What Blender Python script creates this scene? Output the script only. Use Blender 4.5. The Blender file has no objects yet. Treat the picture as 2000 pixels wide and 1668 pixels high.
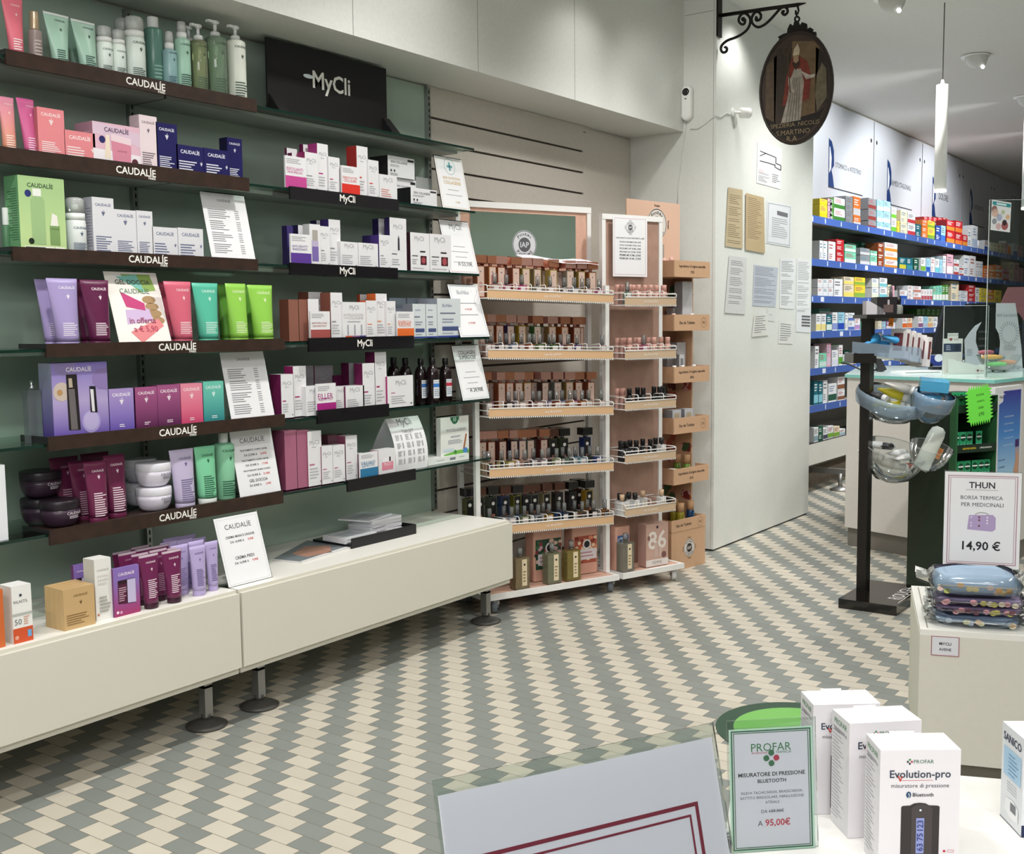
import bpy, math, random
from mathutils import Matrix, Vector
random.seed(7)
SC = bpy.context.scene
COL = SC.collection
PI = math.pi

# ---------------------------------------------------------------- camera
CF, CCX, CCY = 2174.7, 1000.6, 836.4          # focal length and centre in pixels of the 2000 x 1668 frame
YAW, PITCH, ROLL, CH = 0.62052444, -0.09405466, -0.01056846, 1.5
def _rot():
    cy, sy, cp, sp = math.cos(YAW), math.sin(YAW), math.cos(PITCH), math.sin(PITCH)
    f = Vector((cy*cp, sy*cp, sp)); r = Vector((sy, -cy, 0)); u = r.cross(f)
    c, s = math.cos(ROLL), math.sin(ROLL)
    return c*r + s*u, -s*r + c*u, f
RT, UP, FW = _rot()
cam = bpy.data.cameras.new('camera'); camo = bpy.data.objects.new('camera', cam); COL.objects.link(camo)
cam.sensor_width = 36; cam.lens = CF/2000*36
cam.shift_x = -(CCX-1000)/2000; cam.shift_y = (CCY-834)/2000
cam.clip_start = .05
camo.matrix_world = Matrix(((RT.x, UP.x, -FW.x, 0), (RT.y, UP.y, -FW.y, 0), (RT.z, UP.z, -FW.z, CH), (0, 0, 0, 1)))
SC.camera = camo

# ---------------------------------------------------------------- world, lamps, exposure
SC.view_settings.view_transform = 'Standard'; SC.view_settings.look = 'None'
SC.view_settings.exposure = 0.15; SC.view_settings.gamma = 1
SC.view_settings.use_curve_mapping = False
wd = bpy.data.worlds.new('world'); SC.world = wd; wd.use_nodes = True
wd.node_tree.nodes['Background'].inputs[0].default_value = (1.0, .99, .98, 1)
wd.node_tree.nodes['Background'].inputs[1].default_value = .28
def lamp(name, kind, loc, power, target=None, color=(1, .97, .92), **kw):
    l = bpy.data.lights.new(name, kind); l.energy = power; l.color = color
    for k, v in kw.items(): setattr(l, k, v)
    o = bpy.data.objects.new(name, l); COL.objects.link(o); o.location = loc
    if target is not None:
        o.rotation_euler = (Vector(target)-Vector(loc)).to_track_quat('-Z', 'Y').to_euler()
    return o
CEIL = 3.53
NEU = (1, .985, .955)
for i in range(8):      # row of ceiling spots nearest the shelves
    x = 1.48 + 1.97*(i-1)
    lamp('ceiling_spot_light', 'SPOT', (x, 2.27, 3.42), 98, (x+.1, 2.62, 0), NEU, spot_size=2.2, spot_blend=.8, shadow_soft_size=.07)
for i in range(7):      # second and third rows over the shop floor
    x = .2 + 1.97*(i-1)
    lamp('ceiling_spot_light', 'SPOT', (x, .9, 3.42), 34, (x+.3, 1.2, 0), NEU, spot_size=2.5, spot_blend=.8, shadow_soft_size=.08)
    lamp('ceiling_spot_light', 'SPOT', (x, -1.1, 3.42), 40, (x+.5, -.6, 0), NEU, spot_size=2.7, spot_blend=.8, shadow_soft_size=.08)
for i in range(5):      # washing the wall shelves
    x = .8 + 1.5*i
    lamp('wall_wash_light', 'SPOT', (x, 2.88, 3.48), 14, (x+.1, 3.3, 1.0), NEU, spot_size=1.9, spot_blend=.8, shadow_soft_size=.05)
for x in (9.6, 11.4, 13.4):   # lamps added to brighten the medicine shelves and cupboard doors
    lamp('shelf_fill', 'SPOT', (x, 2.35, 3.45), 120, (x+.3, 3.6, 2.3), (.95, .975, 1), spot_size=1.9, spot_blend=.6, shadow_soft_size=.06)
lamp('pillar_wash_light', 'SPOT', (8.0, 2.2, 3.45), 26, (8.4, 3.1, 1.95), (.98, 1, .97), spot_size=.75, spot_blend=.9, shadow_soft_size=.06)
lamp('counter_fill', 'SPOT', (4.6, .7, 3.42), 190, (7.0, 1.9, .5), NEU, spot_size=.75, spot_blend=.8, shadow_soft_size=.07)  # added lamp, aimed to lift the dim counter front
lamp('pillar_end_fill', 'SPOT', (5.2, 2.75, 3.42), 24, (6.6, 3.3, 2.5), NEU, spot_size=1.0, spot_blend=.9, shadow_soft_size=.06)  # extra lamp added to brighten the upper pillar end
lamp('table_fill', 'SPOT', (1.5, .55, 3.42), 46, (1.65, .5, .7), NEU, spot_size=1.0, spot_blend=.7, shadow_soft_size=.06)  # lamp put in over the table only to brighten it
lamp('rear_fill', 'AREA', (-1.6, -.9, 3.3), 105, (2, 1.0, 1.0), (1, .99, 1), shape='RECTANGLE', size=3, size_y=1.4)  # unseen area lamp added behind the camera, fill for the foreground signs

# ---------------------------------------------------------------- measuring helpers (photo pixel + known plane -> place)
def ray(u, v): return RT*((u-CCX)/CF) + UP*(-(v-CCY)/CF) + FW
CO = Vector((0, 0, CH))
def onz(u, v, z=0.): d = ray(u, v); return CO + d*((z-CH)/d.z)
def ony(u, v, Y): d = ray(u, v); return CO + d*(Y/d.y)
def onx(u, v, X): d = ray(u, v); return CO + d*(X/d.x)
def onpl(u, v, p, n): d = ray(u, v); p = Vector(p); n = Vector(n); return CO + d*(n.dot(p-CO)/n.dot(d))
def pj(p):
    q = Vector(p)-CO; w = q.dot(FW); return CCX+CF*q.dot(RT)/w, CCY-CF*q.dot(UP)/w
def zat(v, X, Y):
    a, b = -3., 6.
    for _ in range(40):
        m = (a+b)/2
        if pj((X, Y, m))[1] > v: a = m
        else: b = m
    return m
def yat(u, X, Y, z):          # how far back (in Y) a corner lies that shows at pixel u
    a, b = 0., 1.2
    for _ in range(30):
        m = (a+b)/2
        if pj((X, Y+m, z))[0] > u: a = m
        else: b = m
    return m

# ---------------------------------------------------------------- materials
_M = {}
def lin(c):
    if isinstance(c, str):
        c = c.lstrip('#'); c = [int(c[i:i+2], 16)/255 for i in (0, 2, 4)]
    return tuple(((x+.055)/1.055)**2.4 if x > .04045 else x/12.92 for x in c)
def M(hexc, rough=.5, metal=0., spec=.4, emit=0., noise=0., bump=0., nscale=40., alpha=1.):
    k = ('p', hexc, rough, metal, spec, emit, noise, bump, nscale, alpha)
    if k in _M: return _M[k]
    m = bpy.data.materials.new('paint_'+hexc.lstrip('#')); m.use_nodes = True; nt = m.node_tree
    b = nt.nodes['Principled BSDF']; c = lin(hexc)
    b.inputs['Base Color'].default_value = (*c, 1); b.inputs['Roughness'].default_value = rough
    b.inputs['Metallic'].default_value = metal; b.inputs['Specular IOR Level'].default_value = spec
    b.inputs['Alpha'].default_value = alpha
    if emit:
        b.inputs['Emission Color'].default_value = (*c, 1); b.inputs['Emission Strength'].default_value = emit
    if noise or bump:
        tc = nt.nodes.new('ShaderNodeTexCoord'); n = nt.nodes.new('ShaderNodeTexNoise')
        n.inputs['Scale'].default_value = nscale; n.inputs['Detail'].default_value = 4
        nt.links.new(tc.outputs['Object'], n.inputs['Vector'])
        if noise:
            r = nt.nodes.new('ShaderNodeValToRGB')
            r.color_ramp.elements[0].position = .3; r.color_ramp.elements[1].position = .7
            r.color_ramp.elements[0].color = (*[x*(1-noise) for x in c], 1)
            r.color_ramp.elements[1].color = (*[min(1, x*(1+noise)) for x in c], 1)
            nt.links.new(n.outputs['Fac'], r.inputs['Fac']); nt.links.new(r.outputs['Color'], b.inputs['Base Color'])
        if bump:
            bp = nt.nodes.new('ShaderNodeBump'); bp.inputs['Strength'].default_value = bump; bp.inputs['Distance'].default_value = .004
            nt.links.new(n.outputs['Fac'], bp.inputs['Height']); nt.links.new(bp.outputs['Normal'], b.inputs['Normal'])
    _M[k] = m; return m
def GLASS(hexc='#f4faf7', body=0., rough=.03, refl=1.0, tint2=None):
    """thin clear material: tinted see-through, Fresnel mirror, and a share 'body' of solid colour"""
    k = ('g', hexc, body, rough, refl, tint2)
    if k in _M: return _M[k]
    m = bpy.data.materials.new('clear_'+hexc.lstrip('#')); m.use_nodes = True; nt = m.node_tree
    nt.nodes.remove(nt.nodes['Principled BSDF']); out = nt.nodes['Material Output']
    t = nt.nodes.new('ShaderNodeBsdfTransparent'); t.inputs[0].default_value = (*lin(hexc), 1)
    g = nt.nodes.new('ShaderNodeBsdfGlossy'); g.inputs['Roughness'].default_value = rough
    f = nt.nodes.new('ShaderNodeFresnel'); f.inputs[0].default_value = 1.45
    sh = t.outputs[0]
    if body:
        d = nt.nodes.new('ShaderNodeBsdfDiffuse'); d.inputs[0].default_value = (*lin(tint2 or hexc), 1)
        x = nt.nodes.new('ShaderNodeMixShader'); x.inputs[0].default_value = body
        nt.links.new(sh, x.inputs[1]); nt.links.new(d.outputs[0], x.inputs[2]); sh = x.outputs[0]
    mu = nt.nodes.new('ShaderNodeMath'); mu.operation = 'MULTIPLY'; mu.inputs[1].default_value = refl
    nt.links.new(f.outputs[0], mu.inputs[0])
    mx = nt.nodes.new('ShaderNodeMixShader'); nt.links.new(mu.outputs[0], mx.inputs[0])
    nt.links.new(sh, mx.inputs[1]); nt.links.new(g.outputs[0], mx.inputs[2]); nt.links.new(mx.outputs[0], out.inputs[0])
    _M[k] = m; return m
def GRAD(c0, c1, z0, z1, c2=None, rough=.45):
    """printed vertical colour fade along the object's own height"""
    k = ('v', c0, c1, c2, round(z0, 3), round(z1, 3))
    if k in _M: return _M[k]
    m = bpy.data.materials.new('fade_print'); m.use_nodes = True; nt = m.node_tree; b = nt.nodes['Principled BSDF']
    b.inputs['Roughness'].default_value = rough
    tc = nt.nodes.new('ShaderNodeTexCoord'); s = nt.nodes.new('ShaderNodeSeparateXYZ'); r = nt.nodes.new('ShaderNodeMapRange'); q = nt.nodes.new('ShaderNodeValToRGB')
    r.inputs['From Min'].default_value = z0; r.inputs['From Max'].default_value = z1
    nt.links.new(tc.outputs['Object'], s.inputs[0]); nt.links.new(s.outputs['Z'], r.inputs['Value']); nt.links.new(r.outputs[0], q.inputs[0])
    q.color_ramp.elements[0].color = (*lin(c0), 1); q.color_ramp.elements[1].color = (*lin(c1), 1)
    if c2: e = q.color_ramp.elements.new(.5); e.color = (*lin(c2), 1)
    nt.links.new(q.outputs[0], b.inputs['Base Color']); _M[k] = m; return m

# ---------------------------------------------------------------- lettering cache
_T = {}
def glyphs(s, bold=False):
    k = (s, bold)
    if k in _T: return _T[k]
    c = bpy.data.curves.new('t', 'FONT'); c.body = s; c.align_x = 'CENTER'; c.resolution_u = 2
    if bold: c.offset = .018
    o = bpy.data.objects.new('t', c); COL.objects.link(o)
    dg = bpy.context.evaluated_depsgraph_get(); me = o.evaluated_get(dg).to_mesh()
    vs = [(v.co.x, v.co.y) for v in me.vertices]; fs = [tuple(p.vertices) for p in me.polygons]
    o.evaluated_get(dg).to_mesh_clear(); bpy.data.objects.remove(o); bpy.data.curves.remove(c)
    if vs:
        x0 = min(v[0] for v in vs); x1 = max(v[0] for v in vs); y0 = min(v[1] for v in vs); y1 = max(v[1] for v in vs)
        cx, cy, w = (x0+x1)/2, (y0+y1)/2, max(x1-x0, 1e-4)
        vs = [((x-cx)/w, (y-cy)/w) for x, y in vs]
        _T[k] = (vs, fs, (y1-y0)/w)
    else: _T[k] = ([], [], .1)
    return _T[k]

# ---------------------------------------------------------------- mesh builder
class MB:
    def __init__(s): s.v = []; s.f = []; s.m = []; s.mats = []; s.x = None; s.sm = []
    def mi(s, m):
        if m not in s.mats: s.mats.append(m)
        return s.mats.index(m)
    def add(s, vs, fs, m, smooth=False):
        n = len(s.v)
        for p in vs: s.v.append(tuple(s.x @ Vector(p)) if s.x is not None else tuple(p))
        i = s.mi(m) if not isinstance(m, list) else None
        for j, f in enumerate(fs):
            s.f.append(tuple(a+n for a in f)); s.m.append(i if i is not None else s.mi(m[j])); s.sm.append(smooth)
        return s
    def box(s, x0, x1, y0, y1, z0, z1, m):
        """m: one material, or dict front/back/left/right/top/bottom"""
        vs = [(x0,y0,z0),(x1,y0,z0),(x1,y1,z0),(x0,y1,z0),(x0,y0,z1),(x1,y0,z1),(x1,y1,z1),(x0,y1,z1)]
        fs = [(0,1,5,4),(1,2,6,5),(2,3,7,6),(3,0,4,7),(4,5,6,7),(3,2,1,0)]
        if isinstance(m, dict):
            d = m.get('all'); m = [m.get(k, d) for k in ('front','right','back','left','top','bottom')]
        return s.add(vs, fs, m)
    def prism(s, pts, y0, y1, m, ax='y'):
        """outline pts (a,b) pushed along an axis: ax y -> (a,y,b); z -> (a,b,z); x -> (x,a,b)"""
        n = len(pts)
        P = {'y': lambda p, t: (p[0], t, p[1]), 'z': lambda p, t: (p[0], p[1], t), 'x': lambda p, t: (t, p[0], p[1])}[ax]
        vs = [P(p, y0) for p in pts]+[P(p, y1) for p in pts]
        fs = [tuple(range(n)), tuple(range(2*n-1, n-1, -1))]+[(i, i+n, (i+1) % n+n, (i+1) % n) for i in range(n)]
        return s.add(vs, fs, m)
    def loft(s, rings, m, smooth=True, cap0=True, cap1=True):
        n = len(rings[0]); vs = [p for r in rings for p in r]; fs = []
        for k in range(len(rings)-1):
            for i in range(n): fs.append((k*n+i, k*n+(i+1) % n, (k+1)*n+(i+1) % n, (k+1)*n+i))
        s.add(vs, fs, m, smooth)
        b = len(s.v)-len(vs)
        if cap0: s.f.append(tuple(b+i for i in range(n-1, -1, -1))); s.m.append(s.mi(m)); s.sm.append(False)
        if cap1: s.f.append(tuple(b+(len(rings)-1)*n+i for i in range(n))); s.m.append(s.mi(m)); s.sm.append(False)
        return s
    def lathe(s, prof, m, n=20, cx=0, cy=0, cap0=True, cap1=True, ex=1., ey=1.):
        rings = [[(cx+r*ex*math.cos(2*PI*i/n), cy+r*ey*math.sin(2*PI*i/n), z) for i in range(n)] for r, z in prof]
        return s.loft(rings, m, True, cap0, cap1)
    def tube(s, pts, r, m, n=8, closed=False):
        pts = [Vector(p) for p in pts]; rings = []; up = Vector((0, 0, 1))
        for i, p in enumerate(pts):
            a = pts[max(i-1, 0)]; b = pts[min(i+1, len(pts)-1)]; d = (b-a).normalized()
            if abs(d.dot(up)) > .95: up = Vector((1, 0, 0)) if abs(d.x) < .9 else Vector((0, 1, 0))
            e = d.cross(up).normalized(); g = e.cross(d).normalized(); up = g
            rr = r[i] if isinstance(r, (list, tuple)) else r
            rings.append([p+e*rr*math.cos(2*PI*k/n)+g*rr*math.sin(2*PI*k/n) for k in range(n)])
        return s.loft(rings, m)
    def text(s, t, cx, cz, w, m, y=-.0004, bold=False, maxh=None):
        """lettering on a front face (plane y), centred at cx, cz, w wide"""
        vs, fs, h = glyphs(t, bold)
        if maxh and h*w > maxh: w = maxh/h
        return s.add([(cx+a*w, y, cz+b*w) for a, b in vs], fs, m)
    def quad(s, x0, x1, z0, z1, m, y=-.0003): return s.add([(x0,y,z0),(x1,y,z0),(x1,y,z1),(x0,y,z1)], [(0,1,2,3)], m)
    def poly(s, pts, m, y=-.0003): return s.add([(a, y, b) for a, b in pts], [tuple(range(len(pts)))], m)
    def disc(s, cx, cz, rx, rz, m, y=-.0003, n=24): return s.poly([(cx+rx*math.cos(2*PI*i/n), cz+rz*math.sin(2*PI*i/n)) for i in range(n)], m, y)
    def ring(s, cx, cz, rx, rz, t, m, y=-.0003, n=32):
        vs = [(cx+(rx-k*t)*math.cos(2*PI*i/n), y, cz+(rz-k*t)*math.sin(2*PI*i/n)) for k in (0, 1) for i in range(n)]
        return s.add(vs, [(i, (i+1) % n, (i+1) % n+n, i+n) for i in range(n)], m)
    def border(s, x0, x1, z0, z1, t, m, y=-.0003):
        for a in ((x0, x1, z0, z0+t), (x0, x1, z1-t, z1), (x0, x0+t, z0+t, z1-t), (x1-t, x1, z0+t, z1-t)): s.quad(*a, m, y)
        return s
    def lines(s, x0, x1, z0, z1, n, m, y=-.0003, fill=.45, ragged=.4, seed=0):
        """rows of small illegible print"""
        R = random.Random(seed+int(x0*9999)+n); h = (z1-z0)/n
        for i in range(n):
            w = (x1-x0)*(1-ragged*R.random()); zz = z1-h*(i+.5); s.quad(x0, x0+w, zz-h*fill/2, zz+h*fill/2, m, y)
        return s
    def obj(s, name, parent=None, loc=None, rot=None):
        me = bpy.data.meshes.new(name); me.from_pydata(s.v, [], s.f)
        for m in s.mats: me.materials.append(m)
        me.polygons.foreach_set('material_index', s.m); me.polygons.foreach_set('use_smooth', s.sm); me.update()
        o = bpy.data.objects.new(name, me); COL.objects.link(o)
        if parent: o.parent = parent
        if loc is not None: o.location = loc
        if rot is not None: o.rotation_euler = rot if not isinstance(rot, (int, float)) else (0, 0, rot)
        return o
LABELS = {}
def tag(o, label, cat, group=None, kind=None):
    o['label'] = label; o['category'] = cat
    if group: o['group'] = group
    if kind: o['kind'] = kind
    n = len(label.split())
    if not 4 <= n <= 16: print('LABEL LENGTH', n, label)
    if label in LABELS: print('LABEL TWICE', label)
    LABELS[label] = 1
    return o
def struct(o): o['kind'] = 'structure'; return o
def empty(name, loc, rz=0.):
    o = bpy.data.objects.new(name, None); COL.objects.link(o); o.location = loc; o.rotation_euler = (0, 0, rz); o.empty_display_size = .02; return o
def copytree(o, loc, rz=None, parent=None):
    c = o.copy(); COL.objects.link(c)
    if parent: c.parent = parent
    else:
        c.location = loc
        if rz is not None: c.rotation_euler = (0, 0, rz)
    for ch in o.children: copytree(ch, None, None, c)
    return c
ORD = ['first','second','third','fourth','fifth','sixth','seventh','eighth','ninth','tenth','eleventh','twelfth','thirteenth','fourteenth','fifteenth','sixteenth','seventeenth','eighteenth','nineteenth','twentieth','twenty-first','twenty-second','twenty-third','twenty-fourth','twenty-fifth','twenty-sixth','twenty-seventh','twenty-eighth','twenty-ninth','thirtieth','thirty-first','thirty-second','thirty-third','thirty-fourth','thirty-fifth','thirty-sixth','thirty-seventh','thirty-eighth','thirty-ninth','fortieth']
WHITE = M('#f1f1ee', .4); PAPER = M('#eeeef0', .55); INK = M('#2b2b2f', .6); GREY = M('#8d8d92', .6); LGREY = M('#c3c3c6', .6); RED = M('#c03030', .6); BLACK = M('#131214', .35)
# ================================================================ the room
def floor_mat():
    m = bpy.data.materials.new('stepped_tiles'); m.use_nodes = True; nt = m.node_tree; b = nt.nodes['Principled BSDF']; L = nt.links
    def mt(op, a, c=None):
        n = nt.nodes.new('ShaderNodeMath'); n.operation = op
        for i, q in enumerate((a, c)):
            if q is None: continue
            if isinstance(q, (int, float)): n.inputs[i].default_value = q
            else: L.new(q, n.inputs[i])
        return n.outputs[0]
    tc = nt.nodes.new('ShaderNodeTexCoord'); s = nt.nodes.new('ShaderNodeSeparateXYZ'); L.new(tc.outputs['Object'], s.inputs[0])
    P, T = .07120, .1178                                   # row pitch, tile length
    xr = mt('DIVIDE', mt('SUBTRACT', s.outputs[0], 1.9922), P); k = mt('FLOOR', xr); fx = mt('SUBTRACT', xr, k)
    yy = mt('SUBTRACT', mt('ADD', mt('MULTIPLY', k, T/2), 2.5840+2*T*200), s.outputs[1])
    t = mt('DIVIDE', yy, T); kt = mt('FLOOR', t); fy = mt('SUBTRACT', t, kt)
    par = mt('FLOORED_MODULO', kt, 2.0)
    g1 = mt('MINIMUM', fx, mt('SUBTRACT', 1.0, fx)); g2 = mt('MINIMUM', fy, mt('SUBTRACT', 1.0, fy))
    gm = mt('MINIMUM', mt('MULTIPLY', g1, P), mt('MULTIPLY', g2, T)); gr = mt('GREATER_THAN', gm, .0011)
    wn = nt.nodes.new('ShaderNodeTexWhiteNoise'); wn.noise_dimensions = '2D'; cb = nt.nodes.new('ShaderNodeCombineXYZ'); L.new(k, cb.inputs[0]); L.new(kt, cb.inputs[1]); L.new(cb.outputs[0], wn.inputs['Vector'])
    no = nt.nodes.new('ShaderNodeTexNoise'); no.inputs['Scale'].default_value = 6; L.new(tc.outputs['Object'], no.inputs['Vector'])
    def mix(f, a, c):
        n = nt.nodes.new('ShaderNodeMix'); n.data_type = 'RGBA'
        for i, q in ((0, f), (6, a), (7, c)):
            if isinstance(q, tuple): n.inputs[i].default_value = (*q, 1)
            elif isinstance(q, (int, float)): n.inputs[i].default_value = q
            else: L.new(q, n.inputs[i])
        return n.outputs[2]
    c = mix(par, lin('#c6bfb0'), lin('#848984'))
    hv = nt.nodes.new('ShaderNodeHueSaturation'); L.new(c, hv.inputs['Color'])
    L.new(mt('ADD', mt('ADD', mt('MULTIPLY', wn.outputs[0], .10), .90), mt('MULTIPLY', no.outputs[0], .10)), hv.inputs['Value'])
    c2 = mix(gr, lin('#6f675c'), hv.outputs[0]); L.new(c2, b.inputs['Base Color'])
    b.inputs['Roughness'].default_value = .42; b.inputs['Specular IOR Level'].default_value = .35
    bp = nt.nodes.new('ShaderNodeBump'); bp.inputs['Strength'].default_value = .25; bp.inputs['Distance'].default_value = .001
    L.new(gr, bp.inputs['Height']); L.new(bp.outputs[0], b.inputs['Normal'])
    return m
WALLP = M('#dfe0db', .6, noise=.03, bump=.05, nscale=60)
WALLT = M('#cfcbc2', .6, noise=.03)
PILP = M('#dfe1dc', .55, noise=.02, nscale=50)
struct(MB().box(-4, 19, -4.6, 4.2, -.12, 0, floor_mat()).obj('floor'))
struct(MB().box(-4, 19, -4.6, 4.2, CEIL, CEIL+.1, M('#dcdad5', .7, noise=.02)).obj('ceiling'))
struct(MB().box(-4, 19, 3.74, 3.9, 0, CEIL, WALLT).obj('wall_left'))
struct(MB().box(-4, 19, -4.75, -4.6, 0, CEIL, WALLP).obj('wall_right'))
struct(MB().box(18.8, 19, -4.6, 3.74, 0, CEIL, M('#8a8782', .7)).obj('wall_back'))
XP, YP, YS = 6.596, 3.109, 3.336
b = MB(); b.box(-4, XP, YS, 3.74, 2.714, CEIL, WALLP)
for x in (.06, .93, 1.8, 2.675, 3.546, 4.415, 5.29): b.box(x-.0015, x+.0015, YS-.0006, YS, 2.714, CEIL, M('#8c8b86', .8))
struct(b.obj('ceiling_bulkhead'))
b = MB(); b.box(XP, 8.292, YP, 3.74, .012, CEIL, PILP); b.box(XP+.01, 8.28, YP+.01, 3.74, 0, .012, BLACK)
DJ = M('#8f8d87', .8)
b.box(XP-.0006, XP, YP+.018, YP+.02, .02, CEIL, DJ); b.box(XP-.0006, XP, YP+.02, 3.33, 3.435, 3.438, DJ)
struct(b.obj('wall_end'))
# slatted wall panel
zs = sorted(ony(1136, v, 3.735).z for v in (298.5, 340, 380.7)); pit = (zs[2]-zs[0])/2
xe = ony(1136, 340, 3.735).x; x2 = ony(1143, 340, 3.735).x
b = MB(); SL = M('#cdc7bd', .6, noise=.03); z = zs[2]+pit*1.0
top = z-.006
while z > .1:
    b.box(4.492, xe, 3.722, 3.74, max(z-pit+.012, .02), z, SL); z -= pit
b.box(4.492, xe, 3.734, 3.74, .02, top, M('#4a423c', .8)); b.box(xe, x2, 3.722, 3.74, .02, top, SL); b.box(4.492, x2, 3.722, 3.74, top+.006, 2.712, SL)
b.box(x2+.003, XP-.004, 3.728, 3.74, .02, 2.70, SL)
struct(b.obj('trim_1'))
# frosted green back panel with slotted uprights
GP = M('#a8baac', .3, spec=.5, noise=.04, nscale=3)
b = MB(); b.box(-1.2, 4.47, 3.722, 3.74, .2, 2.705, GP)
struct(b.obj('trim_2'))
for i, x in enumerate((.93, 2.702, 4.478)):
    b = MB(); ml = M('#9aa09b', .35, .8); b.box(x-.012, x+.012, 3.700, 3.722, .53, 2.70, ml)
    for k in range(70): b.box(x-.003, x+.003, 3.6985, 3.7, .56+k*.0305, .578+k*.0305, BLACK)
    o = b.obj('shelf_upright'); tag(o, ['slotted metal upright beyond the near end of the green panel', 'slotted metal upright in the middle of the green panel', 'slotted metal upright at the far end of the green panel'][i], 'shelf upright', 'uprights of the green shelf wall')
# wall cabinets under the shelves
CAB = M('#d9d6c9', .45, spec=.3); CABT = M('#eceae2', .4, spec=.35); STEEL = M('#9b9a98', .35, .75); DST = M('#5c5a57', .45, .5)
def low_cabinet(x0, x1, feet, label):
    t = empty('low_cabinet', ((x0+x1)/2, 3.2, 0)); dx = (x0+x1)/2; h = lambda x: x-dx
    MB().box(h(x0), h(x1), .004, .518, .205, .523, {'all': CAB, 'top': CABT}).obj('body', t)
    f = MB(); f.box(h(x0)+.001, h(x1)-.001, -.016, .003, .232, .512, CAB); f.obj('drawer_front', t)
    for fx in feet:
        q = MB(); a = fx-dx; q.box(a-.018, a+.018, .10, .50, .150, .204, STEEL); q.box(a-.018, a+.018, .10, .136, .04, .16, STEEL)
        q.lathe([(.02, .03), (.02, .05)], DST, 14, a, .118); q.lathe([(.075, 0), (.078, .008), (.06, .016), (.02, .03)], DST, 26, a, .118); q.obj('foot', t)
    tag(t, label, 'cabinet', 'low cream cabinets under the glass shelves')
low_cabinet(.30, 2.706, (.9, 2.64), 'long low cream cabinet carrying sun cream and kraft boxes')
low_cabinet(2.716, 4.447, (2.9, 4.395), 'long low cream cabinet carrying the black leaflet tray')
# glass shelves
SHZ = [2.369, 2.060, 1.747, 1.432, 1.1215, .8255]; SHY = [3.432, 3.43, 3.41, 3.351, 3.349, 3.348]
SHN = ['top', 'second', 'third', 'fourth', 'fifth', 'lowest']
GLS = GLASS('#e3f2ea', refl=1.0); GED = M('#0c2a22', .15, spec=.6); TRAY = M('#a5aaa4', .4, .5)
for i in range(6):
    for j, (x0, x1) in enumerate(((.935, 2.698), (2.706, 4.50))):
        b = MB(); b.box(x0, x1, SHY[i]+.002, 3.70, SHZ[i]-.010, SHZ[i], GLS)
        b.box(x0, x1, SHY[i], SHY[i]+.002, SHZ[i]-.010, SHZ[i], GED)
        o = b.obj('glass_shelf', loc=(0, 0, 0))
        q = MB(); q.box(x0+.002, x1-(.05 if j else .002), 3.50 if i < 3 else 3.56, 3.70, SHZ[i]-.026, SHZ[i]-.0112, TRAY); q.obj('support_tray', o)
        tag(o, f'{SHN[i]} green-edged glass shelf ' + ('above the black leaflet tray' if j else 'on the near half of the green panel'), 'glass shelf', 'glass shelves on the green panel')
# brown and black shelf-front strips
BRN = M('#33231c', .45, noise=.25, nscale=25); BLK = M('#141215', .12, spec=.6); BLKM = M('#1d1b1e', .35)
RX = [(2.033, 3.074), (1.95, 3.021), (2.008, 3.035), (2.072, 3.108), (2.061, 3.096), (2.05, 3.074)]
RT_Z = [2.387, 2.078, 1.762, 1.449, 1.146, .839]; RB_Z = [2.338, 2.026, 1.717, 1.404, 1.099, .788]
LTXT = M('#f3f1ea', .4)
CAPX = [(285, 164), (266, 335), (290, 507), (347, 677), (348, 842), (348, 1006)]
for i in range(6):
    x0, x1 = RX[i]; y = SHY[i]-.0145; xc = (x0+x1)/2
    b = MB(); b.box(x0-xc, x1-xc, 0, .012, RB_Z[i]-RB_Z[i], RT_Z[i]-RB_Z[i], BRN)
    b.box(x0-xc, x1-xc, .0125, .16, SHZ[i]+.0006-RB_Z[i], SHZ[i]+.004-RB_Z[i], BRN)
    b.box(x0-xc-.002, x0-xc, 0, .16, SHZ[i]+.001-RB_Z[i], RT_Z[i]-RB_Z[i], BLKM)
    p = ony(*CAPX[i], y); b.text('CAUDALÍE', p.x-xc, p.z-RB_Z[i]+.003, .165, LTXT, bold=True); b.text('PARIS', p.x-xc+.066, p.z-RB_Z[i]-.0185, .03, LTXT, bold=True)
    tag(b.obj('shelf_strip', loc=(xc, y, RB_Z[i])), f'dark brown wooden strip with white lettering on the {SHN[i]} shelf', 'shelf strip', 'brown shelf strips')
MX = {1: (3.241, 3.911, (679, 390)), 2: (3.21, 3.872, (679, 531)), 3: (3.246, 3.907, (713, 672)), 4: (3.282, 3.725, None), 5: (3.449, 3.898, None)}
for i, (x0, x1, tp) in MX.items():
    y = SHY[i]-.0105; zt = [0, 2.068, 1.756, 1.448, 1.1475, .835][i]; zb = [0, 2.016, 1.707, 1.391, 1.091, .783][i]; xc = (x0+x1)/2; b = MB(); m = BLKM if i == 1 else BLK
    b.box(x0-xc, x1-xc, 0, .01, 0, zt-zb, m); b.box(x0-xc, x1-xc, .0105, .15, SHZ[i]+.0006-zb, SHZ[i]+.003-zb, m)
    if tp: p = ony(*tp, y); b.text('MyCli', p.x-xc, p.z-zb, .095, LTXT, bold=True)
    tag(b.obj('shelf_strip', loc=(xc, y, zb)), f'glossy black strip on the {SHN[i]} shelf' + (' with white lettering' if tp else ', without lettering'), 'shelf strip', 'black shelf strips')
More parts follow.
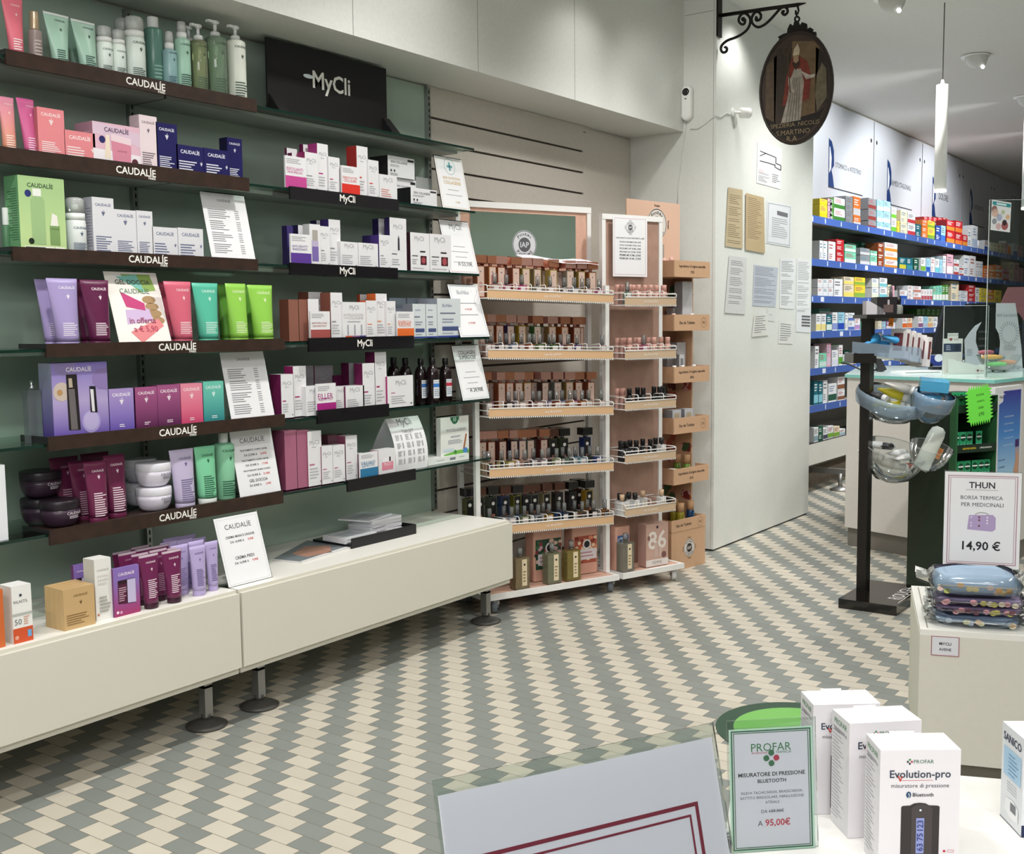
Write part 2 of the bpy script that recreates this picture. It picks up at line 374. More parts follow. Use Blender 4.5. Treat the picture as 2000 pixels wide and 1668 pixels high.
# black brand board
p0 = ony(519, 70, 3.6); p1 = ony(754, 136, 3.6); x0, x1 = p0.x, p1.x; xc = (x0+x1)/2; zb = SHZ[0]+.0006; t = empty('brand_board', (xc, 3.6, zb)); MAT = M('#1a181a', .6)
b = MB(); b.box(x0-xc, x1-xc, 0, .008, .02, 2.70-zb, MAT); pc = ony(648, 168, 3.6); b.text('MyCli', pc.x-xc, pc.z-zb, .235, LTXT, bold=True); pe = ony(602, 149, 3.6); b.disc(pe.x-xc, pe.z-zb, .03, .009, M('#e8f2f8', .4), y=-.0005); b.obj('board', t)
for xx in (x0+.005, x1-.035):
    q = MB(); q.prism([(-.085, 0), (.03, 0), (.004, .10), (-.004, .10)], xx-xc, xx-xc+.004, MAT, 'x'); q.add([(xx-xc, -.085, 0), (xx-xc+.06, -.085, 0), (xx-xc+.06, .03, 0), (xx-xc, .03, 0), (xx-xc+.01, -.002, .1), (xx-xc+.05, -.002, .1)], [(0, 1, 5, 4), (0, 1, 2, 3)], MAT); q.obj('stand', t)
tag(t, 'wide black board with white lettering on the top glass shelf', 'sign board')
# ================================================================ medicine wall behind the pillar
YD = 3.72; DW = M('#c9ccd2', .5, noise=.02); SEAM = M('#3c3d40', .7)
sx = [8.9]+[ony(u, v, YD).x for u, v in ((1707, 300), (1801, 340), (1878, 345), (1940, 350), (1981, 365))]+[18.75]
NV = M('#1c3a72', .5); SGT = M('#3b3d45', .6)
TX = {0: ('STOMACO e INTESTINO', (1620, 317), (1632, 322), (1682, 337)), 1: ('RIMEDI STAGONALI', (1734, 354), (1742, 356), (1779, 369)), 2: ('DOLORE', (1822, 383), (1834, 383), (1852, 388)), 3: ('INTEGRATORI', (1895, 402), (1904, 403), (1921, 410))}
for i in range(6):
    x0, x1 = sx[i], sx[i+1]; t = empty('wall_cabinet', ((x0+x1)/2, YD, 2.372)); xc = (x0+x1)/2
    MB().box(x0-xc+.012, x1-xc-.012, .002, .019, 0, 1.14, DW).obj('door', t) if i not in TX else None
    if i in TX:
        b = MB(); b.box(x0-xc+.012, x1-xc-.012, .002, .019, 0, 1.14, DW); s, lo, ta, tb = TX[i]; L_ = ony(*lo, YD); A = ony(*ta, YD); B = ony(*tb, YD)
        hh = .46 if i else .44; lx = L_.x-xc; lz = L_.z-2.372; w = .23
        b.poly([(lx-.02, lz-hh/2), (lx+.14, lz-hh/2-.0), (lx+.10, lz-hh/2+.10), (lx+.06, lz-hh/2+.16), (lx+.13, lz-.02), (lx+.12, lz+.12), (lx+.06, lz+.2), (lx-.02, lz+hh/2)], NV, y=.0012)
        b.poly([(lx+.0, lz-.10), (lx+.05, lz-.05), (lx+.06, lz+.05), (lx+.02, lz+.14), (lx, lz+.15)], M('#e8ebf0', .5), y=.0006)
        b.text(s, (A.x+B.x)/2-xc, (A.z+B.z)/2-2.372, (B.x-A.x), SGT, y=.001); b.quad(lx-.02, (B.x-xc)+.06, lz-hh/2-.012, lz-hh/2, SGT, y=.001)
        b.obj('door', t)
    MB().box(x0-xc, x1-xc, .0195, .0199, 0, 1.15, SEAM).obj('carcass', t)
    for kx in ((x0-xc+.09) if i else None, x1-xc-.09):
        if kx is not None and i < 6: q = MB(); q.add(*[[(kx+.022*math.cos(a*PI/6), .0012, .94+.022*math.sin(a*PI/6)) for a in range(12)], [tuple(range(12))]], BLACK); q.obj('finger_hole', t)
    tag(t, ['pale grey cupboard door lettered for stomach and bowel', 'pale grey cupboard door lettered for seasonal remedies', 'pale grey cupboard door behind the hanging lamp', 'pale grey cupboard door lettered for supplements', 'narrow pale grey cupboard door behind the taped poster', 'last pale grey cupboard door at the far end'][i], 'cupboard', 'cupboards above the medicine shelves')
BZ = [2.362, 2.006, 1.70, 1.40, 1.087, .772]; BLU = M('#4a68b0', .4); SHB = M('#8d8d88', .5); BN = ['top', 'second', 'third', 'fourth', 'fifth', 'lowest']
struct(MB().box(8.31, 18.8, 3.728, 3.74, .3, 2.36, M('#9a9892', .6)).obj('trim_3'))
for i, z in enumerate(BZ):
    b = MB(); b.box(8.31, 18.7, 3.41, 3.727, z-.03, z, SHB); b.box(8.31, 18.7, 3.4, 3.4095, z-.055, z+.005, BLU)
    R = random.Random(i)
    for k in range(26): xx = 8.9+k*.38+R.random()*.2; b.quad(xx, xx+.02+.06*(R.random() < .25), z-.045, z-.005, M('#dfe5f2', .4), y=3.3996)
    tag(b.obj('medicine_shelf'), f'{BN[i]} blue-fronted shelf of the medicine wall', 'shelf', 'blue-fronted medicine shelves')
t = empty('base_cabinet', (12, 3.4, 0)); MB().box(-3.69, 6.7, 0, .32, .27, .449, {'all': M('#d5d3cb', .5), 'top': M('#2a2c2d', .4)}).obj('body', t)
q = MB(); q.box(9.62-12-.025, 9.62-12+.025, -.15, .3, .14, .19, STEEL); q.lathe([(.02, .0), (.02, .15)], STEEL, 12, 9.6-12, -.09); q.lathe([(.09, 0), (.09, .012), (.02, .04)], STEEL, 20, 9.6-12, -.09); q.obj('foot', t)
tag(t, 'low white cabinet on metal feet below the medicine shelves', 'cabinet')
struct(MB().box(8.31, 18.8, 3.60, 3.74, 0, .13, M('#8c8074', .7, noise=.2, nscale=8)).obj('baseboard_back'))
# ceiling fixtures
def eyeball(p, label):
    t = empty('ceiling_spotlight', p); b = MB(); b.lathe([(.105, -.002), (.11, -.012), (.085, -.014)], WHITE, 26); b.obj('trim_ring', t)
    q = MB(); q.x = Matrix.Rotation(math.radians(28), 4, 'Y') @ Matrix.Rotation(math.radians(-30), 4, 'X'); q.lathe([(.08, .0), (.082, -.03), (.07, -.07), (.035, -.115), (.012, -.13)], M('#c9c9c4', .4), 22); q.lathe([(.012, -.13), (.014, -.145), (.006, -.155)], M('#ffffff', .3, emit=3), 10); q.obj('lamp_head', t); tag(t, label, 'ceiling lamp', 'recessed ceiling spotlights')
for (u, v), n in (((1740, -6), 'white recessed ceiling spotlight cut by the top of the view'), ((1905, 108), 'white recessed ceiling spotlight just right of the hanging lamp cable'), ((2004, 188), 'white recessed ceiling spotlight at the right edge of the ceiling')): eyeball(onz(u, v, CEIL-.001), n)
def pendant(p, label):
    t = empty('pendant_lamp', p); z1, z0 = 3.014-p[2], 2.326-p[2]
    MB().tube([(0, 0, z1), (0, 0, CEIL-.001-p[2])], .0035, M('#5d5b58', .6), 6).obj('cable', t)
    MB().lathe([(.008, z1+.03), (.014, z1), (.038, z1-.002), (.038, z0+.015)], WHITE, 24).obj('tube', t)
    MB().lathe([(.0385, z0+.015), (.0385, z0)], M('#fffaf0', .3, emit=6), 24).obj('light_disc', t); tag(t, label, 'pendant lamp', 'white tube pendant lamps')
    lamp('pendant_light', 'SPOT', (p[0], p[1], 2.31), 22, (p[0], p[1], 0), spot_size=1.9, spot_blend=.8, shadow_soft_size=.04)
p = onz(1845, 5, CEIL); pendant((p.x, p.y, 2.326), 'white tube pendant lamp in front of the lettered cupboards')
p = onz(2005, 409, 2.326); pendant((p.x, p.y, 2.326), 'white tube pendant lamp at the right edge of the view')
# ================================================================ product builders
def _q(s, x0, x1, z0, z1, m, y=-.0003):
    cf = getattr(s, 'cf', None)
    if cf is None: return s.add([(x0,y,z0),(x1,y,z0),(x1,y,z1),(x0,y,z1)], [(0,1,2,3)], m)
    n = 6; xs = [x0+(x1-x0)*i/n for i in range(n+1)]
    vs = [(x, cf(x, z0)+y, z0) for x in xs]+[(x, cf(x, z1)+y, z1) for x in xs]
    return s.add(vs, [(i, i+1, i+n+2, i+n+1) for i in range(n)], m)
def _t(s, t, cx, cz, w, m, y=-.0004, bold=False, maxh=None):
    vs, fs, h = glyphs(t, bold); cf = getattr(s, 'cf', None)
    if maxh and h*w > maxh: w = maxh/h
    return s.add([(cx+a*w, (cf(cx+a*w, cz+b*w) if cf else 0)+y, cz+b*w) for a, b in vs], fs, m)
def _p(s, pts, m, y=-.0003):
    cf = getattr(s, 'cf', None)
    return s.add([(a, (cf(a, b) if cf else 0)+y, b) for a, b in pts], [tuple(range(len(pts)))], m)
MB.quad = _q; MB.text = _t; MB.poly = _p
def mm(c): return M(c, .45) if isinstance(c, str) else c
def deco(b, W, H, items, x0=None, z0=0.):
    x0 = -W/2 if x0 is None else x0
    fx = lambda a: x0+a*W; fz = lambda a: z0+a*H
    for j, d in enumerate(items):
        k = d[0]; yy = -.0003-.00013*j
        if k == 't': b.text(d[1], fx(d[2]), fz(d[3]), d[4]*W, mm(d[5]), bold=len(d) > 6, y=yy)
        elif k == 'q': b.quad(fx(d[1]), fx(d[2]), fz(d[3]), fz(d[4]), mm(d[5]), y=yy)
        elif k == 'l': b.lines(fx(d[1]), fx(d[2]), fz(d[3]), fz(d[4]), d[5], mm(d[6]), y=yy)
        elif k == 'd': b.disc(fx(d[1]), fz(d[2]), d[3]*W, d[3]*W*(d[5] if len(d) > 5 else 1), mm(d[4]), y=yy)
        elif k == 'p': b.poly([(fx(a), fz(c)) for a, c in d[1]], mm(d[2]), y=yy)
        elif k == 'b': b.border(fx(d[1]), fx(d[2]), fz(d[3]), fz(d[4]), d[5], mm(d[6]), y=yy)
        elif k == 'g':                               # small bunch-of-grapes mark
            g = d[3]*W
            for dx, dz in ((-1, 1), (1, 1), (0, 1), (-.5, 0), (.5, 0), (0, -1)): b.disc(fx(d[1])+dx*g*.55, fz(d[2])+dz*g*.6, g*.36, g*.36, mm(d[4]), y=yy, n=6)
            b.quad(fx(d[1])-g*.1, fx(d[1])+g*.5, fz(d[2])+g*1.25, fz(d[2])+g*1.5, mm(d[4]), y=yy)
def CD(tc, lc=None, tz=.88, gz=.72, lz=(.06, .34), n=7, g=.09, tw=.72):
    return [('t', 'CAUDALÍE', .5, tz, tw, tc, 1), ('g', .5, gz, g, tc), ('l', .12, .85, lz[0], lz[1], n, lc or tc)]
def CDS(tc, lc=None): return [('t', 'CAUDALÍE', .5, .8, .7, tc, 1), ('l', .08, .75, .08, .5, 5, lc or tc), ('g', .9, .42, .05, tc)]
def MYD(ac='#8d8d92', tz=.78, tw=.7): return [('t', 'MyCli', .5, tz, tw, '#97979c'), ('l', .3, .7, tz-.09, tz-.06, 1, '#a9a9ae'), ('l', .1, .55, .36, .42, 1, ac), ('l', .1, .75, .12, .34, 4, '#b3b3b8'), ('q', .84, .92, .05, .08, '#8d8d92')]
def carton(u0, u1, vt, Y, z, front, label, side=None, us=None, D=.04, top=None, dec=(), cat='box', group=None, name='carton', rz=0., sd=None, back=None, H=None, dyo=0.):
    A = ony(u0, vt, Y); Bp = ony(u1, vt, Y); X0, X1 = A.x, Bp.x; W = X1-X0; xc = (X0+X1)/2
    if H is None: H = zat(vt, xc, Y)-z
    if us is not None: D = max(yat(us, X0, Y, z+H*.6), .012)
    fm = mm(front); sm = mm(side) if side else fm
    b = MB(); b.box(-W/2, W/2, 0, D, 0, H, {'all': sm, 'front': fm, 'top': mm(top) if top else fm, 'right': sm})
    deco(b, W, H, dec)
    if sd:                                           # printed lines on the left side
        for i in range(sd[1]): zz = H*(.15+.7*i/sd[1]); b.add([(-W/2-.0003, D*.12, zz), (-W/2-.0003, D*(.55+.3*((i*7) % 3)/2), zz), (-W/2-.0003, D*(.55+.3*((i*7) % 3)/2), zz+H*.012), (-W/2-.0003, D*.12, zz+H*.012)], [(0, 1, 2, 3)], mm(sd[0]))
    o = b.obj(name, loc=(xc, Y+dyo, z), rot=rz); tag(o, label, cat, group); return o
def ctube(ut0, ut1, ub0, ub1, vt, Y, z, col, label, cap=None, caph=.018, dec=(), group=None, capw=1., band=None, lean=0.):
    A, Bq = ony(ut0, vt, Y).x, ony(ut1, vt, Y).x; C, Dq = ony(ub0, vt, Y).x, ony(ub1, vt, Y).x
    wt, wb = Bq-A, (Dq-C)*.9; xc = (C+Dq)/2; H = zat(vt, xc, Y)-z; n = 28; m = mm(col)
    dx = (A+Bq)/2-xc if abs((A+Bq)/2-xc) < .03 else 0
    prof = lambda t: (wb/2+(wt-wb)/2*t**1.1, (wb/2*.82)*(1-t**1.35)+.0015)
    b = MB(); rings = []
    for i in range(13):
        t = i/12; rx, ry = prof(t); zz = caph+(H-caph)*t
        rings.append([(dx*t+rx*math.cos(2*PI*k/n), ry*math.sin(2*PI*k/n), zz) for k in range(n)])
    b.loft(rings, m)
    def cf(x, zz):
        t = min(max((zz-caph)/(H-caph), 0), 1); rx, ry = prof(t); q = min(abs((x-dx*t)/rx), .995); return -ry*math.sqrt(1-q*q)-.0004
    b.cf = cf; W = min(wt, wb)
    if band: b.quad(-wt*.47+dx, wt*.47+dx, H*.955, H*.998, mm(band))
    deco(b, W, H, dec)
    o = b.obj('cosmetic_tube', loc=(xc, Y, z)); 
    q = MB(); cw = wb/2*capw; q.lathe([(cw*.96, 0), (cw, .002), (cw, caph-.001), (cw*.97, caph+.0005)], mm(cap or col), 26, ey=.84); q.obj('cap', o)
    tag(o, label, 'tube', group); return o
def pump(q, z, r, m, h=.03, left=True):
    q.lathe([(r, z), (r, z+.014), (r*.75, z+.018)], m, 20); q.lathe([(r*.35, z+.016), (r*.35, z+h)], m, 12)
    s = -1 if left else 1; q.box(min(s*r*1.9, -s*r*.7), max(s*r*1.9, -s*r*.7), -r*.45, r*.45, z+h, z+h+.009, m); q.lathe([(r*.62, z+h-.004), (r*.62, z+h+.010)], m, 14)
def rnd(u0, u1, v, Y, ey=1.):
    """radius and centre of an upright round thing whose outline runs from pixel u0 to u1 and whose front touches plane Y"""
    r = .04
    for _ in range(4):
        a, c = ony(u0, v, Y+r*ey), ony(u1, v, Y+r*ey); xc = (a.x+c.x)/2; r = (c.x-a.x)/2*(Y+r)/math.hypot(xc, Y+r)
    return r, xc
def rbottle(u0, u1, vb, vt, Y, z, col, label, kind='cap', capcol='#e6e9e6', dec=(), ey=1., sh=.72, neck=None, cat='bottle', group=None, liquid=None, caphr=.6):
    """round bottle: vb pixel of shoulder top, vt pixel of the very top"""
    r, xc = rnd(u0, u1, vb, Y, ey); Hb = zat(vb, xc, Y+r*ey)-z; Ht = zat(vt, xc, Y+r*ey)-z
    m = mm(col); nr = r*(neck or .5); b = MB(); b.lathe([(r*.94, 0), (r, .003), (r, Hb-r*.35), (r*.96, Hb-r*.2), (r*sh, Hb-.002), (nr, Hb)], m, 28, ey=ey)
    b.cf = lambda x, zz: -r*ey*math.sqrt(max(0, 1-(x/r)**2))-.0005
    deco(b, 2*r, Hb, dec); o = b.obj('bottle', loc=(xc, Y+r*ey, z)); cm = mm(capcol) if not isinstance(capcol, bpy.types.Material) else capcol
    q = MB(); h = Ht-Hb
    if kind == 'cap': q.lathe([(nr*1.02, Hb), (nr*1.05, Hb+.002), (nr*1.05, Ht-.003), (nr*.95, Ht)], cm, 22); q.obj('cap', o)
    elif kind == 'foam':
        k = r*.93; q.lathe([(k, Hb), (k, Hb+h*.3)], mm('#e9ece8'), 26); q.obj('pump_collar', o)
        q = MB(); q.lathe([(k*.99, Hb+h*.3), (k*.97, Hb+h*.85), (k*.85, Ht-.003), (k*.5, Ht)], GLASS('#eef2ef', body=.45, rough=.2), 26); q.lathe([(k*.4, Hb+h*.3), (k*.35, Hb+h*.7)], mm('#f2f4f1'), 16); q.obj('clear_cap', o)
    elif kind == 'spray': q.lathe([(nr, Hb), (nr, Hb+h*.35)], mm('#eef0ee'), 20); q.lathe([(nr*.92, Hb+h*.35), (nr*.86, Ht-.003), (nr*.7, Ht)], GLASS('#f0f3f1', body=.5, rough=.2), 20); q.obj('spray_head', o)
    elif kind == 'pump': pump(q, Hb, nr, cm, h=max(h-.010, .012)); q.obj('pump_head', o)
    elif kind == 'dropper': q.lathe([(nr, Hb), (nr, Hb+h*.3), (nr*.8, Hb+h*.32), (nr*.8, Ht)], cm, 18); q.obj('cap', o)
    tag(o, label, cat, group); return o
def jar(u0, u1, vt, vb_, Y, z, col, lidcol, label, tcol, group, z0=None):
    r, xc = rnd(u0, u1, vt+20, Y); H = .092 if vb_ is None else vb_
    b = MB(); b.lathe([(r*.5, 0), (r*.66, .003), (r*.82, H*.13), (r*.93, H*.30), (r*.985, H*.48), (r, H*.66)], mm(col), 32)
    b.cf = lambda x, zz: -(r*.985)*math.sqrt(max(0, 1-(x/r)**2))-.0035
    b.text('CAUDALÍE', r*.25, H*.55, r*.95, mm(tcol), bold=True); b.lines(-r*.1, r*.55, H*.34, H*.46, 3, mm(tcol))
    o = b.obj('cream_jar', loc=(xc, Y+r, z)); q = MB(); q.lathe([(r, H*.66), (r*1.02, H*.68), (r*1.02, H*.95), (r*.98, H)], mm(lidcol), 32); q.obj('lid', o); tag(o, label, 'jar', group); return o, H
def pcard(TL, TR, BL, BR, Y, z, label, draw, wmin=None, curve=.0, group='acrylic price signs', holder=True, Yb=None, frame=None, bg='#ececee'):
    """leaning acrylic sign: a clear bent stand holding a printed sheet; bottom edge on plane Y at height z"""
    P = ony(*BL, Y); Q = ony(*BR, Y); xc = (P.x+Q.x)/2; W = Q.x-P.x; 
    # lean: top edge lies further back; find the distance at which the top edge has the same width
    best = None
    for k in range(0, 40):
        yb = Y+k*.004; a = ony(*TL, yb); c = ony(*TR, yb); e = abs((a.x+c.x)/2-xc)
        if best is None or e < best[0]: best = (e, yb, (a.z+c.z)/2-z)
    dy, H = best[1]-Y, best[2]; lean = math.atan2(dy, H); L = math.hypot(dy, H)
    t = empty('price_sign', (xc, Y, z)); R = Matrix.Rotation(-lean, 4, 'X')
    if holder:
        q = MB(); q.x = R; q.box(-W/2-.003, W/2+.003, .0008, .0028, 0, L+.004, GLASS('#f3f8f6')); q.x = None; q.box(-W/2-.003, W/2+.003, 0, .07, 0, .002, GLASS('#f3f8f6')); q.obj('acrylic_stand', t)
    b = MB(); b.x = R; n = 8
    b.box(-W/2, W/2, 0, .0007, .002, L, mm(bg)); draw(b, W, L); b.obj('printed_sheet', t); tag(t, label, 'sign', group); return t
def listing(title, rows=22, tc='#55555a', hl=True):
    def f(b, W, H):
        b.text(title, 0, H*.9, W*.3, mm(tc)); 
        for k in range(4): b.lines(-W*.4, W*.1, H*(.62-.17*k), H*(.80-.17*k-.03), 5, mm('#8b8b90'), seed=k, ragged=.5); b.lines(W*.2, W*.3, H*(.62-.17*k), H*(.80-.17*k-.03), 5, mm('#9b9ba0'), seed=k+9, ragged=.1)
    return f
def offer(title, blocks, tc='#4c4c50', border=None):
    def f(b, W, H):
        if border: b.border(-W*.46, W*.46, H*.03, H*.97, .0012, mm(border)); 
        b.text(title, 0, H*.86, W*.6, mm(tc))
        n = len(blocks)
        for i, (a, p, s) in enumerate(blocks):
            zz = H*(.70-.62*i/max(n, 1)); b.text(a, 0, zz, W*.66, mm('#3a3a3e'), bold=True, maxh=H*.045); zz -= H*.075
            b.text(p, -W*.09, zz, W*.4, mm('#3a3a3e'), bold=True, maxh=H*.042); b.text(s, W*.22, zz, W*.2, mm('#cc4a4a'), bold=True, maxh=H*.042)
    return f
def YF(i, d=.02): return SHY[i]+d
ZS = [z+.0042 for z in SHZ]
# ================================================================ top brown shelf
z, Y = ZS[0], YF(0, .03); G1 = 'toiletries on the top brown shelf'
ctube(1, 43, 13, 41, -4, Y+.02, z, '#de7080', 'tall coral pink tube at the left end of the top brown shelf', '#e8c7a6', dec=CD('#f6dfe0'), group=G1)
rbottle(53, 82, 58.5, 23, Y, z, M('#8d7f7b', .25), 'grey-brown glass serum bottle with champagne cap on the top brown shelf', 'cap', M('#c9b295', .3, .6), dec=[('l', .2, .8, .2, .7, 5, '#b9aca6')], neck=.62, group=G1)
MINT = M('#a5c9b6', .3)
ctube(83, 134, 98, 129, 28, Y+.02, z, MINT, 'pale mint tube with silver crimp, nearer the pink tube', '#e0b48c', dec=CD('#38544a', gz=.7), group=G1, band='#d8ddda')
ctube(137, 185, 153, 185, 43, Y+.02, z, MINT, 'pale mint tube with silver crimp, touching the small foam bottles', '#e0b48c', dec=CD('#38544a', gz=.7), group=G1, band='#d8ddda')
ctube(122, 160, 138, 160, 44, Y+.13, z, M('#86ab99', .35), 'mint tube with shade in its colour, behind the two pale mint tubes', '#d0a880', group=G1)  # deeper mint paints in the shade behind the front pair
FB = M('#dfeae2', .35)
rbottle(187, 220, 84, 51, Y, z, FB, 'small white foam bottle next to the mint tubes', 'foam', dec=CD('#4b5f57', tz=.8, gz=.62), sh=.95, neck=.9, group=G1)
rbottle(216, 245, 88, 58, Y, z, FB, 'small white foam bottle next to the large foam bottle', 'foam', dec=CD('#4b5f57', tz=.8, gz=.62), sh=.95, neck=.9, group=G1)
rbottle(221, 262, 76, 37, Y+.11, z, FB, 'large white foam bottle half hidden in the back row', 'foam', sh=.95, neck=.9, group=G1)
rbottle(241, 283, 75, 33, Y, z, FB, 'large white foam bottle in the front row of the top shelf', 'foam', dec=CD('#4b5f57'), sh=.95, neck=.9, group=G1)
rbottle(279, 318, 55, 34, Y+.03, z, M('#5c8579', .25), 'dark teal bottle with round white cap on the top shelf', 'cap', '#e4e8e6', dec=[('l', .2, .8, .1, .4, 5, '#83a89c')], neck=.55, group=G1)
rbottle(316, 345, 97, 62, Y, z, M('#8fb3b4', .25), 'short blue-grey bottle with white spray head on the top shelf', 'spray', dec=CD('#3f6070', tz=.9), neck=.62, group=G1)
rbottle(352, 386, 84, 52, Y+.1, z, M('#86a89b', .3), 'green bottle in the back row, behind the spray bottles', 'pump', '#e2e6e4', group=G1)
rbottle(338, 371, 76, 43, Y, z, M('#a7d0bb', .3), 'tall mint bottle with white spray head on the top shelf', 'spray', dec=CD('#35564a'), neck=.62, group=G1)
CLR = GLASS('#dfe6c4', body=.28, tint2='#cfdcae')
rbottle(370, 404, 79, 48, Y, z, CLR, 'clear pale yellow pump bottle, smaller of the two', 'pump', '#e6e9e6', dec=CD('#4c6350'), neck=.55, group=G1)
rbottle(399, 441, 72, 41, Y, z, GLASS('#cfe2cb', body=.3, tint2='#bcd8bb'), 'clear pale yellow pump bottle, taller of the two', 'pump', '#e6e9e6', dec=CD('#4c6350'), neck=.48, group=G1)
rbottle(440, 479, 79, 51, Y, z, M('#e7ecdf', .3), 'opaque creamy white pump bottle at the right end of the top brown shelf', 'pump', '#eceeec', dec=CD('#4b5f57'), neck=.48, group=G1)
# ================================================================ second brown shelf
z, Y = ZS[1], YF(1); G2 = 'boxes and tubes on the second brown shelf'
ctube(-4, 26, 0, 27, 190, Y+.03, z, GRAD('#e59a6f', '#d98aa0', 0, .17), 'peach tube at the left edge of the second brown shelf', dec=CD('#f4dccf'), group=G2)
ctube(31, 65, 43, 68, 194, Y+.03, z, GRAD('#d86a9a', '#c75c8f', 0, .17), 'magenta pink tube on the second brown shelf', dec=CD('#f2c9dc'), group=G2)
PK = '#e58a90'
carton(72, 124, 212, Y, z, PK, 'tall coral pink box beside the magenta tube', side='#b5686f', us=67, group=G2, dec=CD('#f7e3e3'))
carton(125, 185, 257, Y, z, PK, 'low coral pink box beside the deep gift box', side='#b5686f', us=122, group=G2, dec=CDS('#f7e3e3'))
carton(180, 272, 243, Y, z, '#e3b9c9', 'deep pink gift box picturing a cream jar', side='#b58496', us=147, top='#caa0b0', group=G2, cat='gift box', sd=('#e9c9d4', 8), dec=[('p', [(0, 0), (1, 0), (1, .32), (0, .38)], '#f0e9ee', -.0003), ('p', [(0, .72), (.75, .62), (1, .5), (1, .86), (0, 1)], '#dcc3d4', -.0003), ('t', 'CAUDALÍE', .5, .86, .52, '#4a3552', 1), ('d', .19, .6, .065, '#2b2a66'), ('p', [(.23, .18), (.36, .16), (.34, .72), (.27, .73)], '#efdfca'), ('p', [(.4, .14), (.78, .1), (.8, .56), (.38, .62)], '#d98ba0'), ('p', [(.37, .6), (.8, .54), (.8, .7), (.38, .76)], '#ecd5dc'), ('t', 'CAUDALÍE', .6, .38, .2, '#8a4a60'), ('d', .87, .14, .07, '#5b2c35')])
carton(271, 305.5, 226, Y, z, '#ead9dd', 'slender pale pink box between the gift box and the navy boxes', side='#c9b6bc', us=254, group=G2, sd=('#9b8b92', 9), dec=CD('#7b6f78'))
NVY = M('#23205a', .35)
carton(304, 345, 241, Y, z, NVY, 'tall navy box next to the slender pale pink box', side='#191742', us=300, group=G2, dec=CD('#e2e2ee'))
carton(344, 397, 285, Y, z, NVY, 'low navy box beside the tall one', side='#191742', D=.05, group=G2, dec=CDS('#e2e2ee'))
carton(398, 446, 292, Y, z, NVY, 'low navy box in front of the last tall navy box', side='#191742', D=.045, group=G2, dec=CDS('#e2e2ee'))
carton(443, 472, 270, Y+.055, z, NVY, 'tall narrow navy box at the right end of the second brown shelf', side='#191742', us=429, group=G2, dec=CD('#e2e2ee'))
# ================================================================ third brown shelf
z, Y = ZS[2], YF(2); G3 = 'white and green boxes on the third brown shelf'
rbottle(3, 20, 440, 406, Y+.06, z, M('#4f7a58', .35), 'green bottle with white cap at the left edge, behind the green gift box', 'cap', '#dfe3df', neck=.75, group=G3)
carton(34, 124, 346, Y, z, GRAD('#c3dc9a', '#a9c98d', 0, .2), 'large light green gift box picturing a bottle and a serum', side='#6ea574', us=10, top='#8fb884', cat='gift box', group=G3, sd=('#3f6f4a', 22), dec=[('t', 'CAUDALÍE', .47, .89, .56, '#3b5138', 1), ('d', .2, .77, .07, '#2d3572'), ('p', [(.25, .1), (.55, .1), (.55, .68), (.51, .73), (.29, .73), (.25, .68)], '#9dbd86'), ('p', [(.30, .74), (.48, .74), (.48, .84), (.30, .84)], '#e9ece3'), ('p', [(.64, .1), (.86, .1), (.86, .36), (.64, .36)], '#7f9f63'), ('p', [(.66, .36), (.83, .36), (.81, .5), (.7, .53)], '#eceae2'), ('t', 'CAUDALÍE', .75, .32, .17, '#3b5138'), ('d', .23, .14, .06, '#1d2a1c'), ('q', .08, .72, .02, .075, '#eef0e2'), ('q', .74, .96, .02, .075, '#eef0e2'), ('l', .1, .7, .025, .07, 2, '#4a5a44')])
rbottle(126, 168, 431, 386, Y, z, M('#e4e9e6', .35), 'white foam bottle beside the green gift box', 'foam', dec=CD('#5a6a80', tz=.78, gz=.58), sh=.95, neck=.9, group=G3)
WB = M('#dcdce0', .45); WS = '#a9aab2'
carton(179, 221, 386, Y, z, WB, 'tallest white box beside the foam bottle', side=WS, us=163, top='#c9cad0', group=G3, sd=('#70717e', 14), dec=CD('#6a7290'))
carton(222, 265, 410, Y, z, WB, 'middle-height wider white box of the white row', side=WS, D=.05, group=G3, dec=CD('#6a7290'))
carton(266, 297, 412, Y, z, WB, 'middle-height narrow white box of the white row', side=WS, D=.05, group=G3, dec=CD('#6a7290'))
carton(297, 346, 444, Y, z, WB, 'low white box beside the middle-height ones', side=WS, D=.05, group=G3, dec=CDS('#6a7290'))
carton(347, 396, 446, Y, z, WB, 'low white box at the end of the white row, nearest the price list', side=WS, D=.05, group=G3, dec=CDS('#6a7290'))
pcard((390, 374), (476, 383), (414.5, 500), (500, 504), Y, z, 'leaning price list at the right end of the third brown shelf', listing('CAUDALÍE'))
# ================================================================ fourth brown shelf
z, Y = ZS[3], YF(3, .035); G4 = 'shower gel tubes on the fourth brown shelf'
DT = lambda c: CD(c, tz=.87, gz=.73, lz=(.16, .36), tw=.8)
LAV = M('#a394c4', .35); PLM = M('#5e1f45', .35); GRN = M('#8fc850', .35)
ctube(66, 120, 82, 110, 546, Y+.075, z, LAV, 'lavender tube standing behind at the left end of the fourth shelf', dec=DT('#d5cce4'), group=G4)
ctube(89, 150, 104, 149, 544, Y, z, LAV, 'lavender tube in front at the left end of the fourth shelf', dec=DT('#e8e2f0'), group=G4)
ctube(146, 190, 152, 186, 546, Y+.09, z, PLM, 'plum tube standing behind on the fourth shelf', dec=DT('#8d4d72'), group=G4)
ctube(155, 211, 169.5, 210, 547, Y, z, PLM, 'plum tube in front, touching the shower gel poster', dec=DT('#efdfe8'), group=G4)
ctube(308, 345, 318, 345, 552, Y+.09, z, M('#a8455a', .35), 'rose tube standing behind the shower gel poster', group=G4)
ctube(318, 372, 336, 371, 550, Y, z, M('#cf6378', .35), 'rose tube in front, right of the shower gel poster', dec=DT('#f3d3d8'), group=G4)
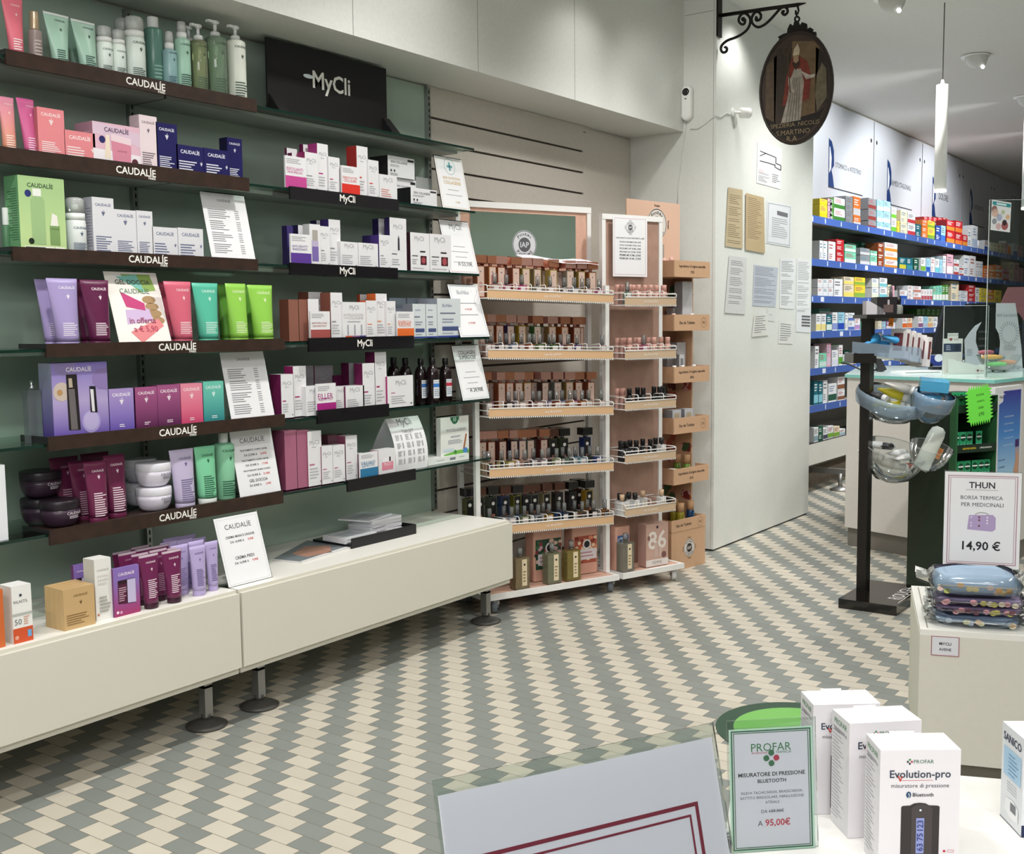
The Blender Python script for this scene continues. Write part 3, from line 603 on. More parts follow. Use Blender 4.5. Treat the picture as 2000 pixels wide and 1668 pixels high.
ctube(373.5, 424.5, 386, 421.5, 553, Y, z, M('#55b79c', .35), 'turquoise tube between the rose and green tubes', dec=DT('#cdeee2'), group=G4)
ctube(424, 456, 428, 458, 556, Y+.09, z, M('#5f9a38', .35), 'green tube standing behind, next to the turquoise one', group=G4)  # darker green paints in the shadow behind the front tubes
ctube(468, 505, 472, 506, 557, Y+.09, z, M('#5f9a38', .35), 'green tube standing behind, between the two front green ones', group=G4)  # same darker green, shadow put into the colour
ctube(439, 479, 446, 480, 554, Y, z, GRN, 'bright green tube in front, nearer the turquoise one', dec=DT('#dff0bf'), group=G4)
ctube(482, 531, 494, 529, 557, Y, z, GRN, 'bright green tube in front at the right end of the row', dec=DT('#dff0bf'), group=G4)
def gel(b, W, H):
    b.poly([(-W*.2, H*.97), (W*.36, H*.97), (W*.42, H*.75), (W*.1, H*.72)], mm('#8fae5a')); b.poly([(-W*.3, H*.93), (W*.1, H*.97), (W*.2, H*.72)], mm('#7cc0b4'), y=-.0005)
    b.poly([(-W*.28, H*.73), (W*.14, H*.57), (W*.13, H*.47), (-W*.22, H*.52)], mm('#c2417a'), y=-.0006); b.poly([(-W*.25, H*.48), (W*.2, H*.50), (W*.24, H*.33), (-W*.27, H*.28)], mm('#cbb3d6'), y=-.0006)
    b.poly([(-W*.24, H*.18), (W*.34, H*.36), (W*.42, H*.26), (-W*.06, H*.03)], mm('#e0868a'), y=-.0007)
    for k in range(4): b.disc(W*(.24+.03*k), H*(.62-.095*k), W*.13, H*.055, mm('#a98a63'), y=-.0005)
    b.text('GEL DOCCIA', 0, H*.86, W*.66, mm('#4d5a45'), y=-.001, bold=True); b.text('CAUDALÍE', 0, H*.745, W*.56, mm('#4d7a62'), y=-.001); b.text('in offerta', W*.03, H*.335, W*.5, mm('#8d3b5b'), y=-.001, bold=True); b.text('a € 5,90', W*.06, H*.215, W*.46, mm('#b0405a'), y=-.001, bold=True)
pcard((201, 530), (303, 533), (234, 664), (336, 662), YF(3), z, 'colourful shower gel poster with tubes and a price on the fourth shelf', gel, bg='#f0eae4')
# ================================================================ fifth brown shelf
z, Y = ZS[4], YF(4); G5 = 'boxes on the fifth brown shelf'
def gl(u0, u1, vb, vt, Y, z, label):
    X0, X1 = ony(u0, vb, Y).x, ony(u1, vb, Y).x; W = X1-X0; xc = (X0+X1)/2; H = zat(vb, xc, Y)-z; Ht = zat(vt, xc, Y)-z
    b = MB(); b.box(-W/2, W/2, 0, .03, 0, H, GLASS('#cdd3d4', body=.25, tint2='#9a9fa6')); o = b.obj('perfume_bottle', loc=(xc, Y, z)); q = MB(); q.lathe([(.008, H), (.008, H+(Ht-H)*.4), (.005, H+(Ht-H)*.5), (.005, Ht)], M('#c9ccce', .15, .9), 14, 0, .015); q.obj('spray_cap', o); tag(o, label, 'perfume bottle')
gl(53, 80, 762, 744, Y+.06, z-.004, 'clear cologne bottle left of the purple gift box')
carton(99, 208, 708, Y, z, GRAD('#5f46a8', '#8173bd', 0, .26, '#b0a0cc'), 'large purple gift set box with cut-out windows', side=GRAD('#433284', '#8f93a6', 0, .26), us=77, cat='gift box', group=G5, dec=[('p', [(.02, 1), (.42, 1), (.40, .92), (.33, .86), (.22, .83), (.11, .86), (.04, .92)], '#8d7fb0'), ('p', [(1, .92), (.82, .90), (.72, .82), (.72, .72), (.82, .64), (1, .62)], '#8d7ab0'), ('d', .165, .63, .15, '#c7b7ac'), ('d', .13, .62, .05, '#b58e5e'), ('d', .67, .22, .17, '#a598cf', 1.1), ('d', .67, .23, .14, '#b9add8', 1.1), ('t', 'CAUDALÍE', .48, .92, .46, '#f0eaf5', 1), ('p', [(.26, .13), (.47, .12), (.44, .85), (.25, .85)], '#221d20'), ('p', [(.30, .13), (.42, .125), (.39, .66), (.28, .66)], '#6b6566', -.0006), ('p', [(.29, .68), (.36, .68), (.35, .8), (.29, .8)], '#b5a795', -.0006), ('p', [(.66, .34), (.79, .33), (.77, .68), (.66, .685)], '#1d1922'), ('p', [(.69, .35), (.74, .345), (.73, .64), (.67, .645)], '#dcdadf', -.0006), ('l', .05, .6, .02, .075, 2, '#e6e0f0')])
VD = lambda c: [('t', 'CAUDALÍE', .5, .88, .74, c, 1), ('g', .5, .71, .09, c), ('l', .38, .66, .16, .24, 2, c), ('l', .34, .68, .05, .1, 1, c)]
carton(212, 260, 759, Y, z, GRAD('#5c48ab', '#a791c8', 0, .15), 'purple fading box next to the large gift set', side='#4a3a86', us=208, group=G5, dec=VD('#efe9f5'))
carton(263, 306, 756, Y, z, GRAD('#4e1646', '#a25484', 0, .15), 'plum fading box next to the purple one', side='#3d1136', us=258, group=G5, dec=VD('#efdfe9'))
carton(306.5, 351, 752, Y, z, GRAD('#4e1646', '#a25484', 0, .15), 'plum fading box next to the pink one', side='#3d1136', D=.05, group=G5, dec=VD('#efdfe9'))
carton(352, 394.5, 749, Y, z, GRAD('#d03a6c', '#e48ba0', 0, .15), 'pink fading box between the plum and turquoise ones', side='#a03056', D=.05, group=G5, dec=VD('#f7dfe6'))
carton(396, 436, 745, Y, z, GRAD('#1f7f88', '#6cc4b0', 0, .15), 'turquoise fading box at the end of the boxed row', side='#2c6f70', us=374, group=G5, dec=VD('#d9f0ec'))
pcard((427.5, 689), (513, 686), (453, 814), (537, 807.5), Y, z, 'leaning price list at the right end of the fifth brown shelf', listing('CAUDALÍE'))
# ================================================================ lowest brown shelf
z, Y = ZS[5], YF(5); G6 = 'body care on the lowest brown shelf'
carton(-16, 9, 909, Y, SHZ[5]+.0005, '#e3e5ea', 'white box cut by the left edge on the lowest shelf', D=.05)
JG = 'dark plum cream jars'; DJc = M('#3a2838', .3); DL = M('#221a22', .35)
o, h = jar(39, 118, 972, None, YF(5, .135), SHZ[5]+.0005, DJc, DL, 'dark plum jar under the stacked one', '#cfc3cd', JG)
jar(37, 119, 917, None, YF(5, .135), SHZ[5]+h+.0015, DJc, DL, 'dark plum jar stacked on another jar', '#cfc3cd', JG)
jar(77, 156, 978, None, YF(5, .015), z, DJc, DL, 'dark plum jar standing alone in front', '#cfc3cd', JG)
BT = lambda c: CD(c, tz=.85, gz=.74, lz=(.1, .5), n=11)
PL2 = M('#6a2648', .35); GT = 'plum body tubes on the lowest shelf'
ctube(94, 152, 108, 146, 892, Y+.17, z, PL2, 'plum body tube at the back, behind the dark jars', dec=BT('#caa6b8'), group=GT)
ctube(156, 212, 166, 206, 884, Y+.19, z, PL2, 'plum body tube at the back, behind the tall pair', dec=BT('#caa6b8'), group=GT)
ctube(132, 178, 142, 176, 899, Y+.10, z, PL2, 'plum body tube in the middle, half hidden by the front one', dec=BT('#caa6b8'), group=GT)
ctube(162, 207, 169, 206, 901, Y+.02, z, PL2, 'plum body tube in front of the others', dec=BT('#e6d2dc'), group=GT)
ctube(201, 243, 206, 242, 888, Y+.05, z, PL2, 'plum body tube at the right of the group, beside the white jars', dec=BT('#e6d2dc'), group=GT)
WJ = 'white cream jars'; WJc = M('#dcd8e4', .3); WL = M('#e4e2ea', .35)
o, h = jar(240, 306, 948, .088, YF(5, .165), z, WJc, WL, 'white jar in the back row under another jar', '#8c86a0', WJ)
jar(240, 306, 895, .088, YF(5, .165), z+h+.001, WJc, WL, 'white jar in the back row stacked on another jar', '#8c86a0', WJ)
o, h = jar(264, 335, 949, .088, YF(5, .02), z, WJc, WL, 'white jar in the front row under another jar', '#5e586c', WJ)
jar(263, 334, 900, .088, YF(5, .02), z+h+.001, WJc, WL, 'white jar in the front row stacked on another jar', '#5e586c', WJ)
ctube(329, 377, 339, 376, 877, Y+.02, z, M('#c0b6d2', .35), 'lavender body tube between white jars and mint tube', dec=BT('#6f6690'), group=G6)
ctube(378, 419, 384, 418.5, 871, Y+.02, z, M('#7ecb9f', .35), 'mint green body tube with white cap', '#e6ece6', caph=.022, dec=BT('#2c5f48'), group=G6)
rbottle(414, 457, 864, 845, Y+.015, z, M('#8fd0aa', .35), 'mint green bottle with round white cap beside the curved price sign', 'cap', '#e9ede9', dec=CD('#2c5f48', tz=.87), neck=.42, group=G6)
pcard((447, 845), (528, 835), (469.5, 968), (549, 954), Y, z, 'leaning sign of four body care offers on the lowest brown shelf', offer('CAUDALÍE', [('TRATTAMENTO CORPO 200 ML', 'DA 22,90€ A', '16,90€'), ('TRATTAMENTO CORPO 400 ML', 'DA 29,40€ A', '17,90€'), ('VINOTHERAPIST BURRO CORPO', 'DA 34,90€ A', '21,90€'), ('GEL DOCCIA', 'DA 8,90€ A', '5,90€')]))
# ================================================================ on the low cabinets
z, Y = .5232, 3.2; GC = 'boxes on the low cream cabinet'
carton(-9, 5, 1152, Y+.03, z, '#d06a35', 'orange sun cream box cut by the left edge', D=.04, group=GC)
carton(21, 60, 1143, Y+.03, z, '#ecebe8', 'white sun cream box with red-orange base', us=0, side='#d9d3cd', group=GC, dec=[('q', 0, 1, 0, .26, '#d0542c'), ('q', 0, 1, .47, .52, '#b9bcb4'), ('t', 'RILASTIL', .45, .72, .72, '#5b5f63'), ('d', .45, .83, .07, '#3d4650'), ('t', '50', .27, .37, .36, '#6f7478'), ('l', .55, .9, .3, .46, 4, '#d6a58f'), ('q', .72, .92, .08, .2, '#6aa6d8'), ('d', .17, .1, .1, '#e4a58c')])
X0k = ony(122.5, 1180, Y+.03).x; dk = yat(87, X0k, Y+.03, z+.04)/4
for k in range(4):
    carton(122.5+k*0, 183.5, 1147-k*.5, Y+.03, z, '#c9a877', ['kraft soap box at the front of the row of four', 'kraft soap box second in the row of four', 'kraft soap box third in the row of four', 'kraft soap box at the back of the row of four'][k], D=dk-.001, dyo=k*dk, group='kraft soap boxes on the cabinet', dec=[('t', 'CAUDALÍE', .55, .82, .45, '#7a5a33', 1), ('g', .55, .62, .05, '#7a5a33'), ('l', .08, .8, .1, .38, 5, '#8d6d44')] if k == 0 else ())
carton(183, 216, 1091, Y+.05, z, '#e9e8e3', 'tall slim white box with faint leaf pattern', us=164, side='#cfcdc6', group=GC, dec=[('t', 'CAUDALÍE', .5, .82, .7, '#9a978f')]+[('d', .2+.13*(i % 5), .72-.06*(i//5), .05, '#d5d2ca') for i in range(14)]+[('l', .2, .9, .12, .4, 5, '#a9a69e'), ('d', .12, .1, .06, '#c96a50')])
def windowbox(u0, u1, vt, Y, label, us):
    o = carton(u0, u1, vt, Y, z, GRAD('#a02a62', '#8a6fb8', 0, .125), label, us=us, side='#6f3a70', group='purple window boxes', dec=[('t', 'CAUDALÍE', .5, .87, .62, '#f3e6f3', 1), ('p', [(.16, .26), (.84, .22), (.84, .74), (.16, .74)], '#2c0f20'), ('p', [(.17, .27), (.5, .25), (.5, .66), (.17, .66)], '#511a38', -.0006), ('p', [(.52, .25), (.84, .23), (.84, .73), (.52, .73)], '#c6bddd', -.0006), ('l', .19, .48, .3, .6, 7, '#c9a3b6'), ('d', .12, .09, .05, '#f0dfe9'), ('d', .25, .08, .05, '#d9a0bf')])
windowbox(220, 271, 1107, Y+.04, 'purple hand cream box with window in front of the plum tubes', 217)
windowbox(143, 172, 1102, Y+.16, 'purple hand cream box with window behind the white slim box', 140)
HD = lambda c: CD(c, tz=.86, gz=.72, lz=(.2, .55), n=10, tw=.78)
PL3 = M('#6d2450', .35); CP = M('#3b1a2c', .35); n = 0
PN = ['in the front row, nearer the window box', 'in the front row, nearer the lavender tubes', 'in the second row, nearest the window box', 'in the second row, in the middle', 'in the second row, nearest the lavender tubes', 'in the third row, at the left', 'in the third row, in the middle', 'in the third row, at the right', 'in the back row, at the left', 'in the back row, at the right']
for (a, c, v, dy) in ((269, 309, 1082, .05), (314, 354, 1074, .05), (255, 290, 1080, .115), (290, 326, 1072, .115), (325, 356, 1068, .12), (229, 266, 1078, .17), (262, 298, 1070, .18), (295, 330, 1064, .18), (218, 256, 1076, .24), (254, 292, 1066, .25)):
    ctube(a, c, a+9, c-4, v, Y+dy, z, PL3, f'small plum hand cream tube {PN[n]}', CP, caph=.02, dec=HD('#ead6e2' if n < 2 else '#b98aa5'), group='small plum hand cream tubes', band='#c9b6c2'); n += 1
LV = M('#b5a6d2', .35); n = 0
PN = ['in the front row, at the left', 'in the front row, at the right', 'in the second row, at the left', 'in the second row, in the middle', 'in the third row, at the left', 'in the third row, in the middle', 'in the third row, at the right', 'in the back row, at the left', 'in the back row, at the right']
for (a, c, v, dy) in ((369, 401, 1066, .06), (399, 425, 1057, .075), (333, 367, 1064, .12), (367, 398, 1056, .14), (312, 346, 1058, .185), (344, 376, 1053, .19), (374, 402, 1050, .20), (318, 350, 1050, .26), (348, 382, 1045, .26)):
    ctube(a, c, a+5, c-3, v, Y+dy, z, LV, f'small lavender hand cream tube {PN[n]}', caph=.02, dec=HD('#6e5f92' if n < 2 else '#8f80b2'), group='small lavender hand cream tubes'); n += 1
pcard((417, 1013), (501, 1000), (447, 1140.5), (531, 1121), Y+.05, z, 'acrylic sign with two cream offers on the low cabinet', offer('CAUDALÍE', [('CREMA MANI E UNGHIE', 'DA 14,90€ A', '9,90€'), ('CREMA PIEDI', 'DA 16,90€ A', '9,90€')], border='#c9c9cc'))
# magazines and leaflets
a, c, d, e = onz(531, 1095, z), onz(590, 1101, z), onz(690, 1070, z), onz(600, 1057, z)
b = MB(); base = a
pts = [(p.x-a.x, p.y-a.y) for p in (a, c, d, e)]
b.prism(pts, .0002, .006, M('#e4e2e0', .4), 'z')
def inq(s, t): A = Vector(pts[0]).lerp(Vector(pts[1]), s); B = Vector(pts[3]).lerp(Vector(pts[2]), s); p = A.lerp(B, t); return (p.x, p.y, .0064)
b.add([inq(.02, .02), inq(.98, .02), inq(.98, .98), inq(.02, .98)], [(0, 1, 2, 3)], M('#7d848a', .3)); b.add([(*inq(s, t)[:2], .0067) for s, t in ((.25, .3), (.75, .25), (.95, .6), (.6, .9), (.2, .7))], [(0, 1, 2, 3, 4)], M('#b98a78', .35)); b.add([(*inq(s, t)[:2], .0067) for s, t in ((.9, .0), (1, .0), (1, 1), (.9, 1))], [(0, 1, 2, 3)], M('#eceae8', .4))
tag(b.obj('magazine', loc=(a.x, a.y, z)), 'glossy magazine with a grey and skin-toned cover lying on the cabinet', 'magazine')
a = onz(601, 1054, z); c = onz(686, 1072, z); d = onz(812, 1042, z)
tx = Vector((d.x-c.x, d.y-c.y)); tw = tx.length; ang = math.atan2(tx.y, tx.x); td = .24
t = empty('leaflet_tray', (c.x, c.y, z), ang); q = MB(); TB = M('#17161a', .25)
q.box(0, tw, 0, td, .012, .017, TB); q.box(0, tw, -.004, 0, .0, .045, TB); q.box(tw-.004, tw, 0, td, 0, .045, TB); q.box(0, .004, 0, td, 0, .012, TB); q.obj('tray', t); tag(t, 'low black display tray holding piled leaflets', 'tray')
R = random.Random(3)
def leaf(cx, cy, zz, w, dd, rz, nm, lb, col='#d9d9de'):
    b = MB(); b.box(-w/2, w/2, -dd/2, dd/2, 0, .006, {'all': M('#e8e7ea', .5), 'top': M(col, .4)}); b.add([(-w*.35, -dd*.3, .0062), (w*.2, -dd*.3, .0062), (w*.2, dd*.25, .0062), (-w*.35, dd*.25, .0062)], [(0, 1, 2, 3)], M('#b9bcc4', .4))
    p = Matrix.Rotation(ang, 3, 'Z') @ Vector((cx, cy, 0)); tag(b.obj(nm, loc=(c.x+p.x, c.y+p.y, z+zz), rot=ang+rz), lb, 'leaflet', 'piled leaflets on the black tray')
for k in range(4): leaf(tw*.22, .10, .0175+k*.0065, .19, .15, R.uniform(-.12, .12), 'leaflet', f'{ORD[k]} leaflet from the bottom of the low left pile on the tray', '#d3d7da')
for k in range(11): leaf(tw*.68, .13, .0175+k*.0065, .2, .15, R.uniform(-.1, .1), 'leaflet', f'{ORD[k]} leaflet from the bottom of the tall right pile on the tray', '#dcdce4')
leaf(tw*.58, .15, .0175+11*.0065, .22, .16, .25, 'leaflet', 'loose leaflet lying askew on top of the tall pile', '#cfd3d8')
# ================================================================ right half of the glass shelves
MW = M('#e3e2e4', .45); PURP = '#b02f7c'
SH2 = [None, 'second', 'third', 'fourth', 'fifth', 'lowest']
def mc(i, u0, u1, vt, label, side=None, us=None, D=.04, dy=.02, dec=None, front=MW, zo=0., ac='#8d8d92', **k):
    return carton(u0, u1, vt, SHY[i]+dy, SHZ[i]+.0035+zo, front, label, side=side, us=us, D=D, dec=MYD(ac) if dec is None else dec, group=f'boxes on the {SH2[i]} shelf, right half', cat=k.pop('cat', 'box'), **k)
def promo(i, u0, u1, vt, col, label, dy=.004, t1='', zz=0.):
    return carton(u0, u1, vt, SHY[i]+dy, SHZ[i]+.0035, MW, label, D=.008, cat='promo card', name='promo_card', group='small promo cards on the right half shelves', dec=[('q', 0, 1, 0, .38, col), ('l', .06, .8, .76, .93, 3, '#a9a9ae'), ('t', t1.split('|')[0], .45, .60, .78, col), ('t', t1.split('|')[1], .45, .50, .7, col)])
MG = '#a83070'; DM = '#7d2256'
# second shelf
mc(1, 560, 580, 290, 'white box with magenta side, leftmost of the back row, second shelf', side=DM, us=560, dy=.12, front=MW)
mc(1, 570, 594, 300, 'white box with magenta side behind the magenta card', side=DM, us=562, dy=.07)
mc(1, 592, 612, 283, 'tall white box with magenta side in the back row', side=DM, us=585, dy=.10)
mc(1, 595, 620, 298, 'white box with magenta side right of the magenta card', side=MG, us=581, dy=.02, D=.05)
mc(1, 619, 640, 281, 'tallest white box with magenta side on the second shelf', side='#b33a86', us=602, dy=.03, ac='#b33a86')
mc(1, 641, 663, 307, 'shorter white box between the tallest magenta one and the red card', dy=.02, ac=MG)
promo(1, 556.5, 597.5, 306, '#c24a90', 'white promo card with a magenta lower band', t1='ESFOLIANTI|MICROPEELING')
promo(1, 667, 702, 325, '#d7352a', 'white promo card with a bright red lower band', t1='RINNOVATORI|CELLULARI')
mc(1, 696, 717.5, 286, 'tall white box with red side behind the red card', side='#b53634', us=677, dy=.03, ac='#cf4038')
mc(1, 718.5, 739, 313, 'white box next to the tall red-sided one', dy=.02, ac='#cf4038')
mc(1, 740.5, 775, 342, 'low wide white box on the second shelf', dy=.02, dec=[('t', 'MyCli', .5, .78, .5, '#97979c'), ('l', .1, .7, .12, .45, 4, '#cf8a84')])
SKD = [('t', 'SKIN COLLAGENE', .42, .72, .62, '#55555a', 1), ('q', .74, .97, .82, .92, '#2b2b2e'), ('l', .08, .6, .48, .6, 2, '#9b9ba0'), ('d', .12, .3, .03, '#3b3b3e'), ('d', .24, .3, .03, '#3b3b3e'), ('l', .08, .5, .06, .2, 2, '#9b9ba0')]
K = '#1b1a1d'; zb = SHZ[1]+.0035; YB = SHY[1]+.05
o = carton(770, 812, 350, YB+.07, zb, MW, 'white and black collagen carton under the stacked one', side=K, us=738, D=.09, dec=SKD, group='collagen cartons'); hz = o.dimensions.z
carton(757, 809, 307, YB+.055, zb+hz+.0005, MW, 'white and black collagen carton stacked on another', side=K, us=722, D=.12, dec=SKD, group='collagen cartons')
carton(812, 842, 347, YB+.10, zb, '#b9bab8', 'grey end of a collagen carton behind the front one', D=.06, group='collagen cartons')
carton(802, 853, 369, YB-.02, zb-.003, MW, 'white and black collagen carton lying in front', side=K, us=776, dec=SKD, group='collagen cartons')
def sgn(title, col, price, small=4, logo=None, fr=None):
    def f(b, W, H):
        if fr: b.border(-W*.46, W*.46, H*.03, H*.97, .0016, mm(fr))
        if logo: b.ring(0, H*.83, W*.19, W*.19, .0022, mm('#5f9aa0')); b.quad(-W*.10, W*.10, H*.83-W*.03, H*.83+W*.03, mm('#6fa8b0'), y=-.0005); b.quad(-W*.03, W*.03, H*.83-W*.10, H*.83+W*.10, mm('#6fa8b0'), y=-.0005)
        for k, s in enumerate(title): b.text(s, 0, H*((.60 if logo else .87)-.085*k), W*(.62 if len(s) > 6 else .4), mm(col), bold=len(title) > 1)
        for k in range(small): b.lines(-W*(.3 if k % 2 else .2), W*(.3 if k % 2 else .2), H*(.50-.1*k if not logo else .36-.1*k), H*(.525-.1*k if not logo else .385-.1*k), 1, mm('#9b9ba0'), ragged=.05)
        if price: b.text(price, W*.08, H*(.18 if not logo else .14), W*(.16 if logo else .5), mm(col if not logo else '#c0a468'), bold=True)
    return f
def psg(i, q, label, fn, dy=.015): pcard(*q, SHY[i]+dy, SHZ[i]+.0006, label, fn)
psg(1, ((848.4, 303), (901, 313.6), (865, 402), (918.7, 409.6)), 'leaning gold-framed price sign with round cross emblem', sgn(['SKIN NUTRITION', 'COLLAGENE'], '#c9aa72', 'A 34€', 2, True, '#d4bd8c'))
# third shelf
PV = '#3a2a6a'; PVD = '#241a4a'
mc(2, 560, 572, 441, 'purple-sided tall box at the left end of the third shelf row', side=PVD, us=551, dy=.05, front='#3b2e6a', dec=())
mc(2, 582, 600, 440, 'purple-sided box second in the row behind the purple card', side=PVD, us=570, dy=.085, dec=())
mc(2, 600, 618, 439, 'purple-sided box third in the row behind the purple card', side=PV, us=588, dy=.085, dec=())
promo(2, 567, 607, 457.5, '#5b3a92', 'white promo card with a purple lower band', t1='ANTI-GRAVITY|RASSODANTI')
mc(2, 604, 625, 438, 'white box picturing a purple pump bottle', dy=.015, dec=[('p', [(.2, .1), (.8, .1), (.8, .5), (.2, .5)], '#7a68a8'), ('p', [(.2, .46), (.8, .46), (.8, .6), (.2, .6)], '#b9aecb', -.0005), ('p', [(.25, .6), (.75, .6), (.75, .86), (.25, .86)], '#a9a49c')])
mc(2, 623.5, 643, 442, 'white box between the pictured one and the tallest one', dy=.022)
mc(2, 641.5, 664, 429, 'tallest white box with purple top side, left group, third shelf', side=PV, us=626, dy=.04)
mc(2, 618, 632, 431, 'purple-sided box peeping out behind the tallest left one', side=PVD, us=607, dy=.12, dec=())
LOW = [('t', 'MyCli', .5, .82, .52, '#97979c'), ('l', .08, .7, .12, .5, 5, '#a9a9ae'), ('q', .84, .93, .05, .1, '#6d6d72')]
mc(2, 664.5, 698.5, 472.5, 'low white box, left of the two square ones, third shelf', dy=.02, dec=LOW)
mc(2, 699.5, 738, 475, 'low white box, right of the two square ones, third shelf', dy=.02, dec=LOW)
mc(2, 724, 738, 460, 'purple-sided box behind the right square one', side=PV, us=708, dy=.09, dec=())
mc(2, 740, 761.5, 459, 'white box with purple side in front of the slim tall ones', side='#4a3580', us=724, dy=.025)
for k, (u, s) in enumerate(((739, 728), (751, 740))): mc(2, u, u+11, 427.5, f'tall navy-sided box, {ORD[k]} from the left behind the brush box', side='#20184a', us=s, dy=.09, D=.03, dec=())
mc(2, 760.6, 793, 426, 'tall white box picturing a dark brush', side='#2c2150', us=752, dy=.03, dec=[('t', 'MyCli', .5, .82, .55, '#97979c'), ('p', [(.46, .38), (.58, .38), (.57, .6), (.52, .67), (.47, .6)], '#33323c'), ('l', .1, .6, .28, .33, 1, '#6d6d72'), ('l', .1, .7, .08, .22, 3, '#a9a9ae'), ('q', .08, .92, .37, .373, '#c9c9cc')])
CP2 = [('t', 'MyCli', .47, .83, .5, '#8d8d92'), ('q', .5, .78, .49, .53, '#2b2528'), ('p', [(.52, .16), (.84, .16), (.84, .40), (.52, .40)], '#431c24'), ('d', .68, .28, .11, '#a34b52'), ('l', .08, .44, .36, .42, 1, '#55555a'), ('l', .08, .4, .16, .32, 3, '#a9a9ae'), ('l', .08, .8, .05, .09, 1, '#b3b3b8')]
mc(2, 801, 838, 455, 'white box with a dark picture, left of the two alike', side='#3a2029', us=794, dy=.02, dec=CP2)
mc(2, 839, 880.5, 458, 'white box with a dark picture, right of the two alike', dy=.02, D=.05, dec=CP2)
psg(2, ((855, 429), (915, 434.5), (879.5, 529), (936, 533)), 'leaning red-framed price sign at the end of the third shelf', sgn(['MyCli'], '#7d7d84', 'A 53,10€', 4, None, '#c98a90'))
# fourth shelf
BR = '#7d4a3d'; BRd = '#6a3c31'; OR = '#c9582c'
for k, (f0, s0) in enumerate(((563, 546), (582, 564))): mc(3, f0, f0+20, 585, f'brown-sided box, {ORD[k]} from the left end of the fourth shelf', side=BRd, us=s0, dy=.04, dec=(), front='#8a5a4c')
mc(3, 601, 622, 584, 'white box with brown side behind the brown card', side=BR, us=584, dy=.035, dec=())
promo(3, 606, 644, 608, '#a0504c', 'white promo card with a reddish brown lower band', t1='ANTI-MACCHIA|DEPIGMENTANTI')
mc(3, 602, 628, 570.5, 'tall white box with brown side in the back row, fourth shelf', side=BR, us=583, dy=.13, dec=())
mc(3, 645, 668, 571.5, 'tallest white box with brown side in front, fourth shelf', side='#8f5648', us=626, dy=.03)
mc(3, 668.5, 714, 590, 'wide white box picturing three slim tubes', dy=.02, D=.05, dec=[('t', 'MyCli', .5, .84, .4, '#8d8d92'), ('t', 'ANTIRUGAZIONE', .46, .66, .84, '#b0a9ac'), ('t', '+++COLLAGENE', .46, .58, .84, '#b0a9ac'), ('l', .2, .8, .46, .5, 1, '#8d8d92')]+[('q', .19+.29*k, .24+.29*k, .13, .4, '#9ba0a8') for k in range(3)]+[('q', .1, .4, .05, .11, '#c0502f'), ('q', .4, .7, .05, .11, '#8a5a90'), ('q', .7, .98, .05, .11, '#3a3a80')])
mc(3, 714.5, 735, 587, 'white box with orange side next to the three-tube box', side=OR, us=703, dy=.02, D=.03, ac='#d98a60')
mc(3, 703, 716, 575, 'orange-sided box in the back row, left of two', side='#b04a25', us=698, dy=.12, dec=())
mc(3, 733.5, 755, 573.5, 'tall white box with orange side, fourth shelf', side='#d96a35', us=717, dy=.035, ac='#d98a60')
mc(3, 754.5, 772, 588, 'white box between the tall orange-sided one and the orange card', dy=.02, D=.03, ac='#d98a60')
promo(3, 775.5, 808, 608.5, '#dd6a2c', 'white promo card with a bright orange lower band', t1='ENERGIA|RADIOSA')
GB = M('#cfd6d8', .45); GBS = '#8d929c'
BNV = [('t', 'BioNike', .42, .82, .4, '#4a5a86'), ('l', .12, .8, .58, .66, 1, '#6d7488'), ('q', .2, .9, .17, .28, '#46527e'), ('l', .2, .8, .36, .5, 2, '#8d94a4'), ('q', 0, 1, 0, .045, '#2c3f8a'), ('l', .2, .7, .08, .13, 1, '#8d94a4')]
mc(3, 805.5, 830.5, 593.5, 'small blue-grey box, left of the two small ones', side=GBS, D=.06, dy=.03, front=GB, dec=BNV)
mc(3, 831.5, 853, 594, 'small blue-grey box, right of the two small ones', side=GBS, D=.06, dy=.03, front=GB, dec=BNV)
mc(3, 853.5, 899, 583, 'large blue-grey box beside the double price sign', side=GBS, D=.12, dy=.03, front=GB, dec=BNV)
mc(3, 760, 793, 582, 'dark blue-grey box in the back row behind the orange card', side='#6a7080', D=.05, dy=.17, front='#7d8492', dec=())
mc(3, 795, 838, 582, 'dark blue-grey box in the back row behind the small pair', side='#6a7080', D=.05, dy=.17, front='#7d8492', dec=())
psg(3, ((874.4, 556), (929, 556), (900, 653), (956.5, 653.7)), 'leaning blue-framed double price sign on the fourth shelf', lambda b, W, H: (b.border(-W*.45, W*.45, H*.03, H*.97, .0018, mm('#8fa3b3')), b.text('BioNike', -W*.05, H*.85, W*.4, mm('#7d8a96')), b.lines(-W*.3, W*.3, H*.63, H*.66, 1, mm('#8d8d92'), ragged=0), b.text('A 34,20€', 0, H*.53, W*.24, mm('#c05a5a'), bold=True), b.lines(-W*.35, W*.3, H*.41, H*.44, 1, mm('#8d8d92'), ragged=0), b.text('A 39,90€', 0, H*.27, W*.24, mm('#c05a5a'), bold=True)))
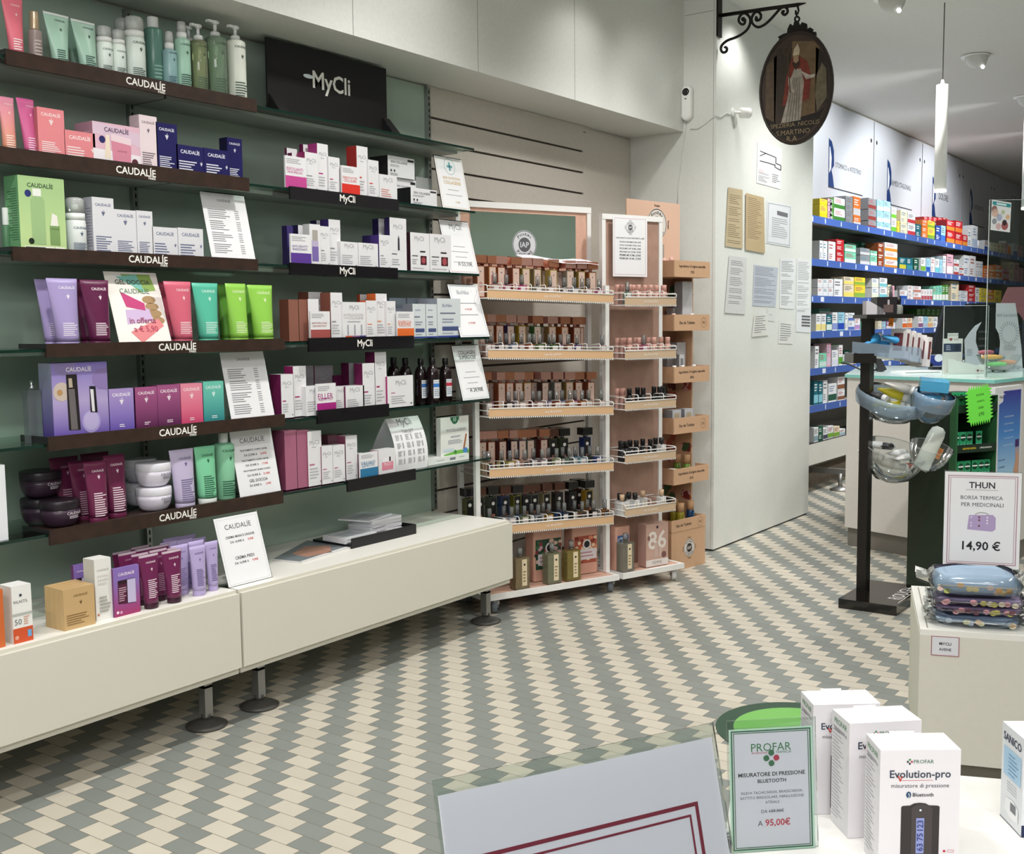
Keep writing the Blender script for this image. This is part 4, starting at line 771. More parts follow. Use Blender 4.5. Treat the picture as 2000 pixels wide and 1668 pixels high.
# fifth shelf
PU = '#6d1c4c'; PM = '#a02468'
mc(4, 548, 572, 731, 'white box with plum side at the left end of the fifth shelf', side=PU, us=527, dy=.03, ac=PM)
mc(4, 572, 597, 715, 'tall white box with magenta side next to it, fifth shelf', side=PM, us=556, dy=.045, ac=PM)
mc(4, 593, 612, 714, 'box with grey shade painted in, back row, left of two', side='#5a2a48', D=.05, dy=.16, front='#8f8a90', dec=())  # grey front has the back row shade painted in
mc(4, 614, 650, 714, 'box with grey shade painted in, back row, right of two', side='#6a2450', us=612, D=.05, dy=.16, front='#8f8a90')  # shade of the back row put into the grey front
mc(4, 597, 628, 754, 'low white box, mostly behind the magenta-banded card', dy=.02, dec=LOW)
promo(4, 618, 655.5, 749, '#a3227c', 'white promo card with a deep magenta lower band', t1='FILLER|RIEMPITIVI')
mc(4, 653.5, 677, 755, 'low white box right of the deep magenta card', dy=.03, D=.05, dec=LOW)
mc(4, 674.5, 711, 753.5, 'low wide white box beside the slim plum-sided ones', side=PU, D=.06, dy=.02, dec=LOW)
mc(4, 652, 668, 733, 'plum box in the back row behind the low wide one', side='#4a1236', us=651, dy=.15, front='#5a1a42', dec=())
mc(4, 681, 690, 709, 'plum-sided tall box in the back row, fifth shelf', side='#5a183f', us=667, dy=.12, front='#b5b0b4', dec=())
mc(4, 707.5, 731, 709.5, 'white box with plum side left of the tallest one', side=PU, us=692, dy=.02, ac=PM)
mc(4, 731.5, 754, 687.5, 'tallest white box with plum side on the fifth shelf', side='#611c46', us=714, dy=.025, ac=PM)
mc(4, 756, 806.5, 734, 'wide white box with magenta side in front of the dark bottles', side=PM, us=754, dy=.015, D=.06, dec=[('t', 'MyCli', .52, .76, .4, '#8d8d92'), ('l', .14, .34, .44, .49, 1, PM), ('l', .14, .75, .1, .38, 4, '#a9a9ae'), ('q', .88, .94, .07, .12, '#6d6d72')])
DB = M('#1d1113', .12, spec=.6)
def dbot(uc, vt, vb, dy, label, band):
    Y = SHY[4]+dy; r = .031; p = ony(uc, vb-40, Y+r); z = SHZ[4]+.0006; Ht = zat(vt, p.x, Y+r)-z
    b = MB(); b.lathe([(r*.9, 0), (r, .004), (r, Ht*.60), (r*.93, Ht*.70), (r*.7, Ht*.79), (r*.42, Ht*.83), (r*.42, Ht*.87)], DB, 26); b.cf = lambda x, zz: -math.sqrt(max(0, r*r-x*x))-.0006
    b.quad(-.022, .022, Ht*.12, Ht*.52, mm('#d9dde2')); b.quad(-.022, .022, Ht*.36, Ht*.44, mm(band), y=-.0006); b.text('COLLAGEN', 0, Ht*.48, .04, mm('#4a4a50'), y=-.0006); b.lines(-.019, .018, Ht*.16, Ht*.33, 4, mm('#8d94a4'), y=-.0006)
    o = b.obj('syrup_bottle', loc=(p.x, Y+r, z)); MB().lathe([(r*.46, Ht*.86), (r*.48, Ht*.87), (r*.48, Ht*.99), (r*.44, Ht)], BLACK, 18).obj('cap', o); tag(o, label, 'bottle', 'dark collagen bottles')
dbot(769, 698, 770, .13, 'dark brown bottle at the left, in the back of the five', '#3a6fb5'); dbot(792, 699, 774, .12, 'dark brown bottle second from the left of the five', '#3a6fb5')
dbot(822, 700, 777, .08, 'dark brown bottle third from the left, behind the blue-labelled front one', '#3a6fb5'); dbot(845, 698.5, 779, .02, 'dark brown bottle with blue label in front of the others', '#3a78c0'); dbot(870, 699.5, 778, .06, 'dark brown bottle with red label beside the green-framed sign', '#c03048')
psg(4, ((881.6, 675.6), (935, 674), (904.4, 773), (956, 771)), 'leaning green-framed collagen price sign on the fifth shelf', sgn(['COLLAGEN', 'SUPERDOSE'], '#4a5550', 'A 24,90€', 4, None, '#8fb5a0'))
# lowest shelf
MV = '#8f4a66'; MVd = '#7a3b56'
for k, (f0, s0) in enumerate(((555, 532), (578, 557))): mc(5, f0, f0+24, 841-k*.3, f'tall mauve box, {ORD[k]} from the left end of the lowest shelf', side=MVd, us=s0, dy=.03, front='#a5647d', dec=())
mc(5, 600, 627, 842, 'tall white box with mauve side, third of the mauve row', side=MV, us=579.5, dy=.025, ac='#b36a88')
mc(5, 627.5, 649, 871, 'short white box, left of the two, lowest shelf', side=MVd, D=.05, dy=.02, ac='#b36a88')
mc(5, 649.5, 673, 869.5, 'short white box, right of the two, lowest shelf', side=MVd, D=.05, dy=.02, ac='#b36a88')
for k, (f0, s0) in enumerate(((640, 627), (659, 646))): mc(5, f0, f0+18, 849, f'mauve-sided box in the back row, {ORD[k]} behind the short white pair', side='#6a3a48', us=s0, dy=.14, front='#8a5a68', dec=())
mc(5, 674.5, 697, 851, 'tall white box with mauve side left of the blue card', side=MV, us=659, dy=.03, ac='#b36a88')
promo(5, 703, 737.5, 883.5, '#2f76a0', 'white promo card with a blue lower band', t1='IDRATANTI|LENITIVI')
mc(5, 700, 715, 886, 'low mauve box behind the blue-banded card', side=MVd, D=.05, dy=.03, dec=())
mc(5, 738.5, 772, 877.5, 'white box picturing a pink cream jar', side='#d9b5bf', D=.05, dy=.02, dec=[('p', [(.2, .15), (.86, .15), (.86, .48), (.2, .48)], '#dd8a9c'), ('p', [(.26, .48), (.8, .48), (.8, .66), (.26, .66)], '#ecebee'), ('p', [(.62, .5), (.72, .5), (.72, .68), (.62, .68)], '#3a3238', -.0005), ('t', 'MyCli', .52, .37, .4, '#f3dfe4')])
# curved table calendar
Y = SHY[5]+.03; P = ony(772, 925, Y); Q = ony(835, 912, Y); xc = (P.x+Q.x)/2; W = Q.x-P.x; z = SHZ[5]+.0006; H = zat(815, xc, Y+.05)-z
t = empty('table_calendar', (xc, Y, z)); b = MB(); n = 10; cv = lambda s: (.055*(s**1.9)+(-.012)*math.sin(PI*s), H*s)
vs = []; 
for i in range(n+1): y, zz = cv(i/n); vs += [(-W/2, y, zz), (W/2, y, zz)]
b.add(vs, [(2*i, 2*i+1, 2*i+3, 2*i+2) for i in range(n)], mm('#ececee'), True); b.cf = lambda x, zz: cv(min(max(zz/H, 0), 1))[0]-.0008
b.text('MyCli', 0, H*.9, W*.42, mm('#77777c')); b.text('TARGET', 0, H*.74, W*.36, mm('#8d8d92'))
for r in range(4):
    for c in range(3): b.lines(-W*.42+W*.3*c, -W*.42+W*.3*c+W*.14, H*(.58-.15*r), H*(.69-.15*r), 6, mm('#a3a3a8'), seed=r*3+c); b.lines(-W*.26+W*.3*c, -W*.26+W*.3*c+W*.05, H*(.58-.15*r), H*(.69-.15*r), 6, mm('#8d8d92'), ragged=.1)
b.obj('price_sheet', t); b = MB(); vs = []
for i in range(n+1): s = i/n; vs += [(-W/2, .165-.11*s**1.6, H*s), (W/2, .165-.11*s**1.6, H*s)]
b.add(vs, [(2*i, 2*i+1, 2*i+3, 2*i+2) for i in range(n)], mm('#d3d3d8'), True); b.obj('back_sheet', t); tag(t, 'curved white price list standing like a table calendar', 'price list')
# collagen sachet box and lying base
zz = SHZ[5]+.0006
o = carton(836, 916, 891, SHY[5]+.05, zz, '#e4e6e2', 'flat white carton lying under the upright sachet box', D=.13, H=.030, dec=[('l', .2, .4, .4, .6, 1, '#9b9ba0'), ('q', .52, .66, .3, .7, '#7d8088'), ('l', .75, .95, .5, .7, 1, '#9b9ba0')])
carton(860, 915, 814, SHY[5]+.07, zz+.0305, '#e6e7e3', 'white sachet box with green emblem beside the curved list', side='#d0d1cc', us=852, D=.05, dec=[('p', [(.36, .9), (.64, .9), (.66, 1), (.34, 1)], '#2b6a4a'), ('d', .5, .9, .11, '#2b6a4a', .7), ('t', '10', .5, .93, .1, '#cfe3d6', 1), ('t', 'MYCOLLAGENIX', .55, .65, .7, '#6d7a86'), ('l', .35, .75, .45, .5, 2, '#8d94a4'), ('l', .25, .8, .28, .4, 3, '#a3a8b0'), ('p', [(.78, .12), (.84, .12), (.93, .5), (.88, .52)], '#a5683f'), ('p', [(.1, 0), (1, 0), (1, .09), (.6, .1), (.1, .03)], '#6fb04a'), ('d', .86, .07, .09, '#4a86c0', .7), ('d', .5, .06, .05, '#3f8a35'), ('q', .08, .45, .1, .17, '#c9dbe6')])
# ================================================================ perfume trolleys
class TF:
    def __init__(s, o, th): s.th = math.radians(th); s.o = Vector((o[0], o[1], 0)); s.a = Vector((math.cos(s.th), math.sin(s.th), 0)); s.b = Vector((-s.a.y, s.a.x, 0))
    def w(s, a, b, z): p = s.o+s.a*a+s.b*b; return (p.x, p.y, z)
    def la(s, u, v, b):
        p = onpl(u, v, s.o+s.b*b, s.b)-s.o; return p.dot(s.a), p.z
T1 = TF((4.478, 3.381), -22.2); T2 = TF((5.284, 3.050), -19.5)
WM = M('#ecebe8', .35); PNK = M('#d2a995', .5, noise=.05); WOODP = M('#a98878', .55, noise=.10, nscale=14); STR1 = M('#d8b188', .5); STR2 = M('#cdb294', .5)
def castor(p, parent, a, b, white):
    q = MB(); m = M('#e3e3e1', .4) if white else M('#6d757d', .4); r = .034
    q.x = Matrix.Translation((a, b, r)) @ Matrix.Rotation(PI/2, 4, 'Y') @ Matrix.Rotation(.6, 4, 'X'); q.lathe([(r*.55, -.013), (r*.95, -.014), (r, -.009), (r, .009), (r*.95, .014), (r*.55, .013)], m, 24); q.lathe([(.009, -.02), (.009, .02)], STEEL, 10)
    q.x = Matrix.Translation((a, b, 0)); q.box(-.017, .017, -.02, .012, .045, .066, WM if white else STEEL); q.lathe([(.014, .066), (.014, .0745)], STEEL, 12); q.obj('castor', parent)
def tray(parent, a0, a1, bf, bk, z, strip, tilt, ndiv):
    """wire tray; z is the middle of its front strip"""
    t = MB(); w = .0028; sl = lambda a: -tilt*(a-(a0+a1)/2)
    for a, c in ((a0, a1),):
        t.add([(a, bf, z-.02+sl(a)), (c, bf, z-.02+sl(c)), (c, bf, z+.021+sl(c)), (a, bf, z+.021+sl(a)), (a, bf+.004, z-.02+sl(a)), (c, bf+.004, z-.02+sl(c)), (c, bf+.004, z+.021+sl(c)), (a, bf+.004, z+.021+sl(a))], [(0, 1, 2, 3), (7, 6, 5, 4), (0, 3, 7, 4), (1, 5, 6, 2), (3, 2, 6, 7), (0, 4, 5, 1)], strip)
        vs, fs, h = glyphs('eau de parfum'); tw = .105
        t.add([((a+c)/2+x*tw, bf-.0008, z+sl((a+c)/2)+y*tw) for x, y in vs], fs, WM)
    tr = t.obj('front_strip', parent)
    t = MB(); L = lambda a, b, dz: (a, b, z+dz+sl(a))
    t.tube([L(a0, bk, .045), L(a0, bf+.012, .045), L(a0, bf, .04), L(a0, bf, .023)], w, WM, 6); t.tube([L(a1, bk, .045), L(a1, bf+.012, .045), L(a1, bf, .04), L(a1, bf, .023)], w, WM, 6)
    t.tube([L(a0, bf, .023), L(a1, bf, .023)], .0035, WM, 6); t.tube([L(a0, bf, .040), L(a1, bf, .040)], w, WM, 6)
    for a in (a0, a1): t.tube([L(a, bf, -.021), L(a, bk, -.021)], w, WM, 6); t.tube([L(a, bf, .01), L(a, bk, .01)], w, WM, 6)
    t.tube([L(a0, bk, -.021), L(a1, bk, -.021)], w, WM, 6); t.tube([L(a0, bk, .045), L(a1, bk, .045)], w, WM, 6)
    for k in range(1, ndiv): a = a0+(a1-a0)*k/ndiv; t.tube([L(a, bf, .023), L(a, bf, .052), L(a, bf+.008, .058), L(a, bf+.12, .05)], .0022, WM, 6)
    n = int((a1-a0)/.0125)
    for k in range(n): a = a0+(a1-a0)*(k+.5)/n; t.add([L(a-.0032, bf-.001, -.020), L(a+.0032, bf-.001, -.020), L(a+.0032, bf-.001, -.028), L(a-.0032, bf-.001, -.028)], [(0, 1, 2, 3)], WM)
    t.obj('wire_basket', tr)
    t = MB(); t.add([L(a0, bf+.005, -.0205), L(a1, bf+.005, -.0205), L(a1, bk, -.0205), L(a0, bk, -.0205), L(a0, bf+.005, -.024), L(a1, bf+.005, -.024), L(a1, bk, -.024), L(a0, bk, -.024)], [(0, 1, 2, 3), (7, 6, 5, 4), (0, 4, 5, 1), (1, 5, 6, 2), (2, 6, 7, 3), (3, 7, 4, 0)], M('#d8d4ce', .45)); t.obj('tray_floor', tr)
t1 = empty('display_trolley', T1.w(0, 0, 0), T1.th); D1 = .36; L1 = .867
q = MB()
for a, c, e, f in ((0, L1, 0, .02), (0, L1, D1-.02, D1), (0, .02, .02, D1-.02), (L1-.02, L1, .02, D1-.02)): q.box(a, c, e, f, .075, .105, WM)
q.box(.02, L1-.02, .02, D1-.02, .082, .101, PNK); q.obj('base', t1)
for a, b_ in ((.08, .04), (L1-.02, .06), (.08, D1-.05), (L1-.06, D1-.05)): castor(None, t1, a, b_, False)
for a, b_, zt in ((.008, .085, 1.70), (.853, .10, 1.70)):
    q = MB(); q.box(a-.013, a+.013, b_-.013, b_+.013, .105, zt, WM); q.obj('front_post', t1)
for a in (.042, .888):
    q = MB(); q.box(a-.013, a+.013, .30, .326, .105, 2.11, WM); q.obj('rear_post', t1)
q = MB(); q.box(.029, .901, .298, .328, 2.11, 2.142, WM); q.obj('top_bar', t1)
q = MB(); q.box(.055, .875, .308, .318, 1.655, 2.11, {'all': PNK}); hp = q.obj('header_panel', t1)
ma = [T1.la(u, v, .305)[0] for u, v in ((918, 440), (1124, 470))]; mz = [T1.la(u, v, .305)[1] for u, v in ((1000, 416), (1000, 500))]
q = MB(); q.box(max(ma[0], .10), ma[1], .3035, .3075, mz[1]-.02, mz[0], M('#e8efec', .03, 1.0)); q.obj('mirror', hp)
LG = M('#dcdde0', .4); DK = M('#4a4a4e', .5)
def iap(b, cx, cz, r, y, dark='#2a2a2c', light='#dcdde0', small=True):
    D_ = mm(dark); L_ = mm(light); b.disc(cx, cz, r, r, L_, y=y); b.ring(cx, cz, r*.97, r*.97, r*.05, D_, y=y-.0003, n=40); b.disc(cx, cz, r*.5, r*.5, D_, y=y-.0004); b.text('IAP', cx, cz, r*.72, L_, y=y-.0008, bold=True)
    for s, up in (('PHARMA', 1), ('PARFUMS', -1)):
        n = len(s)
        for i, ch in enumerate(s):
            an = PI/2+(n/2-.5-i)*.30 if up > 0 else -PI/2+(i-(n/2-.5))*.28
            vs, fs, h = glyphs(ch, True); w = r*.16*(.35 if ch == 'I' else 1); rot = an-PI/2 if up > 0 else an+PI/2; x0, z0 = cx+r*.72*math.cos(an), cz+r*.72*math.sin(an)
            b.add([(x0+w*(x*math.cos(rot)-yy*math.sin(rot)), y-.0006, z0+w*(x*math.sin(rot)+yy*math.cos(rot))) for x, yy in vs], fs, D_)
    if small:
        for k in range(4):
            an = k*PI/2; rot = an-PI/2; vs, fs, h = glyphs('Pocket', True); w = r*.55; x0, z0 = cx+r*1.17*math.cos(an), cz+r*1.17*math.sin(an)
            b.add([(x0+w*(x*math.cos(rot)-yy*math.sin(rot)), y-.0006, z0+w*(x*math.sin(rot)+yy*math.cos(rot))) for x, yy in vs], fs, D_)
la_, lz_ = T1.la(1025, 478, .30); q = MB(); iap(q, la_, lz_, .078, .3025, '#5b5c61', '#d3d6da', False); q.obj('round_emblem', hp)
TZ1 = [1.637, 1.335, 1.035, .727, .431]; TILT = .030; zt1 = lambda i, a: TZ1[i]-.0195-TILT*(a-.43)
for i in range(5): tray(t1, .034, .827, 0, .30, TZ1[i], STR1, TILT, 9)
tag(t1, 'wide white wheeled perfume trolley with five wire trays and a mirrored header', 'display trolley', 'wheeled perfume trolleys')
t2 = empty('display_trolley', T2.w(0, 0, 0), T2.th); D2 = .30; L2 = .486; q = MB()
for a, c, e, f in ((.02, L2, 0, .02), (.02, L2, D2-.02, D2), (.02, .037, .02, D2-.02), (L2-.02, L2, .02, D2-.02)): q.box(a, c, e, f, .075, .105, WM)
q.box(.037, L2-.02, .02, D2-.02, .082, .101, PNK); q.obj('base', t2)
for a, b_ in ((.07, .16), (L2-.03, .06), (L2-.04, D2-.03), (.07, D2-.03)): castor(None, t2, a, b_, True)
for a in (.046, .472):
    q = MB(); q.box(a-.013, a+.013, .19, .216, .105, 2.07, WM); q.obj('post', t2)
q = MB(); q.box(.033, .485, .188, .218, 2.07, 2.10, WM); q.obj('top_bar', t2)
q = MB(); q.box(.060, .458, .198, .206, .105, 2.07, WOODP); q.obj('back_panel', t2)
TZ2 = [1.612, 1.320, 1.040, .746, .447]; zt2 = lambda i: TZ2[i]-.0195
for i in range(5): tray(t2, .036, .415, 0, .185, TZ2[i], STR2, 0., 4)
tag(t2, 'narrow white wheeled perfume trolley with pink wood-grain back panel', 'display trolley', 'wheeled perfume trolleys')
# price sheet hung on the narrow trolley
TL, BR = T2.la(1197, 421, .17), T2.la(1264, 541, .17); w = BR[0]-TL[0]; h = TL[1]-BR[1]; b = MB(); b.box(-w/2, w/2, 0, .002, 0, h, PAPER); b.border(-w*.46, w*.46, h*.03, h*.97, .003, mm('#d9bcc6')); iap(b, 0, h*.82, w*.13, -.0008, '#55555a', '#e3e3e6')
for k, s in enumerate(('HAIR & BODY ACQUA PROFUMATA 6,90€', "FLEURS D'AGRUMES 30 ML 6,90€", "FLEURS D'AGRUMES 100 ML 13,90€", 'PROFUMO IAP 30 ML 5,90€', 'PROFUMO IAP 150 ML 18,90€', 'PREMIUM 30 ML 8,90€', 'PREMIUM 100 ML 18,90€')): b.text(s, 0, h*(.63-.055*k-.035*(k+1)//2 if k else .64), w*(.82 if k == 0 else .62), mm('#4a4a4f'), bold=True)
p = T2.w((TL[0]+BR[0])/2, .17, BR[1]); tag(b.obj('price_sheet', loc=p, rot=T2.th), 'pink-bordered perfume price sheet at the top of the narrow trolley', 'sign')
# curling paper under the mirror
b = MB(); A0, A1 = T1.la(1018, 500, .16), T1.la(1163, 512, .16); vs = []
for i in range(9):
    s = i/8; a = A0[0]+(A1[0]-A0[0])*s; z0 = A0[1]+(A1[1]-A0[1])*s+.006*math.sin(s*9); vs += [(a, .14-.02*s, z0-.012-.01*s), (a, .22, z0+.01)]
b.add(vs, [(2*i, 2*i+2, 2*i+3, 2*i+1) for i in range(8)], M('#dcdbe2', .4), True)
tag(b.obj('paper_sheet', loc=t1.location, rot=T1.th), 'curled white paper lying across the bottle caps under the mirror', 'paper')
# ---------------------------------------------------------------- bottles (one of each kind, then copies)
_PROTO = {}
def place(key, build, loc, rz, label, cat, group):
    if key not in _PROTO: o = _PROTO[key] = build(); o.location = loc; o.rotation_euler = (0, 0, rz)
    else: o = copytree(_PROTO[key], loc, rz)
    o['label'] = None; tag(o, label, cat, group); return o
COP = M('#c98468', .22, .7); CPK = M('#d8a094', .22, .65); CBK = M('#1c191b', .15, spec=.6); CSV = M('#9a9a98', .12, .9)
def glassy(c): return GLASS(c, body=.55, rough=.04, tint2=c, refl=1.2)
def big(liq, lab, cap, num):
    def f():
        w, d, h = .048, .044, .168; b = MB(); b.box(-w/2, w/2, -d/2, d/2, 0, h, glassy(liq)); y = -d/2
        b.quad(-w*.40, w*.40, h*.06, h*.97, mm(lab), y=y-.0004); b.quad(-w*.40, w*.40, h*.06, h*.97, mm('#c9b0a0'), y=y+.0012)
        if lab == '#19181a': b.disc(0, h*.80, w*.2, w*.2, mm('#e3ded8'), y=y-.0006); b.text(num, 0, h*.42, w*.42, mm('#d58a70'), y=y-.0006, bold=True)
        else: b.disc(0, h*.82, w*.07, w*.07, mm('#4a4040'), y=y-.0006); b.text(num, 0, h*.42, w*.4, mm('#a87068'), y=y-.0006, bold=True)
        o = b.obj('perfume_bottle'); q = MB(); q.lathe([(.010, h), (.010, h+.016)], CSV if cap == 'k' else CPK, 12); q.obj('neck', o)
        q = MB(); cm = {'c': COP, 'p': CPK, 'k': CBK, 's': CSV, 'b': M('#6b4a40', .2, .6)}[cap]; q.box(-.033, .033, -.028, .028, h+.014, h+.054, cm); q.obj('cap', o); return o
    return f
def small(liq, lab):
    def f():
        w, d, h = .042, .028, .070; b = MB(); b.box(-w/2, w/2, -d/2, d/2, 0, h, glassy(liq)); b.quad(-w*.36, w*.36, h*.08, h*.92, mm(lab), y=-d/2-.0004); b.lines(-w*.2, w*.25, h*.3, h*.7, 3, mm('#a59a98'), y=-d/2-.0007)
        o = b.obj('perfume_tester'); q = MB(); q.lathe([(.009, h), (.009, h+.008), (.004, h+.010), (.004, h+.04)], CSV, 10); q.obj('sprayer', o)
        q = MB(); q.lathe([(.0115, h+.004), (.0115, h+.054), (.009, h+.056)], GLASS('#f2f4f4', body=.12), 14); q.obj('clear_cap', o); return o
    return f
AM = ['#a4552f', '#b06a3a', '#8f4a2c', '#a8743f', '#9a6a50']
LB = '#cdb3a5'; LK = '#19181a'
R = random.Random(11)
ROW = ['top', 'second', 'third', 'fourth', 'lowest']
BIG1 = [
 [(938, AM[0], 'c', '0'), (945, AM[0], 'c', '0'), (960.7, AM[1], 'c', '1'), (978.5, AM[0], 'p', '4'), (990, '#6d3a28', 'c', '4'), (1007, AM[2], 'c', '5'), (1027, '#a89a50', 'p', '7'), (1049, '#9a8a62', 'p', '8'), (1064, '#b5a045', 'c', '9'), (1080, '#c0a84a', 'c', '10'), (1092, AM[0], 'c', '11'), (1113, '#a39a85', 'p', '12'), (1124, '#c09a45', 'c', '13'), (1135, '#a58a45', 'p', '14'), (1147, AM[0], 'c', '15'), (1158, AM[1], 'c', '15')],
 [(940, '#8f4030', 'c', '17'), (956.5, AM[4], 'p', '18'), (975.4, AM[0], 'c', '19'), (996.4, '#55406a', 'p', '20'), (1019, '#b89a35', 'p', '21'), (1031, '#c0a040', 'p', '23'), (1049, '#4f7a45', 'c', '25'), (1061.5, '#6a8a4a', 'c', '28'), (1078, '#b08a55', 'p', '29'), (1089, '#c07a35', 'c', '30'), (1102, '#c0682a', 'c', '31'), (1114, AM[1], 'p', '31'), (1126, '#8a4a35', 'c', '32'), (1133, '#b0622f', 'c', '33')],
 [(948, '#6d4a2f', 'c', '35'), (961, AM[2], 'c', '36'), (979, AM[0], 'p', '37'), (995, '#b0502a', 'c', '38'), (1013, AM[4], 'p', '39'), (1030, '#a8783a', 'c', '40'), (1043, AM[2], 'c', '40'), (1064, '#5f3a30', 'p', '41'), (1076, '#8a5a45', 'c', '43'), (1089, '#8f8f88', 'p', '45'), (1098, '#a89060', 'c', '45'), (1112, '#b5955a', 'p', '10'), (1130, '#9a4a28', 'c', '46'), (1141, '#b05a35', 's', '47'), (1154, '#a0522f', 'c', '86'), (1167, AM[1], 's', '87')],
 [(942, '#8a4a3a', 'p', '88'), (959, AM[2], 'p', '89'), (981, '#7a3a30', 'c', '90'), (992, '#b8953f', 'p', '90'), (1003, '#3a2f3a', 'p', '91'), (1020, '#6a5a65', 'c', '92'), (1036, '#5a6a55', 'c', '93'), (1050, '#7a2f2a', 'c', '94'), (1062, '#7a3530', 'c', '95')],
 [(917, '#6a6a3f', 'k', '46'), (937, '#55503f', 'b', '57'), (962, '#4a5a48', 'k', '58'), (986, '#2a4a7a', 'b', '60'), (1010, '#8a8a3a', 'k', '61'), (1028, '#3a3a3f', 'b', '62'), (1044, '#6a6f62', 'b', '70'), (1067, '#a8a078', 'b', '70'), (1092, '#3f3a38', 'b', '73'), (1118, '#3a3538', 'k', '71'), (1131, '#8a4f2a', 'k', '71'), (1150, '#c09a2f', 'k', '76'), (1169, '#4a3a2a', 'k', '77')]]
BIG1[3] += [(1080, '#5a5a45', 'b', '33'), (1089, '#6f7a58', 'b', '37'), (1102, '#4a5a42', 'k', '35'), (1146, '#2f3f7a', 'k', '36')]
SML1 = [
 [(969.5, '#d5b0a8'), (992, '#d06a90'), (1022, '#d0508a'), (1053, '#9aa08c'), (1077, '#d0b8b0'), (1105, '#7a6a70'), (1124.5, '#a0a8b5'), (1140, '#c8b890'), (1152, '#c8a89a'), (1175, '#d880a8')],
 [(945, '#b08a80'), (962, '#b88a78'), (980, '#6a5a60'), (992, '#8a6a68'), (1005, '#9aa5c0'), (1021, '#d8b8b5'), (1037, '#b86a50'), (1046, '#a58a50'), (1057, '#8aa56a'), (1076, '#a8a8a0'), (1085, '#5a7a45'), (1098, '#b08ab0'), (1113, '#a87a5a'), (1130, '#7a6aa0'), (1179, '#d8c8c4')],
 [(938, '#a89a90'), (957, '#d880b0'), (996, '#4a2a30'), (1010, '#8a8a98'), (1022, '#d8c0b0'), (1044, '#6a2a2a'), (1056, '#d0b0a8'), (1077, '#b0a8c8'), (1090, '#a85a35'), (1101, '#90a0d0'), (1116, '#c88a58'), (1126, '#d86aa0'), (1140, '#b86a35'), (1152, '#d0b8a8'), (1177, '#d0b8a8')],
 [(938, '#c8a890'), (948.6, '#c8b890'), (966, '#c8c89a'), (982, '#d0c890'), (999, '#d0c078'), (1011.5, '#c87a3a'), (1028, '#d8b0a0'), (1045, '#8a8a98'), (1062, '#b0a0a8'), (1074, '#d8a8a0'), (1090, '#b8c090'), (1102, '#3a4a3a'), (1115, '#8aa090'), (1126.6, '#8ab8d8'), (1140, '#a8c8d8'), (1154.5, '#5a6a5a'), (1170, '#4a5a9a')],
 [(959, '#7a8a88'), (987, '#8a8a90'), (1002, '#d8d8de'), (1013, '#7a9ac0'), (1027, '#a8b08a'), (1041, '#6a6a6a'), (1054, '#c8ccd2'), (1064, '#8a7a6a'), (1075, '#b88a3a'), (1094, '#4a6aa0'), (1105, '#3a4a6a'), (1125, '#4a4a42'), (1140, '#8a6a4a'), (1150, '#b8682a'), (1162, '#3a302a'), (1177, '#a86a2a')]]
SML1B = []
TN = 'on the %s tray of the wide trolley'
for i in range(5):
    n = 0; used = []; last = lastb = -9
    BIG1[i].sort()
    for j, (u, c, cap, num) in enumerate(BIG1[i]):
        # bottles stand in one staggered row: those closer than a bottle width go behind the last one
        b_ = .165 if u-last > 15.5 else .235
        if b_ == .165: last = u
        elif u-lastb < 15.5: continue
        else: lastb = u
        a, _ = T1.la(u, pj(T1.w(.4, b_, TZ1[i]+.08))[1], b_-.023); a = min(a+.004, .795)
        if any(abs(a-q) < .05 and abs(b_-e) < .05 for q, e in used): continue
        used.append((a, b_))
        zz = zt1(i, a)+.0005; lab = LK if cap in 'kb' and i >= 3 else LB
        place(('b', c, cap, num), big(c, lab, cap, num), T1.w(a, b_, zz), T1.th+R.uniform(-.05, .05), f'{ORD[n]} tall perfume bottle from the left, {ROW[i]} tray of the wide trolley', 'perfume bottle', 'tall perfume bottles on the wide trolley'); n += 1
    n = 0; used2 = []
    for j, (u, c) in enumerate(SML1[i]):
        b_ = .05 if j % 2 == 0 else .095
        a, _ = T1.la(u, pj(T1.w(.4, b_, TZ1[i]+.02))[1], b_-.014)
        if not .055 < a < .81: b_ = .05
        zz = zt1(i, a)+.0005; 
        if a > .825: continue
        a = min(max(a, .058), .803)
        if any(abs(a-q) < .046 and abs(b_-e) < .04 for q, e in used2): continue
        used2.append((a, b_))
        lab = '#dcd3d0' if i < 3 or j % 3 else '#2a2a2c'
        place(('s', c, lab), small(c, lab), T1.w(a, b_, zz), T1.th+R.uniform(-.08, .08), f'{ORD[n]} small clear-capped tester from the left, {ROW[i]} tray of the wide trolley', 'perfume tester', 'small clear-capped testers on the wide trolley'); n += 1
# roller bottles of the narrow trolley
def roller(body, cap, white=False):
    def f():
        h = .075; b = MB(); b.lathe([(.0155, 0), (.0165, .002), (.0165, h-.004), (.012, h)], M(body, .4), 18); b.cf = lambda x, zz: -math.sqrt(max(0, .0165**2-x*x))-.0005
        b.disc(0, h*.72, .0045, .0045, mm('#e6dfd8' if cap == '#161517' else '#7a5a52'), n=10); b.lines(-.006, .007, h*.25, h*.5, 2, mm('#e0d6ce' if cap == '#161517' else '#7a5a52'))
        o = b.obj('roller_bottle'); q = MB(); q.lathe([(.0135, h-.002), (.0138, h+.034), (.012, h+.037)], M(cap, .3), 16); q.obj('cap', o); return o
    return f
def squarebot(cap, lab='#cfc3ad'):
    def f():
        w, h = .038, .075; b = MB(); b.box(-w/2, w/2, -w/2, w/2, 0, h, M('#dcdcdc', .35)); b.quad(-w*.28, w*.28, h*.2, h*.8, mm(lab), y=-w/2-.0004); o = b.obj('perfume_bottle'); q = MB(); q.lathe([(.006, h), (.006, h+.006), (.014, h+.0065), (.014, h+.04)], M(cap, .45), 16); q.obj('cap', o); return o
    return f
